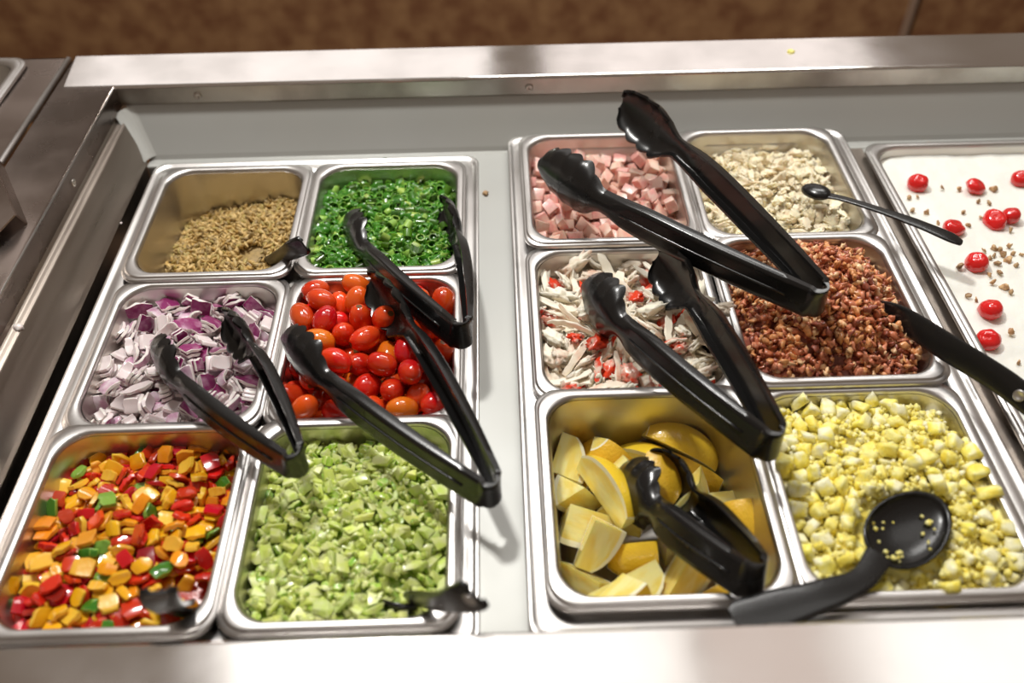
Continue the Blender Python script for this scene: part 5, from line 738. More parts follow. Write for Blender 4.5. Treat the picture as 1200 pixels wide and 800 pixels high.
def material(name, base, rough=.5, metal=0.0, coat=0.0, spec=.5, sss=0.0, sss_r=(.01, .005, .003), var=0.0, hue=0.0, noise_scale=80.0,
             noise_col=None, noise_amt=.5, bump=0.0, bump_scale=200.0, trans=0.0, rough_var=0.0, stretch=None, noise_lo=.4, noise_hi=.6):
    m = bpy.data.materials.new(name); m.use_nodes = True
    nt = m.node_tree; N = nt.nodes; K = nt.links
    b = N['Principled BSDF']
    b.inputs['Base Color'].default_value = (*base, 1); b.inputs['Roughness'].default_value = rough
    b.inputs['Metallic'].default_value = metal; b.inputs['Coat Weight'].default_value = coat; b.inputs['Coat Roughness'].default_value = .08
    b.inputs['Specular IOR Level'].default_value = spec
    if sss:
        b.inputs['Subsurface Weight'].default_value = sss; b.inputs['Subsurface Radius'].default_value = sss_r; b.inputs['Subsurface Scale'].default_value = 1.0
    if trans: b.inputs['Transmission Weight'].default_value = trans
    tc = N.new('ShaderNodeTexCoord'); co = tc.outputs['Object']
    if stretch:
        mp = N.new('ShaderNodeMapping'); mp.inputs['Scale'].default_value = stretch; K.new(co, mp.inputs['Vector']); co = mp.outputs['Vector']
    col = None
    if noise_col is not None:
        nz = N.new('ShaderNodeTexNoise'); nz.inputs['Scale'].default_value = noise_scale; nz.inputs['Detail'].default_value = 4; K.new(co, nz.inputs['Vector'])
        oi = N.new('ShaderNodeObjectInfo'); ad = N.new('ShaderNodeVectorMath'); ad.operation = 'ADD'
        K.new(co, ad.inputs[0]); K.new(oi.outputs['Random'], ad.inputs[1]); K.new(ad.outputs[0], nz.inputs['Vector'])
        mr = N.new('ShaderNodeMapRange'); mr.inputs['From Min'].default_value = noise_lo; mr.inputs['From Max'].default_value = noise_hi; mr.inputs['To Max'].default_value = noise_amt*2
        K.new(nz.outputs['Fac'], mr.inputs['Value'])
        mx = N.new('ShaderNodeMix'); mx.data_type = 'RGBA'; mx.inputs['A'].default_value = (*base, 1); mx.inputs['B'].default_value = (*noise_col, 1)
        K.new(mr.outputs['Result'], mx.inputs['Factor']); col = mx.outputs['Result']
    if var or hue:
        oi = N.new('ShaderNodeObjectInfo'); hs = N.new('ShaderNodeHueSaturation')
        if col is not None: K.new(col, hs.inputs['Color'])
        else: hs.inputs['Color'].default_value = (*base, 1)
        for sock, amt, off, mul in (('Value', var, 1, 1.0), ('Hue', hue, .5, 7.31)):
            if not amt: continue
            mu = N.new('ShaderNodeMath'); mu.operation = 'MULTIPLY'; mu.inputs[1].default_value = mul; K.new(oi.outputs['Random'], mu.inputs[0])
            fr = N.new('ShaderNodeMath'); fr.operation = 'FRACT'; K.new(mu.outputs[0], fr.inputs[0])
            mm = N.new('ShaderNodeMapRange'); mm.inputs['To Min'].default_value = off-amt; mm.inputs['To Max'].default_value = off+amt
            K.new(fr.outputs[0], mm.inputs['Value']); K.new(mm.outputs['Result'], hs.inputs[sock])
        col = hs.outputs['Color']
    if col is not None: K.new(col, b.inputs['Base Color'])
    if rough_var:
        n2 = N.new('ShaderNodeTexNoise'); n2.inputs['Scale'].default_value = 14; n2.inputs['Detail'].default_value = 6; K.new(co, n2.inputs['Vector'])
        m2 = N.new('ShaderNodeMapRange'); m2.inputs['From Min'].default_value = .3; m2.inputs['From Max'].default_value = .7
        m2.inputs['To Min'].default_value = rough - rough_var; m2.inputs['To Max'].default_value = rough + rough_var
        K.new(n2.outputs['Fac'], m2.inputs['Value']); K.new(m2.outputs['Result'], b.inputs['Roughness'])
    if bump:
        n3 = N.new('ShaderNodeTexNoise'); n3.inputs['Scale'].default_value = bump_scale; n3.inputs['Detail'].default_value = 3; K.new(co, n3.inputs['Vector'])
        bp = N.new('ShaderNodeBump'); bp.inputs['Strength'].default_value = 1.0; bp.inputs['Distance'].default_value = bump
        K.new(n3.outputs['Fac'], bp.inputs['Height']); K.new(bp.outputs['Normal'], b.inputs['Normal'])
    return m

M = {}
M['pan'] = material('stainless_pan', (.60, .57, .53), .36, 1, rough_var=.06, bump=.00003, bump_scale=300)
M['rim'] = material('stainless_rim', (.60, .58, .565), .36, 1, rough_var=.05)
M['flange'] = material('stainless_polished', (.74, .71, .69), .15, 1, rough_var=.05, bump=.00004, bump_scale=25)
M['flange_worn_darkened'] = material('stainless_worn_darkened', (.33, .27, .24), .30, 1, rough_var=.10, bump=.00006, bump_scale=400)  # brown base stands in for dark surroundings reflected; uneven roughness is wear
M['liner_metal'] = material('stainless_liner_darkened', (.36, .31, .27), .34, 1, rough_var=.07, stretch=(8, .6, 8))  # base darkened in place of the dark surroundings this wall mirrors
M['liner'] = material('liner_pale_sheen', (.42, .425, .405), .42, .25, rough_var=.05, bump=.00003, bump_scale=60, noise_col=(.44, .44, .41), noise_scale=5, noise_amt=.3)  # pale base stands in for the bright ceiling mirrored in the steel
M['dark'] = material('dark_well', (.02, .018, .016), .7)
M['plastic'] = material('black_plastic', (.0075, .0072, .0072), .26, 0, coat=.15, spec=.5, bump=.00006, bump_scale=700, rough_var=.06)
M['lip'] = material('stainless_lip', (.42, .39, .35), .48, 1, rough_var=.12, noise_col=(.62, .60, .55), noise_scale=12, noise_amt=.5)
M['screw'] = material('screw_steel', (.6, .56, .52), .3, 1)
# food
M['onion0'] = material('onion_flesh', (.88, .82, .76), .28, coat=.3, sss=.35, sss_r=(.004, .003, .003), var=.10, noise_col=(.70, .48, .58), noise_scale=160, noise_amt=.22)
M['onion1'] = material('onion_skin', (.22, .018, .11), .25, coat=.4, sss=.1, var=.35, noise_col=(.62, .38, .50), noise_scale=70, noise_amt=.40, noise_lo=.5, noise_hi=.75)
M['onion2'] = material('onion_inner', (.80, .70, .70), .25, coat=.3, sss=.3, sss_r=(.004, .003, .003), var=.12)
M['onion1p'] = material('onion_pale_skin', (.72, .60, .66), .25, coat=.3, sss=.3, sss_r=(.004, .003, .003), var=.12, noise_col=(.5, .22, .36), noise_scale=90, noise_amt=.4)
M['tom_r'] = material('tomato_red', (.62, .022, .008), .12, coat=.6, sss=.25, sss_r=(.006, .002, .001), var=.22, hue=.008, noise_col=(.72, .07, .012), noise_scale=60, noise_amt=.4)
M['tom_o'] = material('tomato_orange', (.80, .135, .012), .12, coat=.6, sss=.25, sss_r=(.006, .002, .001), var=.1, hue=.015)
M['tom_s'] = material('tomato_scar', (.16, .07, .015), .6)
for k, c, f in (('y', (.88, .44, .012), (.90, .52, .05)), ('o', (.86, .30, .010), (.88, .40, .03)), ('r', (.55, .012, .006), (.70, .045, .012)), ('d', (.26, .006, .005), (.5, .02, .01)), ('g', (.045, .17, .012), (.22, .40, .06))):
    M['pep_'+k] = material('pepper_skin_'+k, c, .16, coat=.5, sss=.15, sss_r=(.005, .003, .001), var=.12, hue=.008)
    M['pef_'+k] = material('pepper_flesh_'+k, f, .26, coat=.3, sss=.3, sss_r=(.005, .003, .001), var=.10, hue=.008, bump=.0003, bump_scale=300)
M['cel0'] = material('celery_flesh', (.68, .82, .18), .3, coat=.25, sss=.5, sss_r=(.004, .004, .004), var=.20, hue=.015, noise_col=(.80, .86, .42), noise_scale=140, noise_amt=.4)
M['cel1'] = material('celery_skin', (.26, .50, .018), .28, coat=.25, sss=.2, sss_r=(.004, .004, .002), var=.35, hue=.02, stretch=(6, 6, 1), noise_col=(.45, .60, .13), noise_scale=60, noise_amt=.45)
M['cel2'] = material('celery_inner', (.62, .76, .17), .3, coat=.25, sss=.5, sss_r=(.004, .004, .004), var=.2, hue=.015)
M['sca0'] = material('scallion_cut', (.16, .33, .04), .3, coat=.3, sss=.2, sss_r=(.003, .003, .001), var=.4, hue=.02)
M['sca1'] = material('scallion_green', (.045, .15, .007), .25, coat=.4, sss=.1, sss_r=(.003, .003, .001), var=.5, hue=.025)
M['sca1p'] = material('scallion_pale', (.33, .50, .09), .28, coat=.3, sss=.2, sss_r=(.003, .003, .001), var=.25, hue=.02)
M['ham'] = material('diced_ham', (.80, .40, .34), .33, coat=.3, sss=.35, sss_r=(.005, .003, .002), var=.20, hue=.015, noise_col=(.86, .62, .52), noise_scale=90, noise_amt=.5, bump=.0003, bump_scale=400)
M['chi'] = material('chicken_meat', (.93, .83, .60), .42, sss=.25, sss_r=(.004, .003, .002), var=.10, hue=.008, noise_col=(.60, .38, .17), noise_scale=120, noise_amt=.45, noise_lo=.56, noise_hi=.78, bump=.0007, bump_scale=350)
M['crab0'] = material('crab_white', (.97, .89, .72), .45, coat=.0, sss=.4, sss_r=(.004, .004, .004), var=.05, bump=.0004, bump_scale=350, stretch=(1, 1, 4))
M['crab1'] = material('crab_red', (.80, .055, .015), .3, coat=.2, var=.15, noise_col=(.86, .64, .52), noise_scale=70, noise_amt=.5, noise_lo=.5, noise_hi=.65)
M['crab1p'] = material('crab_blush', (.97, .84, .68), .45, coat=.0, sss=.4, sss_r=(.004, .004, .004), var=.1, noise_col=(.78, .36, .24), noise_scale=90, noise_amt=.4, noise_lo=.5, noise_hi=.75, bump=.0005, bump_scale=350)
M['egg0'] = material('egg_white', (.98, .94, .62), .42, sss=.4, sss_r=(.004, .004, .004), var=.05, noise_col=(.98, .84, .16), noise_scale=90, noise_amt=.5, noise_lo=.42, noise_hi=.60, bump=.0004, bump_scale=500)
M['egg1'] = material('egg_yolk', (.99, .80, .12), .55, sss=.4, sss_r=(.004, .004, .004), noise_col=(.99, .90, .34), noise_scale=110, noise_amt=.5, bump=.0006, bump_scale=600)
M['lem0'] = material('lemon_flesh', (.88, .70, .17), .18, coat=.5, sss=.45, sss_r=(.008, .006, .002), noise_col=(.92, .82, .36), noise_scale=110, noise_amt=.5, stretch=(1, 1, .35), bump=.0005, bump_scale=180, var=.08)
M['lem1'] = material('lemon_pith', (.92, .87, .62), .4, sss=.2, var=.05)
M['lem2'] = material('lemon_rind', (.90, .58, .035), .28, coat=.4, sss=.1, var=.08, hue=.01, bump=.0005, bump_scale=500)
for k, c in (('a', (.42, .12, .05)), ('b', (.58, .25, .09)), ('c', (.24, .055, .028)), ('d', (.70, .42, .22)), ('e', (.52, .18, .09))):
    M['bac_'+k] = material('bacon_'+k, c, .32, coat=.25, noise_col=tuple(min(1, x*1.5+.03) for x in c), noise_scale=200, noise_amt=.5)
for k, c in (('a', (.56, .36, .11)), ('b', (.68, .48, .19)), ('c', (.48, .36, .11)), ('d', (.38, .26, .10))):
    M['seed_'+k] = material('seed_'+k, c, .5, noise_col=tuple(x*.7 for x in c), noise_scale=300, noise_amt=.4)
M['cream'] = material('whipped_cream', (.88, .885, .82), .45, sss=.2, sss_r=(.01, .009, .007), bump=.0012, bump_scale=70)
M['cherry'] = material('cherry', (.66, .012, .012), .10, coat=.8, sss=.3, sss_r=(.006, .002, .002), var=.15)
M['pecan0'] = material('pecan', (.36, .19, .085), .5, var=.3, noise_col=(.62, .42, .22), noise_scale=260, noise_amt=.5)

# ------------------------------------------------------------------ steel pans
def rr_ring(hx, hy, r, z, seg=8):
    out = []
    for cx, cy, a0 in ((hx-r, hy-r, 0), (-hx+r, hy-r, 90), (-hx+r, -hy+r, 180), (hx-r, -hy+r, 270)):
        for k in range(seg+1):
            a = math.radians(a0+90*k/seg); out.append(Vector((cx+r*math.cos(a), cy+r*math.sin(a), z)))
    return out
def loft(rings, cap_end=False, name='loft', close=False):
    V = []; F = []; m = len(rings[0])
    for R_ in rings: V += R_
    for i in range(len(rings)-1):
        for k in range(m):
            F.append((i*m+k, i*m+(k+1) % m, (i+1)*m+(k+1) % m, (i+1)*m+k))
    if close:
        i = len(rings)-1
        for k in range(m): F.append((i*m+k, i*m+(k+1) % m, (k+1) % m, k))
    if cap_end: F.append(tuple((len(rings)-1)*m+k for k in range(m)))
    return mesh_from(name, V, F)
RIM = [(.0, -.0052, .018), (.0, -.0026, .018), (.0004, -.0020, .018), (.0032, -.0018, .0185), (.0040, -.0014, .019), (.0046, -.0004, .0195), (.0056, .0, .020), (.0115, -.0001, .023), (.0130, -.0007, .0245), (.0141, -.0022, .0255), (.0146, -.0042, .026)]
def steel_pan(name, x0, y0, w, d, z, label, depth=PAN_DEPTH, group=None, cat='food pan'):
    root = empty(name, (x0+w/2, y0-d/2, z), label, cat, group)
    hx, hy = w/2, d/2
    rim = loft([rr_ring(hx-o, hy-o, r, zz) for o, zz, r in [(o_*.68, z_, r_) for o_, z_, r_ in RIM]], name='rim')
    obj('rim', rim, M['rim'], root)
    rings = []
    for zz in (-.0040, -.008, -.02, -.04, -.07, -(depth-.012)):
        off = .0099 + .010*(-zz/PAN_DEPTH); rings.append(rr_ring(hx-off, hy-off, .026, zz))
    off = .0199
    rings.append(rr_ring(hx-off-.003, hy-off-.003, .024, -(depth-.004)))
    rings.append(rr_ring(hx-off-.010, hy-off-.010, .018, -depth))
    obj('bowl', loft(rings, True, 'bowl'), M['pan'], root)
    return root
PLAB = {
 'seed': 'small steel pan holding sunflower seeds, back corner beside the metal side wall',
 'scallion': 'small steel pan holding chopped green scallions, behind the tomato pan',
 'onion': 'small steel pan holding diced red onion, behind the bell pepper pan',
 'tomato': 'small steel pan holding whole grape tomatoes, in front of the scallion pan',
 'pepper': 'small steel pan holding mixed red and yellow diced peppers, at the front corner',
 'celery': 'small steel pan holding chopped pale green celery, in front of the tomatoes',
 'ham': 'small steel pan holding pink diced ham, at the back beside the divider strip',
 'chicken': 'small steel pan holding chopped cooked chicken, behind the bacon pan',
 'crab': 'small steel pan holding shredded white and red crab meat, behind the lemons',
 'bacon': 'small steel pan holding crumbled brown bacon bits, in front of the chicken',
 'lemon': 'small steel pan holding lemon wedges, at the front beside the divider strip',
 'egg': 'small steel pan holding chopped boiled egg, in front of the bacon',
}
for k, (x0, y0, w, d, z) in PANS.items():
    steel_pan('food_pan', x0, y0, w, d, z, PLAB[k], group=('small pans of the vegetable section' if x0 < .3 else 'small pans of the meat and egg section'))
steel_pan('food_pan', .7405, .0135, .34, .545, .003, 'large steel pan of whipped cream dessert topped with cherries', depth=.09)

def ring_frame(name, x0, x1, y0, y1, z, label, bars, group):
    """the full size steel frame which the small pans hang in"""
    cx, cy, hx, hy = (x0+x1)/2, (y0+y1)/2, (x1-x0)/2, (y0-y1)/2
    root = empty(name, (cx, cy, z), label, 'pan frame', group)
    prof = [(.0, -.006, .014), (.0, -.0015, .014), (.0008, -.0002, .014), (.0022, .0, .014), (.0036, -.0004, .0145), (.0046, -.0016, .015), (.0075, -.0018, .016), (.0095, -.0012, .0165), (.021, -.0014, .02), (.0225, -.004, .021), (.024, -.03, .021)]
    obj('frame_rim', loft([rr_ring(hx-o, hy-o, r, zz) for o, zz, r in prof], name='frame'), M['rim'], root)
    for kind_, a, b in bars:
        bm = bmesh.new(); bmesh.ops.create_cube(bm, size=1)
        for v in bm.verts:
            if kind_ == 'y': v.co = Vector((v.co.x*(2*hx-.04), a-cy+v.co.y*b, -.006+v.co.z*.006))
            else: v.co = Vector((a-cx+v.co.x*b, v.co.y*(2*hy-.04), -.013+v.co.z*.006))
        obj('crossbar', bm_out(bm, 'bar', False), M['pan'], root)
    return root
ring_frame('pan_frame', -.0165, .3305, .0200, -.536, -.0052, 'long steel frame carrying the pans of seeds, scallions, onion, tomato, peppers and celery', [('y', -.1757, .010), ('y', -.348, .010), ('x', .1587, .008)], 'pan frames hung in the well')
ring_frame('pan_frame', .3615, .7245, .0385, -.536, .0048, 'long steel frame carrying the pans of ham, chicken, crab, bacon, lemon and egg', [('y', -.155, .010), ('y', -.335, .010), ('x', .5393, .008)], 'pan frames hung in the well')

# ------------------------------------------------------------------ the counter
def slab(pts, mats, name, parent, thick=None, bev=0.0, **kw):
    """a bent sheet: pts is a list of rows, every row the same number of points"""
    off = parent.location if parent else Vector()
    V = [Vector(p)-off for row in pts for p in row]; m = len(pts[0]); F = []
    for i in range(len(pts)-1):
        for k in range(m-1): F.append((i*m+k, i*m+k+1, (i+1)*m+k+1, (i+1)*m+k))
    me = mesh_from(name, V, F, None, False)
    o = obj(name, me, mats, parent, **kw)
    if bev:
        b = o.modifiers.new('b', 'BEVEL'); b.width = bev; b.segments = 3; b.limit_method = 'ANGLE'; b.angle_limit = .5
    if thick:
        s = o.modifiers.new('s', 'SOLIDIFY'); s.thickness = thick; s.offset = -1
    return o
def box(name, lo, hi, mat, parent=None, bev=.001, rot=None, **kw):
    lo, hi = Vector(lo), Vector(hi); c = (lo+hi)/2; s = hi-lo
    bm = bmesh.new(); bmesh.ops.create_cube(bm, size=1)
    for v in bm.verts: v.co = Vector((v.co.x*s.x, v.co.y*s.y, v.co.z*s.z))
    if bev: bmesh.ops.bevel(bm, geom=bm.edges[:], offset=bev, segments=2, profile=.6, affect='EDGES')
    o = obj(name, bm_out(bm, name, False), mat, parent, **kw)
    o.location = c
    if rot: o.rotation_euler = rot
    return o
ZT = .06
XL, YB, YF, XR = -.053, .0662, -.5535, 1.55    # mouth of the well
bar = empty('salad_bar_counter', (0, 0, 0), 'stainless steel salad bar counter with a recessed cold well', 'counter')
# back flange and its folded lip
slab([[(-.113, .134, -.02), (XR, .134, -.02)], [(-.113, .134, ZT), (XR, .134, ZT)], [(-.105, YB, ZT), (XR, YB, ZT)], [(-.105, YB-.0004, ZT-.002), (XR, YB-.0004, ZT-.002)]], M['flange'], 'back_flange', bar, thick=.0012, bev=.0016)
slab([[(XL-.002, YB, ZT-.0015), (XR, YB, ZT-.0015)], [(XL-.002, YB+.001, ZT-.0225), (XR, YB+.001, ZT-.0225)]], M['lip'], 'back_lip', bar)
# side flange
slab([[(-.1135, .134, -.02), (-.1135, -.75, -.02)], [(-.1135, .134, ZT-.0004), (-.1135, -.75, ZT-.0004)], [(XL, .1, ZT-.0004), (XL, -.75, ZT-.0004)], [(XL-.001, .1, ZT-.024), (XL-.001, -.75, ZT-.024)]], M['flange_worn_darkened'], 'side_flange', bar, thick=-.0015, bev=.0016)
# front flange
slab([[(XL-.06, YF, ZT-.024), (XR, YF, ZT-.024)], [(XL-.06, YF, ZT), (XR, YF, ZT)], [(XL-.06, -.80, ZT), (XR, -.80, ZT)], [(XL-.06, -.80, -.2), (XR, -.80, -.2)]][::-1], M['flange'], 'front_flange', bar, thick=.0015, bev=.002)
# sloping liner at the back with a coved corner, and the ledge the frames lie on
rows = []
for t in range(7):
    f = t/6; rows.append([(XL+.006+.020*f, YB+.001-.034*f, ZT-.0225-.041*f), (XR, YB+.001-.034*f, ZT-.0225-.041*f)])
rows.append([(-.026, .0300, -.0085), (XR, .0300, -.0085)]); rows.append([(-.026, .0190, -.0090), (XR, .0190, -.0090)]); rows.append([(-.026, .0185, -.10), (XR, .0185, -.10)])
slab(rows, M['liner'], 'back_liner', bar, thick=.001, bev=.001)
# coved corner
rows = []
for i in range(9):
    a = i/8*PI/2; row = []
    for t in range(6):
        f = t/5; rad = .020-.006*f
        cx = XL-.0005+.026*f+rad; cy = YB+.0005-.034*f-rad; row.append((cx-rad*math.sin(a), cy+rad*math.cos(a), ZT-.0225-.041*f))
    rows.append(row)
slab(rows[::-1], M['liner'], 'corner_cove', bar)
for p in bar.children[-1].data.polygons: p.use_smooth = True
# side liner; shallow facet shaped to catch a bright reflected stripe
slab([[(XL-.001, YB-.012, ZT-.024), (XL-.001, -.75, ZT-.024)], [(XL+.001, YB-.014, ZT-.030), (XL+.001, -.75, ZT-.030)], [(XL+.0075, YB-.022, ZT-.0315), (XL+.0075, -.75, ZT-.0315)], [(XL+.0245, .026, -.002), (XL+.0245, -.75, -.002)], [(XL+.0262, .024, -.006), (XL+.0262, -.75, -.006)], [(XL+.0262, .022, -.12), (XL+.0262, -.75, -.12)]][::-1], M['liner_metal'], 'side_liner', bar, bev=.002)
# divider strip between the two frames, and one beside the dessert pan
box('divider_bar', (.3260, -.60, -.016), (.3660, .022, -.0062), M['liner'], bar)
box('divider_bar', (.7200, -.60, -.016), (.7460, .022, -.0085), M['liner_metal'], bar)
box('back_ledge', (.7330, .0075, -.016), (XR, .0190, -.0090), M['liner'], bar)
box('front_ledge', (-.03, -.60, -.03), (XR, -.532, -.0105), M['liner_metal'], bar)
box('well_floor', (-.05, -.62, -.16), (XR, .03, -.15), M['dark'], bar)
box('well_front_wall', (-.05, -.575, -.15), (XR, -.56, .035), M['liner_metal'], bar)
def screw(x, y, z, rot, parent):
    V, F = lathe([(.0044, -.0012), (.0044, .0), (.0036, .0012), (.0018, .0018), (.0016, .0008)], 16)
    o = obj('screw', mesh_from('screw', V, F), M['screw'], parent); o.location = (x, y, z); o.rotation_euler = rot
screw(.0322, YB-.0002, .047, (PI/2, 0, 0), bar); screw(.3865, YB-.0002, .047, (PI/2, 0, 0), bar); screw(XL+.0005, -.085, .046, (0, PI/2, 0), bar)

# the neighbouring counter section
nb = empty('adjoining_counter', (-.3, 0, 0), 'worn brown-grey steel counter section beyond the narrow seam', 'counter')
for ax, bx, ay, by in ((-.169, -.120, .134, -.75), (-.80, -.169, .134, .120), (-.80, -.169, -.284, -.75), (-.80, -.492, .120, -.284)):
    slab([[(ax, ay, ZT-.001), (bx, ay, ZT-.001)], [(ax, by, ZT-.001), (bx, by, ZT-.001)]], M['flange_worn_darkened'], 'counter_top', nb, thick=-.0015)
slab([[(-.80, .134, -.02), (-.120, .134, -.02)], [(-.80, .134, ZT-.001), (-.120, .134, ZT-.001)]], M['flange_worn_darkened'], 'back_panel', nb, thick=-.0015)
def tube(name, pts, r, mat, parent=None, n=10, cap=True, **kw):
    V = []; F = []
    off = parent.location.copy() if parent is not None and parent.type == 'EMPTY' and name == 'raised_edge' else Vector()
    pts = [Vector(p)-off for p in pts]
    for i, p in enumerate(pts):
        d = (pts[min(i+1, len(pts)-1)] - pts[max(i-1, 0)]).normalized()
        a = d.orthogonal().normalized() if i == 0 else (pa - d*pa.dot(d)).normalized()
        pa = a; b = d.cross(a)
        rr = r[i] if isinstance(r, (list, tuple)) else r
        for k in range(n):
            t = 2*PI*k/n; V.append(p + (a*math.cos(t)+b*math.sin(t))*rr)
    for i in range(len(pts)-1):
        for k in range(n): F.append((i*n+k, i*n+(k+1) % n, (i+1)*n+(k+1) % n, (i+1)*n+k))
    if cap: F.append(tuple(reversed(range(n)))); F.append(tuple((len(pts)-1)*n+k for k in range(n)))
    return obj(name, mesh_from(name, V, F), mat, parent, **kw)
tube('raised_edge', [(-.1205, .130, ZT-.0002), (-.1212, -.1, ZT-.0002), (-.1212, -.75, ZT+.0004)], .0030, M['rim'], nb)
tube('lip_highlight_tube', [(XL-.0004, YB-.004, ZT-.0012), (XL-.0004, -.75, ZT-.0012)], .0017, M['rim'], bar)  # added tube that gives the inner lip its bright line
steel_pan('food_pan', -.50, .128, .339, .42, ZT+.006, 'steel pan set in the adjoining worn counter, only its rounded corner showing', depth=.05)
# bracket across the seam
br = empty('metal_bracket', (-.095, -.14, ZT), 'dark steel angle bracket leaning across the seam near the side wall', 'bracket')
slab([[(-.135, -.070, ZT+.001), (-.118, -.073, ZT+.001), (-.062, -.166, ZT+.001)], [(-.135, -.076, ZT+.016), (-.120, -.079, ZT+.016), (-.064, -.171, ZT+.014)]], M['flange_worn_darkened'], 'upright_plate', br, thick=.0015)
slab([[(-.135, -.076, ZT+.016), (-.120, -.079, ZT+.016), (-.064, -.171, ZT+.014)], [(-.15, -.10, ZT+.012), (-.128, -.108, ZT+.012), (-.072, -.197, ZT+.012)]], M['flange_worn_darkened'], 'top_plate', br, thick=.0015)

# ------------------------------------------------------------------ room
wall_m = material('mottled_wall', (.20, .085, .036), .55, noise_col=(.36, .20, .09), noise_scale=22, noise_amt=.5, noise_lo=.35, noise_hi=.7)
def struct(o): o['kind'] = 'structure'; return o
struct(box('wall_back', (-3, 1.15, -.92), (1.322, 1.19, .02), wall_m, bev=.002))
struct(box('wall_back', (1.334, 1.153, -.92), (4.2, 1.19, .02), wall_m, bev=.002))
struct(box('trim_1', (1.306, 1.143, -.92), (1.322, 1.15, .02), material('seam_strip', (.32, .22, .16), .4), bev=.001))
struct(box('trim_2', (1.322, 1.165, -.92), (1.334, 1.18, .02), M['dark'], bev=0))
struct(box('floor', (-4, -3, -.95), (5, 6, -.92), material('floor_tile', (.22, .15, .10), .5, noise_col=(.3, .2, .13), noise_scale=3, noise_amt=.5), bev=0))

# ------------------------------------------------------------------ serving tools
def cross_sec(kind, hw, c, n=12):
    """outer line of the section: (across, inward)"""
    out = []
    for i in range(n+1):
        s = -1 + 2*i/n
        if kind < 1:
            a = abs(s)
            if a < .72: u, v = a/.72*.93, 0.0
            elif a < .86: q = (a-.72)/.14; u, v = .93+.07*q, .22*q*q+.05*q
            else: u, v = 1.0, .27+.73*(a-.86)/.14
            pu = Vector((math.copysign(u, s)*hw, v*c))
        if kind > 0:
            th = s*1.45; ps = Vector((math.sin(th)/math.sin(1.45)*hw, (1-math.cos(th))/(1-math.cos(1.45))*c))
            pu = ps if kind >= 1 else pu.lerp(ps, kind)
        out.append(pu)
    return out
def sweep(name, stations, th, mat, parent):
    """stations: (point, across, inward, half width, depth, kind) joined into one thick shell"""
    V = []; F = []; m = None
    for (p, A, I, hw, c, kd) in stations:
        sec = cross_sec(kd, hw, c)
        outer = [p + A*u + I*v for u, v in sec]
        inner = []
        for i, (u, v) in enumerate(sec):
            a = sec[max(i-1, 0)]; b = sec[min(i+1, len(sec)-1)]
            t = (b-a); nn = Vector((-t.y, t.x)); 
            if nn.length < 1e-9: nn = Vector((0, 1))
            nn.normalize(); q = Vector((u, v)) + nn*th
            inner.append(p + A*q.x + I*q.y)
        ring = outer + inner[::-1]; m = len(ring); V += ring
    k = len(stations)
    for i in range(k-1):
        for j in range(m): F.append((i*m+j, i*m+(j+1) % m, (i+1)*m+(j+1) % m, (i+1)*m+j))
    h = m//2
    for base, rev in ((0, True), ((k-1)*m, False)):
        for j in range(h-1):
            q = (base+j, base+j+1, base+m-2-j, base+m-1-j); F.append(q[::-1] if rev else q)
    me = mesh_from(name, V, F)
    bm = bmesh.new(); bm.from_mesh(me); bmesh.ops.recalc_face_normals(bm, faces=bm.faces[:])
    for e in bm.edges:
        if e.calc_face_angle(0) > .9: e.smooth = False
    bm.to_mesh(me); bm.free()
    return obj(name, me, mat, parent)
HEADS = []   # where tools dip into food: (point, radius)
def lerp(a, b, t): return a + (b-a)*t
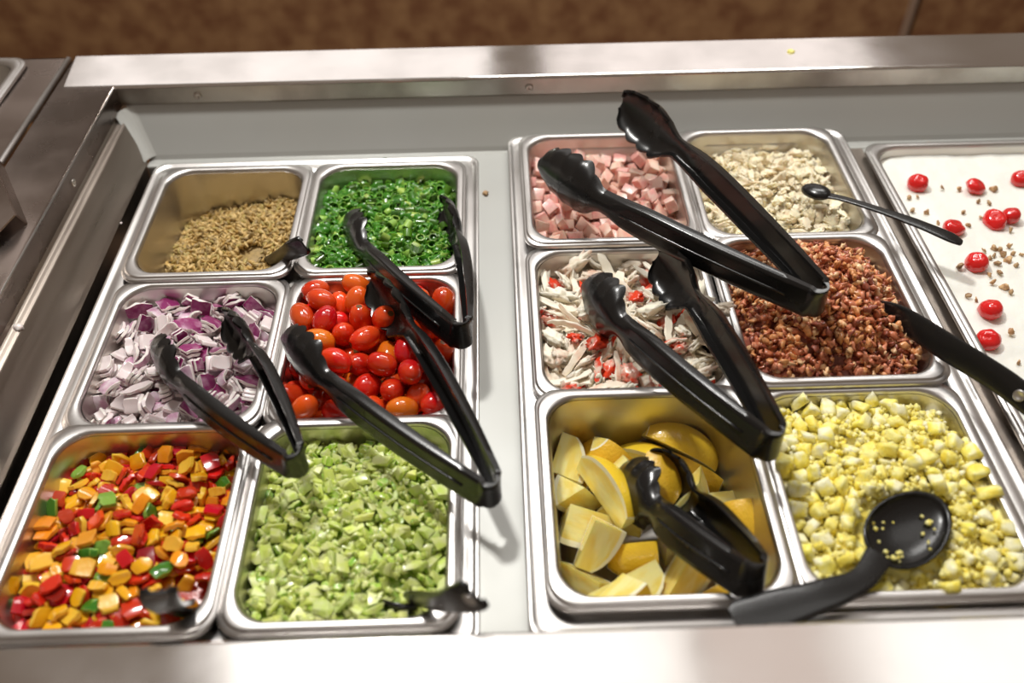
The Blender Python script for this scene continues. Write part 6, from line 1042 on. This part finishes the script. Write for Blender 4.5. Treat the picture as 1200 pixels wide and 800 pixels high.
def tongs(P, A, B, label, w=1.0, tilt=0.0, head=.27, bendr=.010, headw=1.0, roll=.24):
    P, A, B = Vector(P), Vector(A), Vector(B)
    root = empty('serving_tongs', P, label, 'tongs', 'black plastic serving tongs')
    N = (A-P).cross(B-P).normalized()
    if N.z < 0: N = -N
    if tilt:
        ax = ((A+B)/2-P).normalized(); N = Quaternion(ax, tilt) @ N
    mid = ((A-P).normalized() + (B-P).normalized()).normalized()
    loc = lambda v: v - P
    arcs = []
    for T in (A, B):
        O = B if T is A else A
        side = (T-P) - mid*(T-P).dot(mid); side = side - N*side.dot(N); side.normalize()    # outward
        S = P + side*bendr*w
        T = T + side*.013*w
        d = (T-S); L = d.length; d.normalize()
        I = -(side - d*side.dot(d)).normalized()
        Ac = d.cross(I).normalized()
        if Ac.z < 0: Ac = -Ac
        vis = d.cross(Vector((0, -.7, .7)))
        if vis.z < 0: vis = -vis
        rq = Quaternion(d, roll if (Quaternion(d, .1) @ Ac).dot(vis) > Ac.dot(vis) else -roll)
        Ac = rq @ Ac; I = rq @ I
        st = []; hs = []
        n = 26; t0 = 1-head
        for i in range(n+1):
            t = i/n * t0
            bow = math.sin(PI*min(1, t/t0))*.004*w
            p = S + d*L*t - I*bow
            k = smooth(t/t0)
            hw = lerp(.0130, .0140, min(1, t/t0*1.6))*w
            if t/t0 > .72: hw = lerp(.0140, .0110, smooth((t/t0-.72)/.28))*w
            c = lerp(.0055, .0095, min(1, t/t0*2.2))*w
            kd = 0 if t/t0 < .86 else smooth((t/t0-.86)/.14)*.9
            st.append((loc(p), Ac, I, hw, c, kd))
        arm = sweep('arm', st, .0022*w, M['plastic'], root)
        # raised rib down the middle of the outer face
        rp = [loc(S + d*L*t0*q - I*(math.sin(PI*q)*.004*w + .0003)) for q in [.08+.8*j/12 for j in range(13)]]
        tube('rib', rp, .0011*w, M['plastic'], arm, 6)
        nh = 40
        for i in range(nh+1):
            q = i/nh; t = t0 + head*q
            curl = (q**2.2)*.016*w
            p = S + d*L*t + I*curl
            prof = .0110 + (.0265*headw-.0110)*smooth(min(1, q/.35))
            if q > .5: prof *= math.sqrt(max(.06, 1-((q-.5)/.5)**2.4*.80))
            scal = abs(math.sin(q*PI*5.0))
            amp = smooth(min(1, q/.15))
            hw = prof*w*(1 - .05*amp*(1-scal))
            c = lerp(.0095, .0165, smooth(min(1, q/.3)))*w*(1-.35*max(0, (q-.6)/.4)**2)
            c = c*(1 - amp*.26*(1-scal))
            if q > .97: hw *= .7; c *= .8
            tang = (d + I*(2.2*q**1.2)*.016*w/(head*L)).normalized()
            I2 = (I - tang*I.dot(tang)).normalized()
            hs.append((loc(p), Ac, I2, hw, c, .9+.1*smooth(min(1, q*4))))
        sweep('gripper', hs, .0022*w, M['plastic'], root)
        for q in (.3, .65, .95):
            HEADS.append((S + d*L*(t0+head*q) + I*.006, .013*w))
        arcs.append((S, side, d, I, Ac))
    # spring bend
    (S1, s1, d1, I1, A1), (S2, s2, d2, I2, A2) = arcs
    st = []
    r = (S1-S2).length/2; cen = (S1+S2)/2; sx_ = (S1-S2).normalized()
    for i in range(17):
        a = PI*i/16; p = cen + sx_*math.cos(a)*r - mid*math.sin(a)*r*.95
        inn = (cen-p).normalized() if 2 < i < 14 else lerp(I1 if i < 8 else I2, (cen-p).normalized(), min(i, 16-i)/3.0).normalized()
        ac = lerp(A1, A2, i/16)
        ac = ac - inn*ac.dot(inn)
        st.append((loc(p), ac.normalized(), inn, .0133*w, .0055*w*(.35+.65*abs(math.cos(a))), 0))
    sweep('spring_bend', st, .0026*w, M['plastic'], root)
    return root
def smooth(t): t = max(0.0, min(1.0, t)); return t*t*(3-2*t)
#TONGS
def spoon(path, widths, bowl_c, bowl_dir, bowl_n, bl, bw, bd, label, name='serving_spoon', cat='spoon', hole=None, depth=.002, thick=.002, group=None, nrm=Vector((0, 0, 1)), twist=0):
    """path runs from the handle's end to the bowl's neck"""
    path = [Vector(p) for p in path]; P0 = path[0]
    root = empty(name, P0, label, cat, group)
    # smooth the path
    pts = []; ws = []
    n = len(path)
    def cr(a, b, c, d, t): return .5*((2*b)+(-a+c)*t+(2*a-5*b+4*c-d)*t*t+(-a+3*b-3*c+d)*t**3)
    for i in range(n-1):
        a, b, c, d = path[max(i-1, 0)], path[i], path[i+1], path[min(i+2, n-1)]
        for k in range(10):
            t = k/10; pts.append(cr(a, b, c, d, t)); ws.append(lerp(widths[i], widths[i+1], smooth(t)))
    pts.append(path[-1]); ws.append(widths[-1])
    st = []
    m = len(pts)
    for i, p in enumerate(pts):
        dd = (pts[min(i+1, m-1)]-pts[max(i-1, 0)]).normalized()
        nn = Vector(nrm); 
        A_ = dd.cross(nn).normalized(); I_ = A_.cross(dd).normalized()
        if I_.dot(nn) > 0: I_ = -I_
        e = 1.0
        if i < 4: e = [.62, .84, .95, 1][i]
        st.append((p-P0, A_, I_, ws[i]*e, depth, .25))
    h = sweep('handle', st, thick, M['plastic'], root)
    if hole is not None:
        t = pts[int(hole*(m-1))]; dd = (pts[int(hole*(m-1))+1]-t).normalized(); A_ = dd.cross(Vector(nrm)).normalized(); up = A_.cross(dd).normalized()
        if up.dot(Vector(nrm)) < 0: up = -up
        V, F = lathe([(.0040, -.0003), (.0046, .0005), (.0040, .0009), (.0028, .0007), (.0024, .0004)], 16)
        ho = obj('hanging_hole', mesh_from('hole', V, F), M['rim'], h, label='small round steel-coloured hanging hole')
        ho.location = t - P0 + up*.0004
        ho.rotation_mode = 'QUATERNION'; ho.rotation_quaternion = up.to_track_quat('Z', 'Y')
    # bowl: half of an egg shape, open along bowl_n
    D = Vector(bowl_dir).normalized(); Nn = Vector(bowl_n); Nn = (Nn - D*Nn.dot(D)).normalized(); Sd = D.cross(Nn)
    V = []; F = []; nr, na = 9, 28
    for shell in (0, 1):
        k = 1 - .0018/bw*2*shell
        for i in range(nr+1):
            f = i/nr
            for j in range(na):
                a = 2*PI*j/na; ex = math.cos(a)*(1+.10*math.cos(a)); ey = math.sin(a)
                rr = math.sin(f*PI/2)
                V.append(Vector(bowl_c)-P0 + D*ex*rr*bl/2*k + Sd*ey*rr*bw/2*k - Nn*(math.cos(f*PI/2)**.8)*(bd-.0018*shell))
    for s in (0, 1):
        b0 = s*(nr+1)*na
        for i in range(nr):
            for j in range(na):
                q = (b0+i*na+j, b0+i*na+(j+1) % na, b0+(i+1)*na+(j+1) % na, b0+(i+1)*na+j); F.append(q if s else q[::-1])
    e1, e2 = nr*na, (nr+1)*na+nr*na
    for j in range(na): F.append((e1+j, e1+(j+1) % na, e2+(j+1) % na, e2+j))
    me = mesh_from('bowl', V, F); bm = bmesh.new(); bm.from_mesh(me); bmesh.ops.remove_doubles(bm, verts=bm.verts[:], dist=1e-5); bmesh.ops.recalc_face_normals(bm, faces=bm.faces[:]); bm.to_mesh(me); bm.free()
    obj('bowl', me, M['plastic'], root)
    HEADS.append((Vector(bowl_c), max(bl, bw)*.46)); HEADS.append((Vector(bowl_c)+D*bl*.40, bw*.42)); HEADS.append((Vector(bowl_c)-D*bl*.25, bw*.4))
    return root

TG = [
 ((.2015, -.4104, .037), (.057, -.2760, .014), (.122, -.2490, .020), 'black tongs lying over the red onion with open scalloped grips', .88, 0),
 ((.3172, -.2930, .042), (.1930, -.090, -.004), (.3005, -.087, .002), 'black tongs reaching from the tomatoes back into the green scallions', .92, 0),
 ((.3373, -.4370, .034), (.1680, -.2790, .024), (.2423, -.2130, .024), 'black tongs spread over the grape tomatoes, bend hanging over the celery pan', .92, 0),
 ((.5960, -.2840, .060), (.3880, -.0800, .050), (.4840, .0050, .060), 'largest black tongs spread across the diced ham and chicken pans', 1.04, 0),
 ((.5316, -.4150, .050), (.4185, -.2261, .027), (.4955, -.1890, .020), 'black tongs resting in the shredded crab meat, bend over the lemon pan', .98, 0),
 ((.5030, -.5060, .030), (.4330, -.3880, -.020), (.4630, -.3850, -.022), 'short black tongs standing half closed in the lemon wedges', .98, 0),
]
for t in TG: tongs(t[0], t[1], t[2], t[3], t[4], t[5], head=.40 if t[4] == .98 and t[1][2] < 0 else .30)
Z1 = Vector((0, 0, 1))
# egg spoon, bowl up
spoon([(.4858, -.5370, .033), (.515, -.529, .030), (.548, -.519, .027), (.576, -.507, .023), (.595, -.488, .019)], [.0120, .0130, .0105, .0080, .0090], (.6185, -.4705, .0180), (.82, .57, .0), (-.1, -.22, 1), .074, .048, .011, 'large black plastic spoon lying bowl up on the chopped egg', depth=.0035)
# bacon spoon
spoon([(.7400, -.3850, .034), (.7250, -.3560, .034), (.700, -.316, .030), (.675, -.279, .028), (.655, -.250, .016)], [.0095, .0105, .0110, .0100, .006], (.644, -.232, .010), (-.5, .8, -.2), (0, 0, 1), .05, .036, .010, 'black flat-handled spoon pushed into the bacon bits, hole near its end', hole=.17, depth=.003, nrm=Vector((-.6, -.8, .45)))
# chicken spoon (small, back of the bowl up)
spoon([(.7640, -.1850, .028), (.7530, -.1790, .031), (.7300, -.158, .031), (.702, -.132, .028), (.680, -.111, .024), (.667, -.1005, .021)], [.0045, .0068, .0058, .0042, .0036, .0045], (.6600, -.0945, .018), (-.65, .68, -.1), (0, .1, -1), .030, .021, .007, 'small glossy black spoon on the chopped chicken, handle over the dessert pan', depth=.0022, thick=.0016)
# seed spoon
spoon([(.1760, -.1760, .036), (.1640, -.1700, .026), (.146, -.153, .004), (.126, -.135, -.018), (.116, -.126, -.026)], [.0095, .0095, .0075, .0060, .006], (.106, -.115, -.030), (-.7, .6, -.3), (0, 0, 1), .036, .028, .009, 'black scoop in the sunflower seeds, square handle end by the rim', name='serving_scoop', cat='scoop', depth=.004, nrm=Vector((.1, -.9, .4)))
# celery scoop and pepper scoop, their handles leaning over the front rim
spoon([(.3300, -.5440, .083), (.3220, -.5400, .070), (.307, -.527, .042), (.290, -.507, .008), (.282, -.497, -.010)], [.0115, .0110, .0080, .0070, .0065], (.275, -.487, -.022), (-.45, .6, -.65), (.3, .5, .8), .045, .034, .010, 'black scoop sunk in the celery, blurred handle end rising past the front rim', name='serving_scoop', cat='scoop', hole=.12, depth=.004, nrm=Vector((0, -.75, .6)))
spoon([(.1500, -.5330, .078), (.1460, -.5310, .064), (.142, -.523, .038), (.138, -.508, .012), (.133, -.498, -.004)], [.0110, .0105, .0090, .0085, .008], (.128, -.488, -.014), (-.25, .6, -.65), (.3, .5, .8), .045, .034, .010, 'black scoop sunk in the diced peppers, blurred handle end at the front rim', name='serving_scoop', cat='scoop', depth=.004, nrm=Vector((.25, -.9, .15)))

# ------------------------------------------------------------------ food
def decode(s):
    """eight whole numbers a piece: variant, place in tenths of a millimetre, turn in hundredths"""
    return [(s[i], Vector(s[i+1:i+4])*.0001, Quaternion(s[i+4:i+8]).normalized()) for i in range(0, len(s), 8)]
def where(pan, p):
    x0, y0, w, d, z = PANS[pan]; u, v = p.x/(w/2), p.y/(d/2)
    ew = ''
    return u, v
NEAR = {  # what stands behind, in front, at the low-x side and the high-x side of every pan
 'onion': ('seed pan', 'pepper pan', 'metal side wall', 'tomato pan'), 'tomato': ('scallion pan', 'celery pan', 'onion pan', 'divider strip'),
 'pepper': ('onion pan', 'front flange', 'metal side wall', 'celery pan'), 'celery': ('tomato pan', 'front flange', 'pepper pan', 'divider strip'),
 'scallion': ('back liner', 'tomato pan', 'seed pan', 'divider strip'), 'ham': ('back liner', 'crab pan', 'divider strip', 'chicken pan'),
 'chicken': ('back liner', 'bacon pan', 'ham pan', 'dessert pan'), 'crab': ('ham pan', 'lemon pan', 'divider strip', 'bacon pan'),
 'egg': ('bacon pan', 'front flange', 'lemon pan', 'dessert pan'), 'lemon': ('crab pan', 'front flange', 'divider strip', 'egg pan')}
def region(pan, p):
    u, v = where(pan, p); n = NEAR[pan]
    a = 'near the ' + n[0] if v > .3 else ('near the ' + n[1] if v < -.3 else '')
    b = (n[2] if u < -.3 else (n[3] if u > .3 else ''))
    if a and b: return a + ' and ' + b
    if a: return a + ', halfway across'
    if b: return 'near the ' + b
    return 'in the middle of the pan'
def blocked(pw, k=1.0):
    return any((pw-h).length < r*k for h, r in HEADS)
_vm = {}
def vmesh(kind, i, key, mats):
    if kind not in _vm: _vm[kind] = variants(kind)
    k = (kind, i, key)
    if k not in _vm:
        me = _vm[kind][i].copy()
        for m in mats: me.materials.append(m)
        _vm[k] = me
    return _vm[k]
def pieces(kind, name, cat, what, picker, keep=lambda v, p: True):
    """picker(rng) -> (key, materials, words for the look)"""
    rng = random.Random('m' + kind)
    x0, y0, w, d, zr = PANS[kind]; cx, cy = x0+w/2, y0-d/2
    for v, p, q in decode(SIM[kind]):
        key, mats, words = picker(rng, v, p)
        p = Vector((p.x*1.06, p.y*1.06, p.z)); pw = Vector((cx+p.x, cy+p.y, zr+p.z))
        if blocked(pw, .55 if kind == 'lemon' else 1.0): continue
        if kind == 'onion' and not in_rr(p.x, p.y, w/2-.012, d/2-.010, .02): continue
        if kind == 'tomato' and not in_rr(p.x, p.y, w/2-.017, d/2-.014, .02): continue
        o = bpy.data.objects.new(name, vmesh(kind, v, key, mats)); link(o)
        o.location = pw; o.rotation_mode = 'QUATERNION'; o.rotation_quaternion = q
        reg = region(kind, p)
        o['label'] = (words + ' ' + what + ' ' + reg).strip(); o['category'] = cat; o['group'] = words + ' ' + what + ' ' + reg
def bed(kind, name, label, mats_fn, scatter, n, jitter_z=.003, base_mat=0, lift=0.0, seed=1, rnd_rot=True, skip=0.0):
    """the heap under the counted pieces: a filled body covered with small bits, one object"""
    x0, y0, w, d, zr = PANS[kind]; cx, cy = x0+w/2, y0-d/2
    hx, hy, r = pan_inner(kind, -.03)
    rng = random.Random(seed)
    V = []; F = []; Mi = []
    G = 40
    def edge(x, y):   # squares the grid into the rounded pan
        return x, y
    idx = {}
    for i in range(G+1):
        for j in range(G+1):
            u, v = i/G*2-1, j/G*2-1
            x, y = u*hx, v*hy
            k = r
            if abs(x) > hx-k and abs(y) > hy-k:
                ax, ay = abs(x)-(hx-k), abs(y)-(hy-k); l = math.hypot(ax, ay); mx = max(ax, ay)
                if l > 0: ax, ay = ax/l*mx, ay/l*mx
                x, y = math.copysign(hx-k+ax, x), math.copysign(hy-k+ay, y)
            idx[i, j] = len(V); V.append(Vector((x, y, bed_z(kind, x, y)+lift-.0015)))
    for i in range(G):
        for j in range(G): F.append((idx[i, j], idx[i+1, j], idx[i+1, j+1], idx[i, j+1])); Mi.append(base_mat)
    mats = mats_fn
    vs = scatter
    cache = [([v.co.copy() for v in m.vertices], [tuple(p.vertices) for p in m.polygons], [p.material_index for p in m.polygons]) for m in vs]
    for _ in range(n):
        x, y = rng.uniform(-hx, hx)*.985, rng.uniform(-hy, hy)*.985
        if not in_rr(x, y, hx-.002, hy-.002, r): continue
        z = bed_z(kind, x, y)+lift+rng.uniform(-.3, 1)*jitter_z
        if skip and blocked(Vector((cx+x, cy+y, zr+z))): continue
        q = Quaternion((rng.gauss(0, 1), rng.gauss(0, 1), rng.gauss(0, 1), rng.gauss(0, 1))).normalized()
        vc, fc, mc = rng.choice(cache); b = len(V)
        R3 = q.to_matrix(); off = Vector((x, y, z))
        V.extend(R3 @ c + off for c in vc); F.extend(tuple(b+a for a in f) for f in fc)
        mo = rng.randrange(1000)
        Mi.extend(BEDMAT[kind](mc_, mo) for mc_ in mc)
    me = mesh_from(name, V, F, Mi)
    o = obj(name, me, mats, None); o.location = (cx, cy, zr)
    return tag(o, label, cat=name.replace('_', ' '), kind='stuff')
BEDMAT = {}
def base_variants(kind):
    if kind not in _vm: _vm[kind] = variants(kind)
    return _vm[kind]
# onion
BEDMAT['onion'] = lambda m, r: m
bed('onion', 'diced_onion', 'lower layer of diced red onion showing between the pieces on top', [M['onion0'], M['onion1'], M['onion2']], base_variants('onion'), 90, .004)
def pk(rng, v, p):
    if rng.random() < .52: return 'a', [M['onion0'], M['onion1'], M['onion2']], ('layered purple-skinned' if v % 4 == 0 else 'curved purple-skinned')
    return 'b', [M['onion0'], M['onion1p'], M['onion2']], ('layered whitish' if v % 4 == 0 else 'curved whitish')
pieces('onion', 'onion_piece', 'onion', 'piece of red onion', pk)
# pepper
PC = 'yordg'
def pm(r): return [0, 0, 0, 1, 1, 2, 2, 2, 3, 4][r % 10]
BEDMAT['pepper'] = lambda m, r: pm(r)*2 + (1 if m == 1 else 0)
bed('pepper', 'diced_pepper', 'lower layer of diced bell pepper showing between the pieces on top', [M[a+c] for c in PC for a in ('pef_', 'pep_')], base_variants('pepper'), 150, .004, base_mat=6)
def pk(rng, v, p):
    t = rng.random()
    c, wd = ('y', 'yellow') if t < .36 else (('o', 'orange') if t < .46 else (('r', 'red') if t < .80 else (('d', 'dark red') if t < .90 else ('g', 'green'))))
    return c, [M['pef_'+c], M['pep_'+c], M['pef_'+c]], wd
pieces('pepper', 'pepper_piece', 'bell pepper', 'diced bell pepper piece', pk)
# celery
BEDMAT['celery'] = lambda m, r: m
bed('celery', 'chopped_celery', 'lower layer of chopped celery showing between the pieces on top', [M['cel0'], M['cel1'], M['cel2']], base_variants('celery'), 700, .005, base_mat=1)
pieces('celery', 'celery_piece', 'celery', 'piece of chopped celery', lambda rng, v, p: ('a', [M['cel0'], M['cel1'], M['cel2']], 'long curved' if v % 3 == 0 else ('curved' if v % 3 == 1 else 'blocky')))
# scallion
BEDMAT['scallion'] = lambda m, r: (3 if m == 1 and r % 9 == 0 else m)
bed('scallion', 'chopped_scallion', 'lower layer of chopped scallion rings under the topmost ones', [M['sca0'], M['sca1'], M['sca1'], M['sca1p']], base_variants('scallion'), 1500, .006, base_mat=1)
def pk(rng, v, p):
    if rng.random() < .2: return 'p', [M['sca0'], M['sca1p'], M['sca1p']], 'pale'
    return 'g', [M['sca0'], M['sca1'], M['sca1']], 'dark green'
pieces('scallion', 'scallion_ring', 'scallion', 'chopped scallion ring', pk)
# tomato
def pk(rng, v, p):
    return ('o', [M['tom_o'], M['tom_s']], 'orange') if rng.random() < .2 else ('r', [M['tom_r'], M['tom_s']], 'red')
pieces('tomato', 'grape_tomato', 'tomato', 'glossy grape tomato', pk)
# ham
BEDMAT['ham'] = lambda m, r: 0
bed('ham', 'diced_ham', 'lower layer of pink diced ham between the cubes on top', [M['ham']], base_variants('ham'), 150, .004)
pieces('ham', 'ham_cube', 'ham', 'cube of diced ham', lambda rng, v, p: ('a', [M['ham']], 'pink'))
# chicken
BEDMAT['chicken'] = lambda m, r: 0
bed('chicken', 'chopped_chicken', 'fine shreds of chopped chicken between the larger chunks', [M['chi']], base_variants('chicken'), 260, .005)
pieces('chicken', 'chicken_chunk', 'chicken', 'torn chunk of cooked chicken', lambda rng, v, p: ('a', [M['chi']], 'off-white'))
# crab
BEDMAT['crab'] = lambda m, r: (0 if m != 1 else (1 if r % 5 == 0 else 2))
bed('crab', 'shredded_crab', 'lower layer of shredded crab meat between the flakes on top', [M['crab0'], M['crab1'], M['crab1p']], base_variants('crab'), 420, .009)
def pk(rng, v, p):
    if v % 2 == 0:
        t = rng.random()
        return ('q', [M['crab1']], 'red-streaked') if t < .14 else (('s', [M['crab1p']], 'blush') if t < .45 else ('t', [M['crab0']], 'chunky white'))
    if rng.random() < .4: return 'r', [M['crab0'], M['crab1'], M['crab0']], 'red-edged'
    return 'w', [M['crab0'], M['crab1p'], M['crab0']], 'white'
pieces('crab', 'crab_flake', 'crab meat', 'flake of crab meat', pk)
# lemon
pieces('lemon', 'lemon_wedge', 'lemon', 'lemon wedge', lambda rng, v, p: ('a', [M['lem0'], M['lem1'], M['lem2']], 'halved thick' if v in (0, 2, 4, 6) else 'long thin'))
# egg
BEDMAT['egg'] = lambda m, r: 1 if r % 4 else 0
bed('egg', 'crumbled_egg', 'crumbled yellow egg yolk filling the gaps between the egg white cubes', [M['egg0'], M['egg1']], variants('crumb'), 3400, .010, base_mat=1, lift=.0085, skip=1)
pieces('egg', 'egg_white_cube', 'egg', 'cube of boiled egg white', lambda rng, v, p: ('a', [M['egg0']], 'yolk-dusted') if rng.random() < .7 else ('y', [M['egg1']], 'yellow'))
# bacon and seeds: nobody could count them
BEDMAT['bacon'] = lambda m, r: [0, 1, 1, 2, 3, 4, 4][r % 7]
bed('bacon', 'bacon_bits', 'heap of crumbled reddish brown bacon bits filling its pan', [M['bac_'+c] for c in 'abcde'], variants('bacon'), 3000, .013, base_mat=2, skip=1)
BEDMAT['seed'] = lambda m, r: [0, 1, 1, 2, 3][r % 5]
bed('seed', 'sunflower_seeds', 'shallow drift of tan hulled sunflower seeds in the back corner pan', [M['seed_'+c] for c in 'abcd'], variants('seed'), 3400, .006, base_mat=3, skip=1)

# dessert
def cream():
    x0, y0, w, d = .7405, .0135, .34, .545; hx, hy, r = w/2-.0103, d/2-.0103, .026
    V = []; F = []; nx, ny = 60, 90
    for i in range(nx+1):
        for j in range(ny+1):
            x, y = (i/nx*2-1)*hx, (j/ny*2-1)*hy
            if abs(x) > hx-r and abs(y) > hy-r:
                ax, ay = abs(x)-(hx-r), abs(y)-(hy-r); l = math.hypot(ax, ay); mx = max(ax, ay)
                if l > 0: x, y = math.copysign(hx-r+ax/l*mx, x), math.copysign(hy-r+ay/l*mx, y)
            V.append(Vector((x, y, -.0125+.0022*noise.noise(Vector((x*28, y*28, 1)))+.0014*noise.noise(Vector((x*75, y*75, 4))))))
    for i in range(nx):
        for j in range(ny): a = i*(ny+1)+j; F.append((a, a+ny+1, a+ny+2, a+1))
    o = obj('whipped_cream', mesh_from('cream', V, F), M['cream']); o.location = (x0+w/2, y0-d/2, .003)
    tag(o, 'thick white whipped cream spread across the large dessert pan', 'cream', kind='stuff')
cream()
rng = random.Random(5)
def cherry_mesh(half):
    bm = bmesh.new(); bmesh.ops.create_uvsphere(bm, u_segments=20, v_segments=14, radius=1)
    for v in bm.verts:
        n = v.co.copy(); dd = math.exp(-((n.z-1)**2+n.x**2+n.y**2)*9)
        v.co = n*(1-.25*dd); v.co.z *= .88
        v.co += noise.noise_vector(n*1.6+Vector((half*3, 0, 0)))*.10
        if half: v.co.x *= 1.15; v.co.z *= .8
        v.co *= .0098
    return bm_out(bm, 'cherry')
cm = [cherry_mesh(0), cherry_mesh(1)]
CL = ['bright red cherry on the cream at the back corner nearest the chicken', 'folded red cherry half along the back edge of the cream', 'red cherry at the back edge of the cream cut by the photo border',
      'red cherry half showing just behind the small spoon handle end', 'flat red cherry half touching a rounder cherry on the cream', 'round red cherry touching a flatter cherry half on the cream',
      'round shiny cherry beside the densest scatter of chopped pecans', 'wide shiny cherry lying alone in front of the pecan scatter', 'red cherry pressed against the pan wall, closest to the bacon spoon']
for i, ((x, y), lb) in enumerate(zip(CHERRY, CL)):
    me = cm[1 if i in (1, 3, 4) else 0]
    o = obj('cherry', me, M['cherry'], None); o.location = (x, y, -.0045); o.rotation_euler = (rng.uniform(-.5, .5), rng.uniform(-.5, .5), rng.uniform(0, 6)); s = rng.uniform(.92, 1.08); o.scale = (s, s, s)
    tag(o, lb, 'cherry', 'cherries on the whipped cream')
pv = variants('pecan')
for m in pv: m.materials.append(M['pecan0'])
for (x, y) in PECAN:
    s = rng.uniform(.75, 1.15)
    o = bpy.data.objects.new('pecan_piece', rng.choice(pv)); link(o); o.location = (x, y, -.0073); o.rotation_euler = (rng.uniform(0, 6), rng.uniform(0, 6), rng.uniform(0, 6)); o.scale = (s, s, s)
    reg = 'by the back edge' if y > -.09 else ('among the cherries of the back half' if y > -.14 else ('in the dense scatter beside a round cherry' if y > -.21 else 'in the sparse part farther forward'))
    tag(o, 'chopped brown pecan piece on the cream ' + reg, 'pecan', 'pecan pieces on the cream ' + reg)
# crumbs on the steel
cb = variants('crumb')
for (x, y, z, mt, s, lb) in [(.6747, .1029, ZT+.001, 'egg1', 1.5, 'tiny yellow egg crumb on the polished back flange'), (.337, -.0495, -.0048, 'pecan0', 1.3, 'tiny brown crumb on the pale divider strip beside the scallions'),
                         (.2291, .0180, -.0078, 'sca1', 1.2, 'tiny green scallion crumb on the ledge behind the scallion pan'), (.8196, .0235, -.0078, 'pecan0', 1.6, 'tiny brown crumb on the ledge behind the dessert pan'),
                         (-.0235, -.085, -.003, 'onion0', 1.0, 'tiny white crumb at the dark gap beside the seed pan'), (-.0475, -.262, .029, 'onion0', 1.5, 'tiny white onion crumb stuck on the metal side wall')]:
    me = cb[int(s*10) % 6].copy(); o = obj('food_crumb', me, M[mt]); o.location = (x, y, z); o.scale = (s, s, s); tag(o, lb, 'crumb')
# egg crumbs sticking to the big spoon
for k in range(26):
    a = rng.uniform(0, 6.28); rr = rng.uniform(.3, 1)**.5
    D = Vector((.87, .50, 0)).normalized(); Sd = Vector((-.5, .87, 0)).normalized()
    f = rr*.85
    me = cb[k % 6]
    if not me.materials: me.materials.append(M['egg1'])
    o = bpy.data.objects.new('egg_crumb', me); link(o)
    o.location = Vector((.6185, -.4705, .0180)) + D*math.cos(a)*f*.034 + Sd*math.sin(a)*f*.022 + Vector((0, 0, -.0105*(1-f*f)**.5+.0018)); o.scale = [rng.uniform(.35, .75)]*3
    tag(o, 'yellow egg yolk crumb stuck inside the bowl of the big egg spoon', 'crumb', 'yolk crumbs on the egg spoon')

# ------------------------------------------------------------------ light
def area(name, loc, target, sx, sy, power, col):
    l = bpy.data.lights.new(name, 'AREA'); l.shape = 'RECTANGLE'; l.size = sx; l.size_y = sy; l.energy = power; l.color = col
    o = bpy.data.objects.new(name, l); link(o); o.location = loc
    o.rotation_euler = (Vector(target)-Vector(loc)).to_track_quat('-Z', 'Y').to_euler(); return o
W1 = (1, .985, .95)
def lit(name, x0, x1, yc, sy, z, rad, col):      # rad: how bright its face is
    area(name, ((x0+x1)/2, yc, z), ((x0+x1)/2, yc, 0), x1-x0, sy, rad*PI*(x1-x0)*sy, col)
lit('ceiling_panel_and_glow', -.33, .77, .08, .5, 1.6, 1.45, W1)
lit('ceiling_panel_and_glow', .80, 1.13, .08, .5, 1.6, .62, (1, .86, .80))  # no lamp: added pinkish glow for the ceiling mirrored between the panels
lit('ceiling_panel_and_glow', 1.16, 1.9, .08, .5, 1.6, 1.45, W1)
lit('ceiling_row_light', -1.75, .33, 3.3, 1.2, 1.75, 1.25, (1, .96, .94))
lit('ceiling_row_light', .60, 2.2, 3.3, 1.2, 1.75, 1.2, (1, .94, .92))
lit('added_key_light', .30, 1.40, .85, .45, 1.5, 10.5, W1)  # added light for overall brightness, set clear of the flange reflections
area('counter_lamp', (.02, .30, 1.45), (.38, -.25, 0), .16, .12, 19, (1, .98, .94))
w = bpy.data.worlds.new('World'); bpy.context.scene.world = w; w.use_nodes = True
w.node_tree.nodes['Background'].inputs['Color'].default_value = (.42, .33, .26, 1); w.node_tree.nodes['Background'].inputs['Strength'].default_value = .50

# ------------------------------------------------------------------ camera
cam = bpy.data.cameras.new('camera'); co = bpy.data.objects.new('camera', cam); link(co)
cam.sensor_width = 36; cam.sensor_fit = 'HORIZONTAL'; cam.lens = 1028.64/1200*36; cam.clip_start = .02
pt, yw, rl = math.radians(45.97), math.radians(.9), math.radians(-.98)
fwd = Vector((math.sin(yw)*math.cos(pt), math.cos(yw)*math.cos(pt), -math.sin(pt))); rgt = Vector((math.cos(yw), -math.sin(yw), 0)); up = rgt.cross(fwd)
r2 = rgt*math.cos(rl)+up*math.sin(rl); u2 = -rgt*math.sin(rl)+up*math.cos(rl)
mw = Matrix((r2, u2, -fwd)).transposed().to_4x4(); mw.translation = Vector((.350, -.783, .535)); co.matrix_world = mw
cam.dof.use_dof = True; cam.dof.focus_distance = .76; cam.dof.aperture_fstop = 3.2
sc = bpy.context.scene; sc.camera = co
sc.view_settings.view_transform = 'Standard'; sc.view_settings.look = 'None'; sc.view_settings.gamma = 1; sc.view_settings.use_curve_mapping = False; sc.view_settings.exposure = 0.0
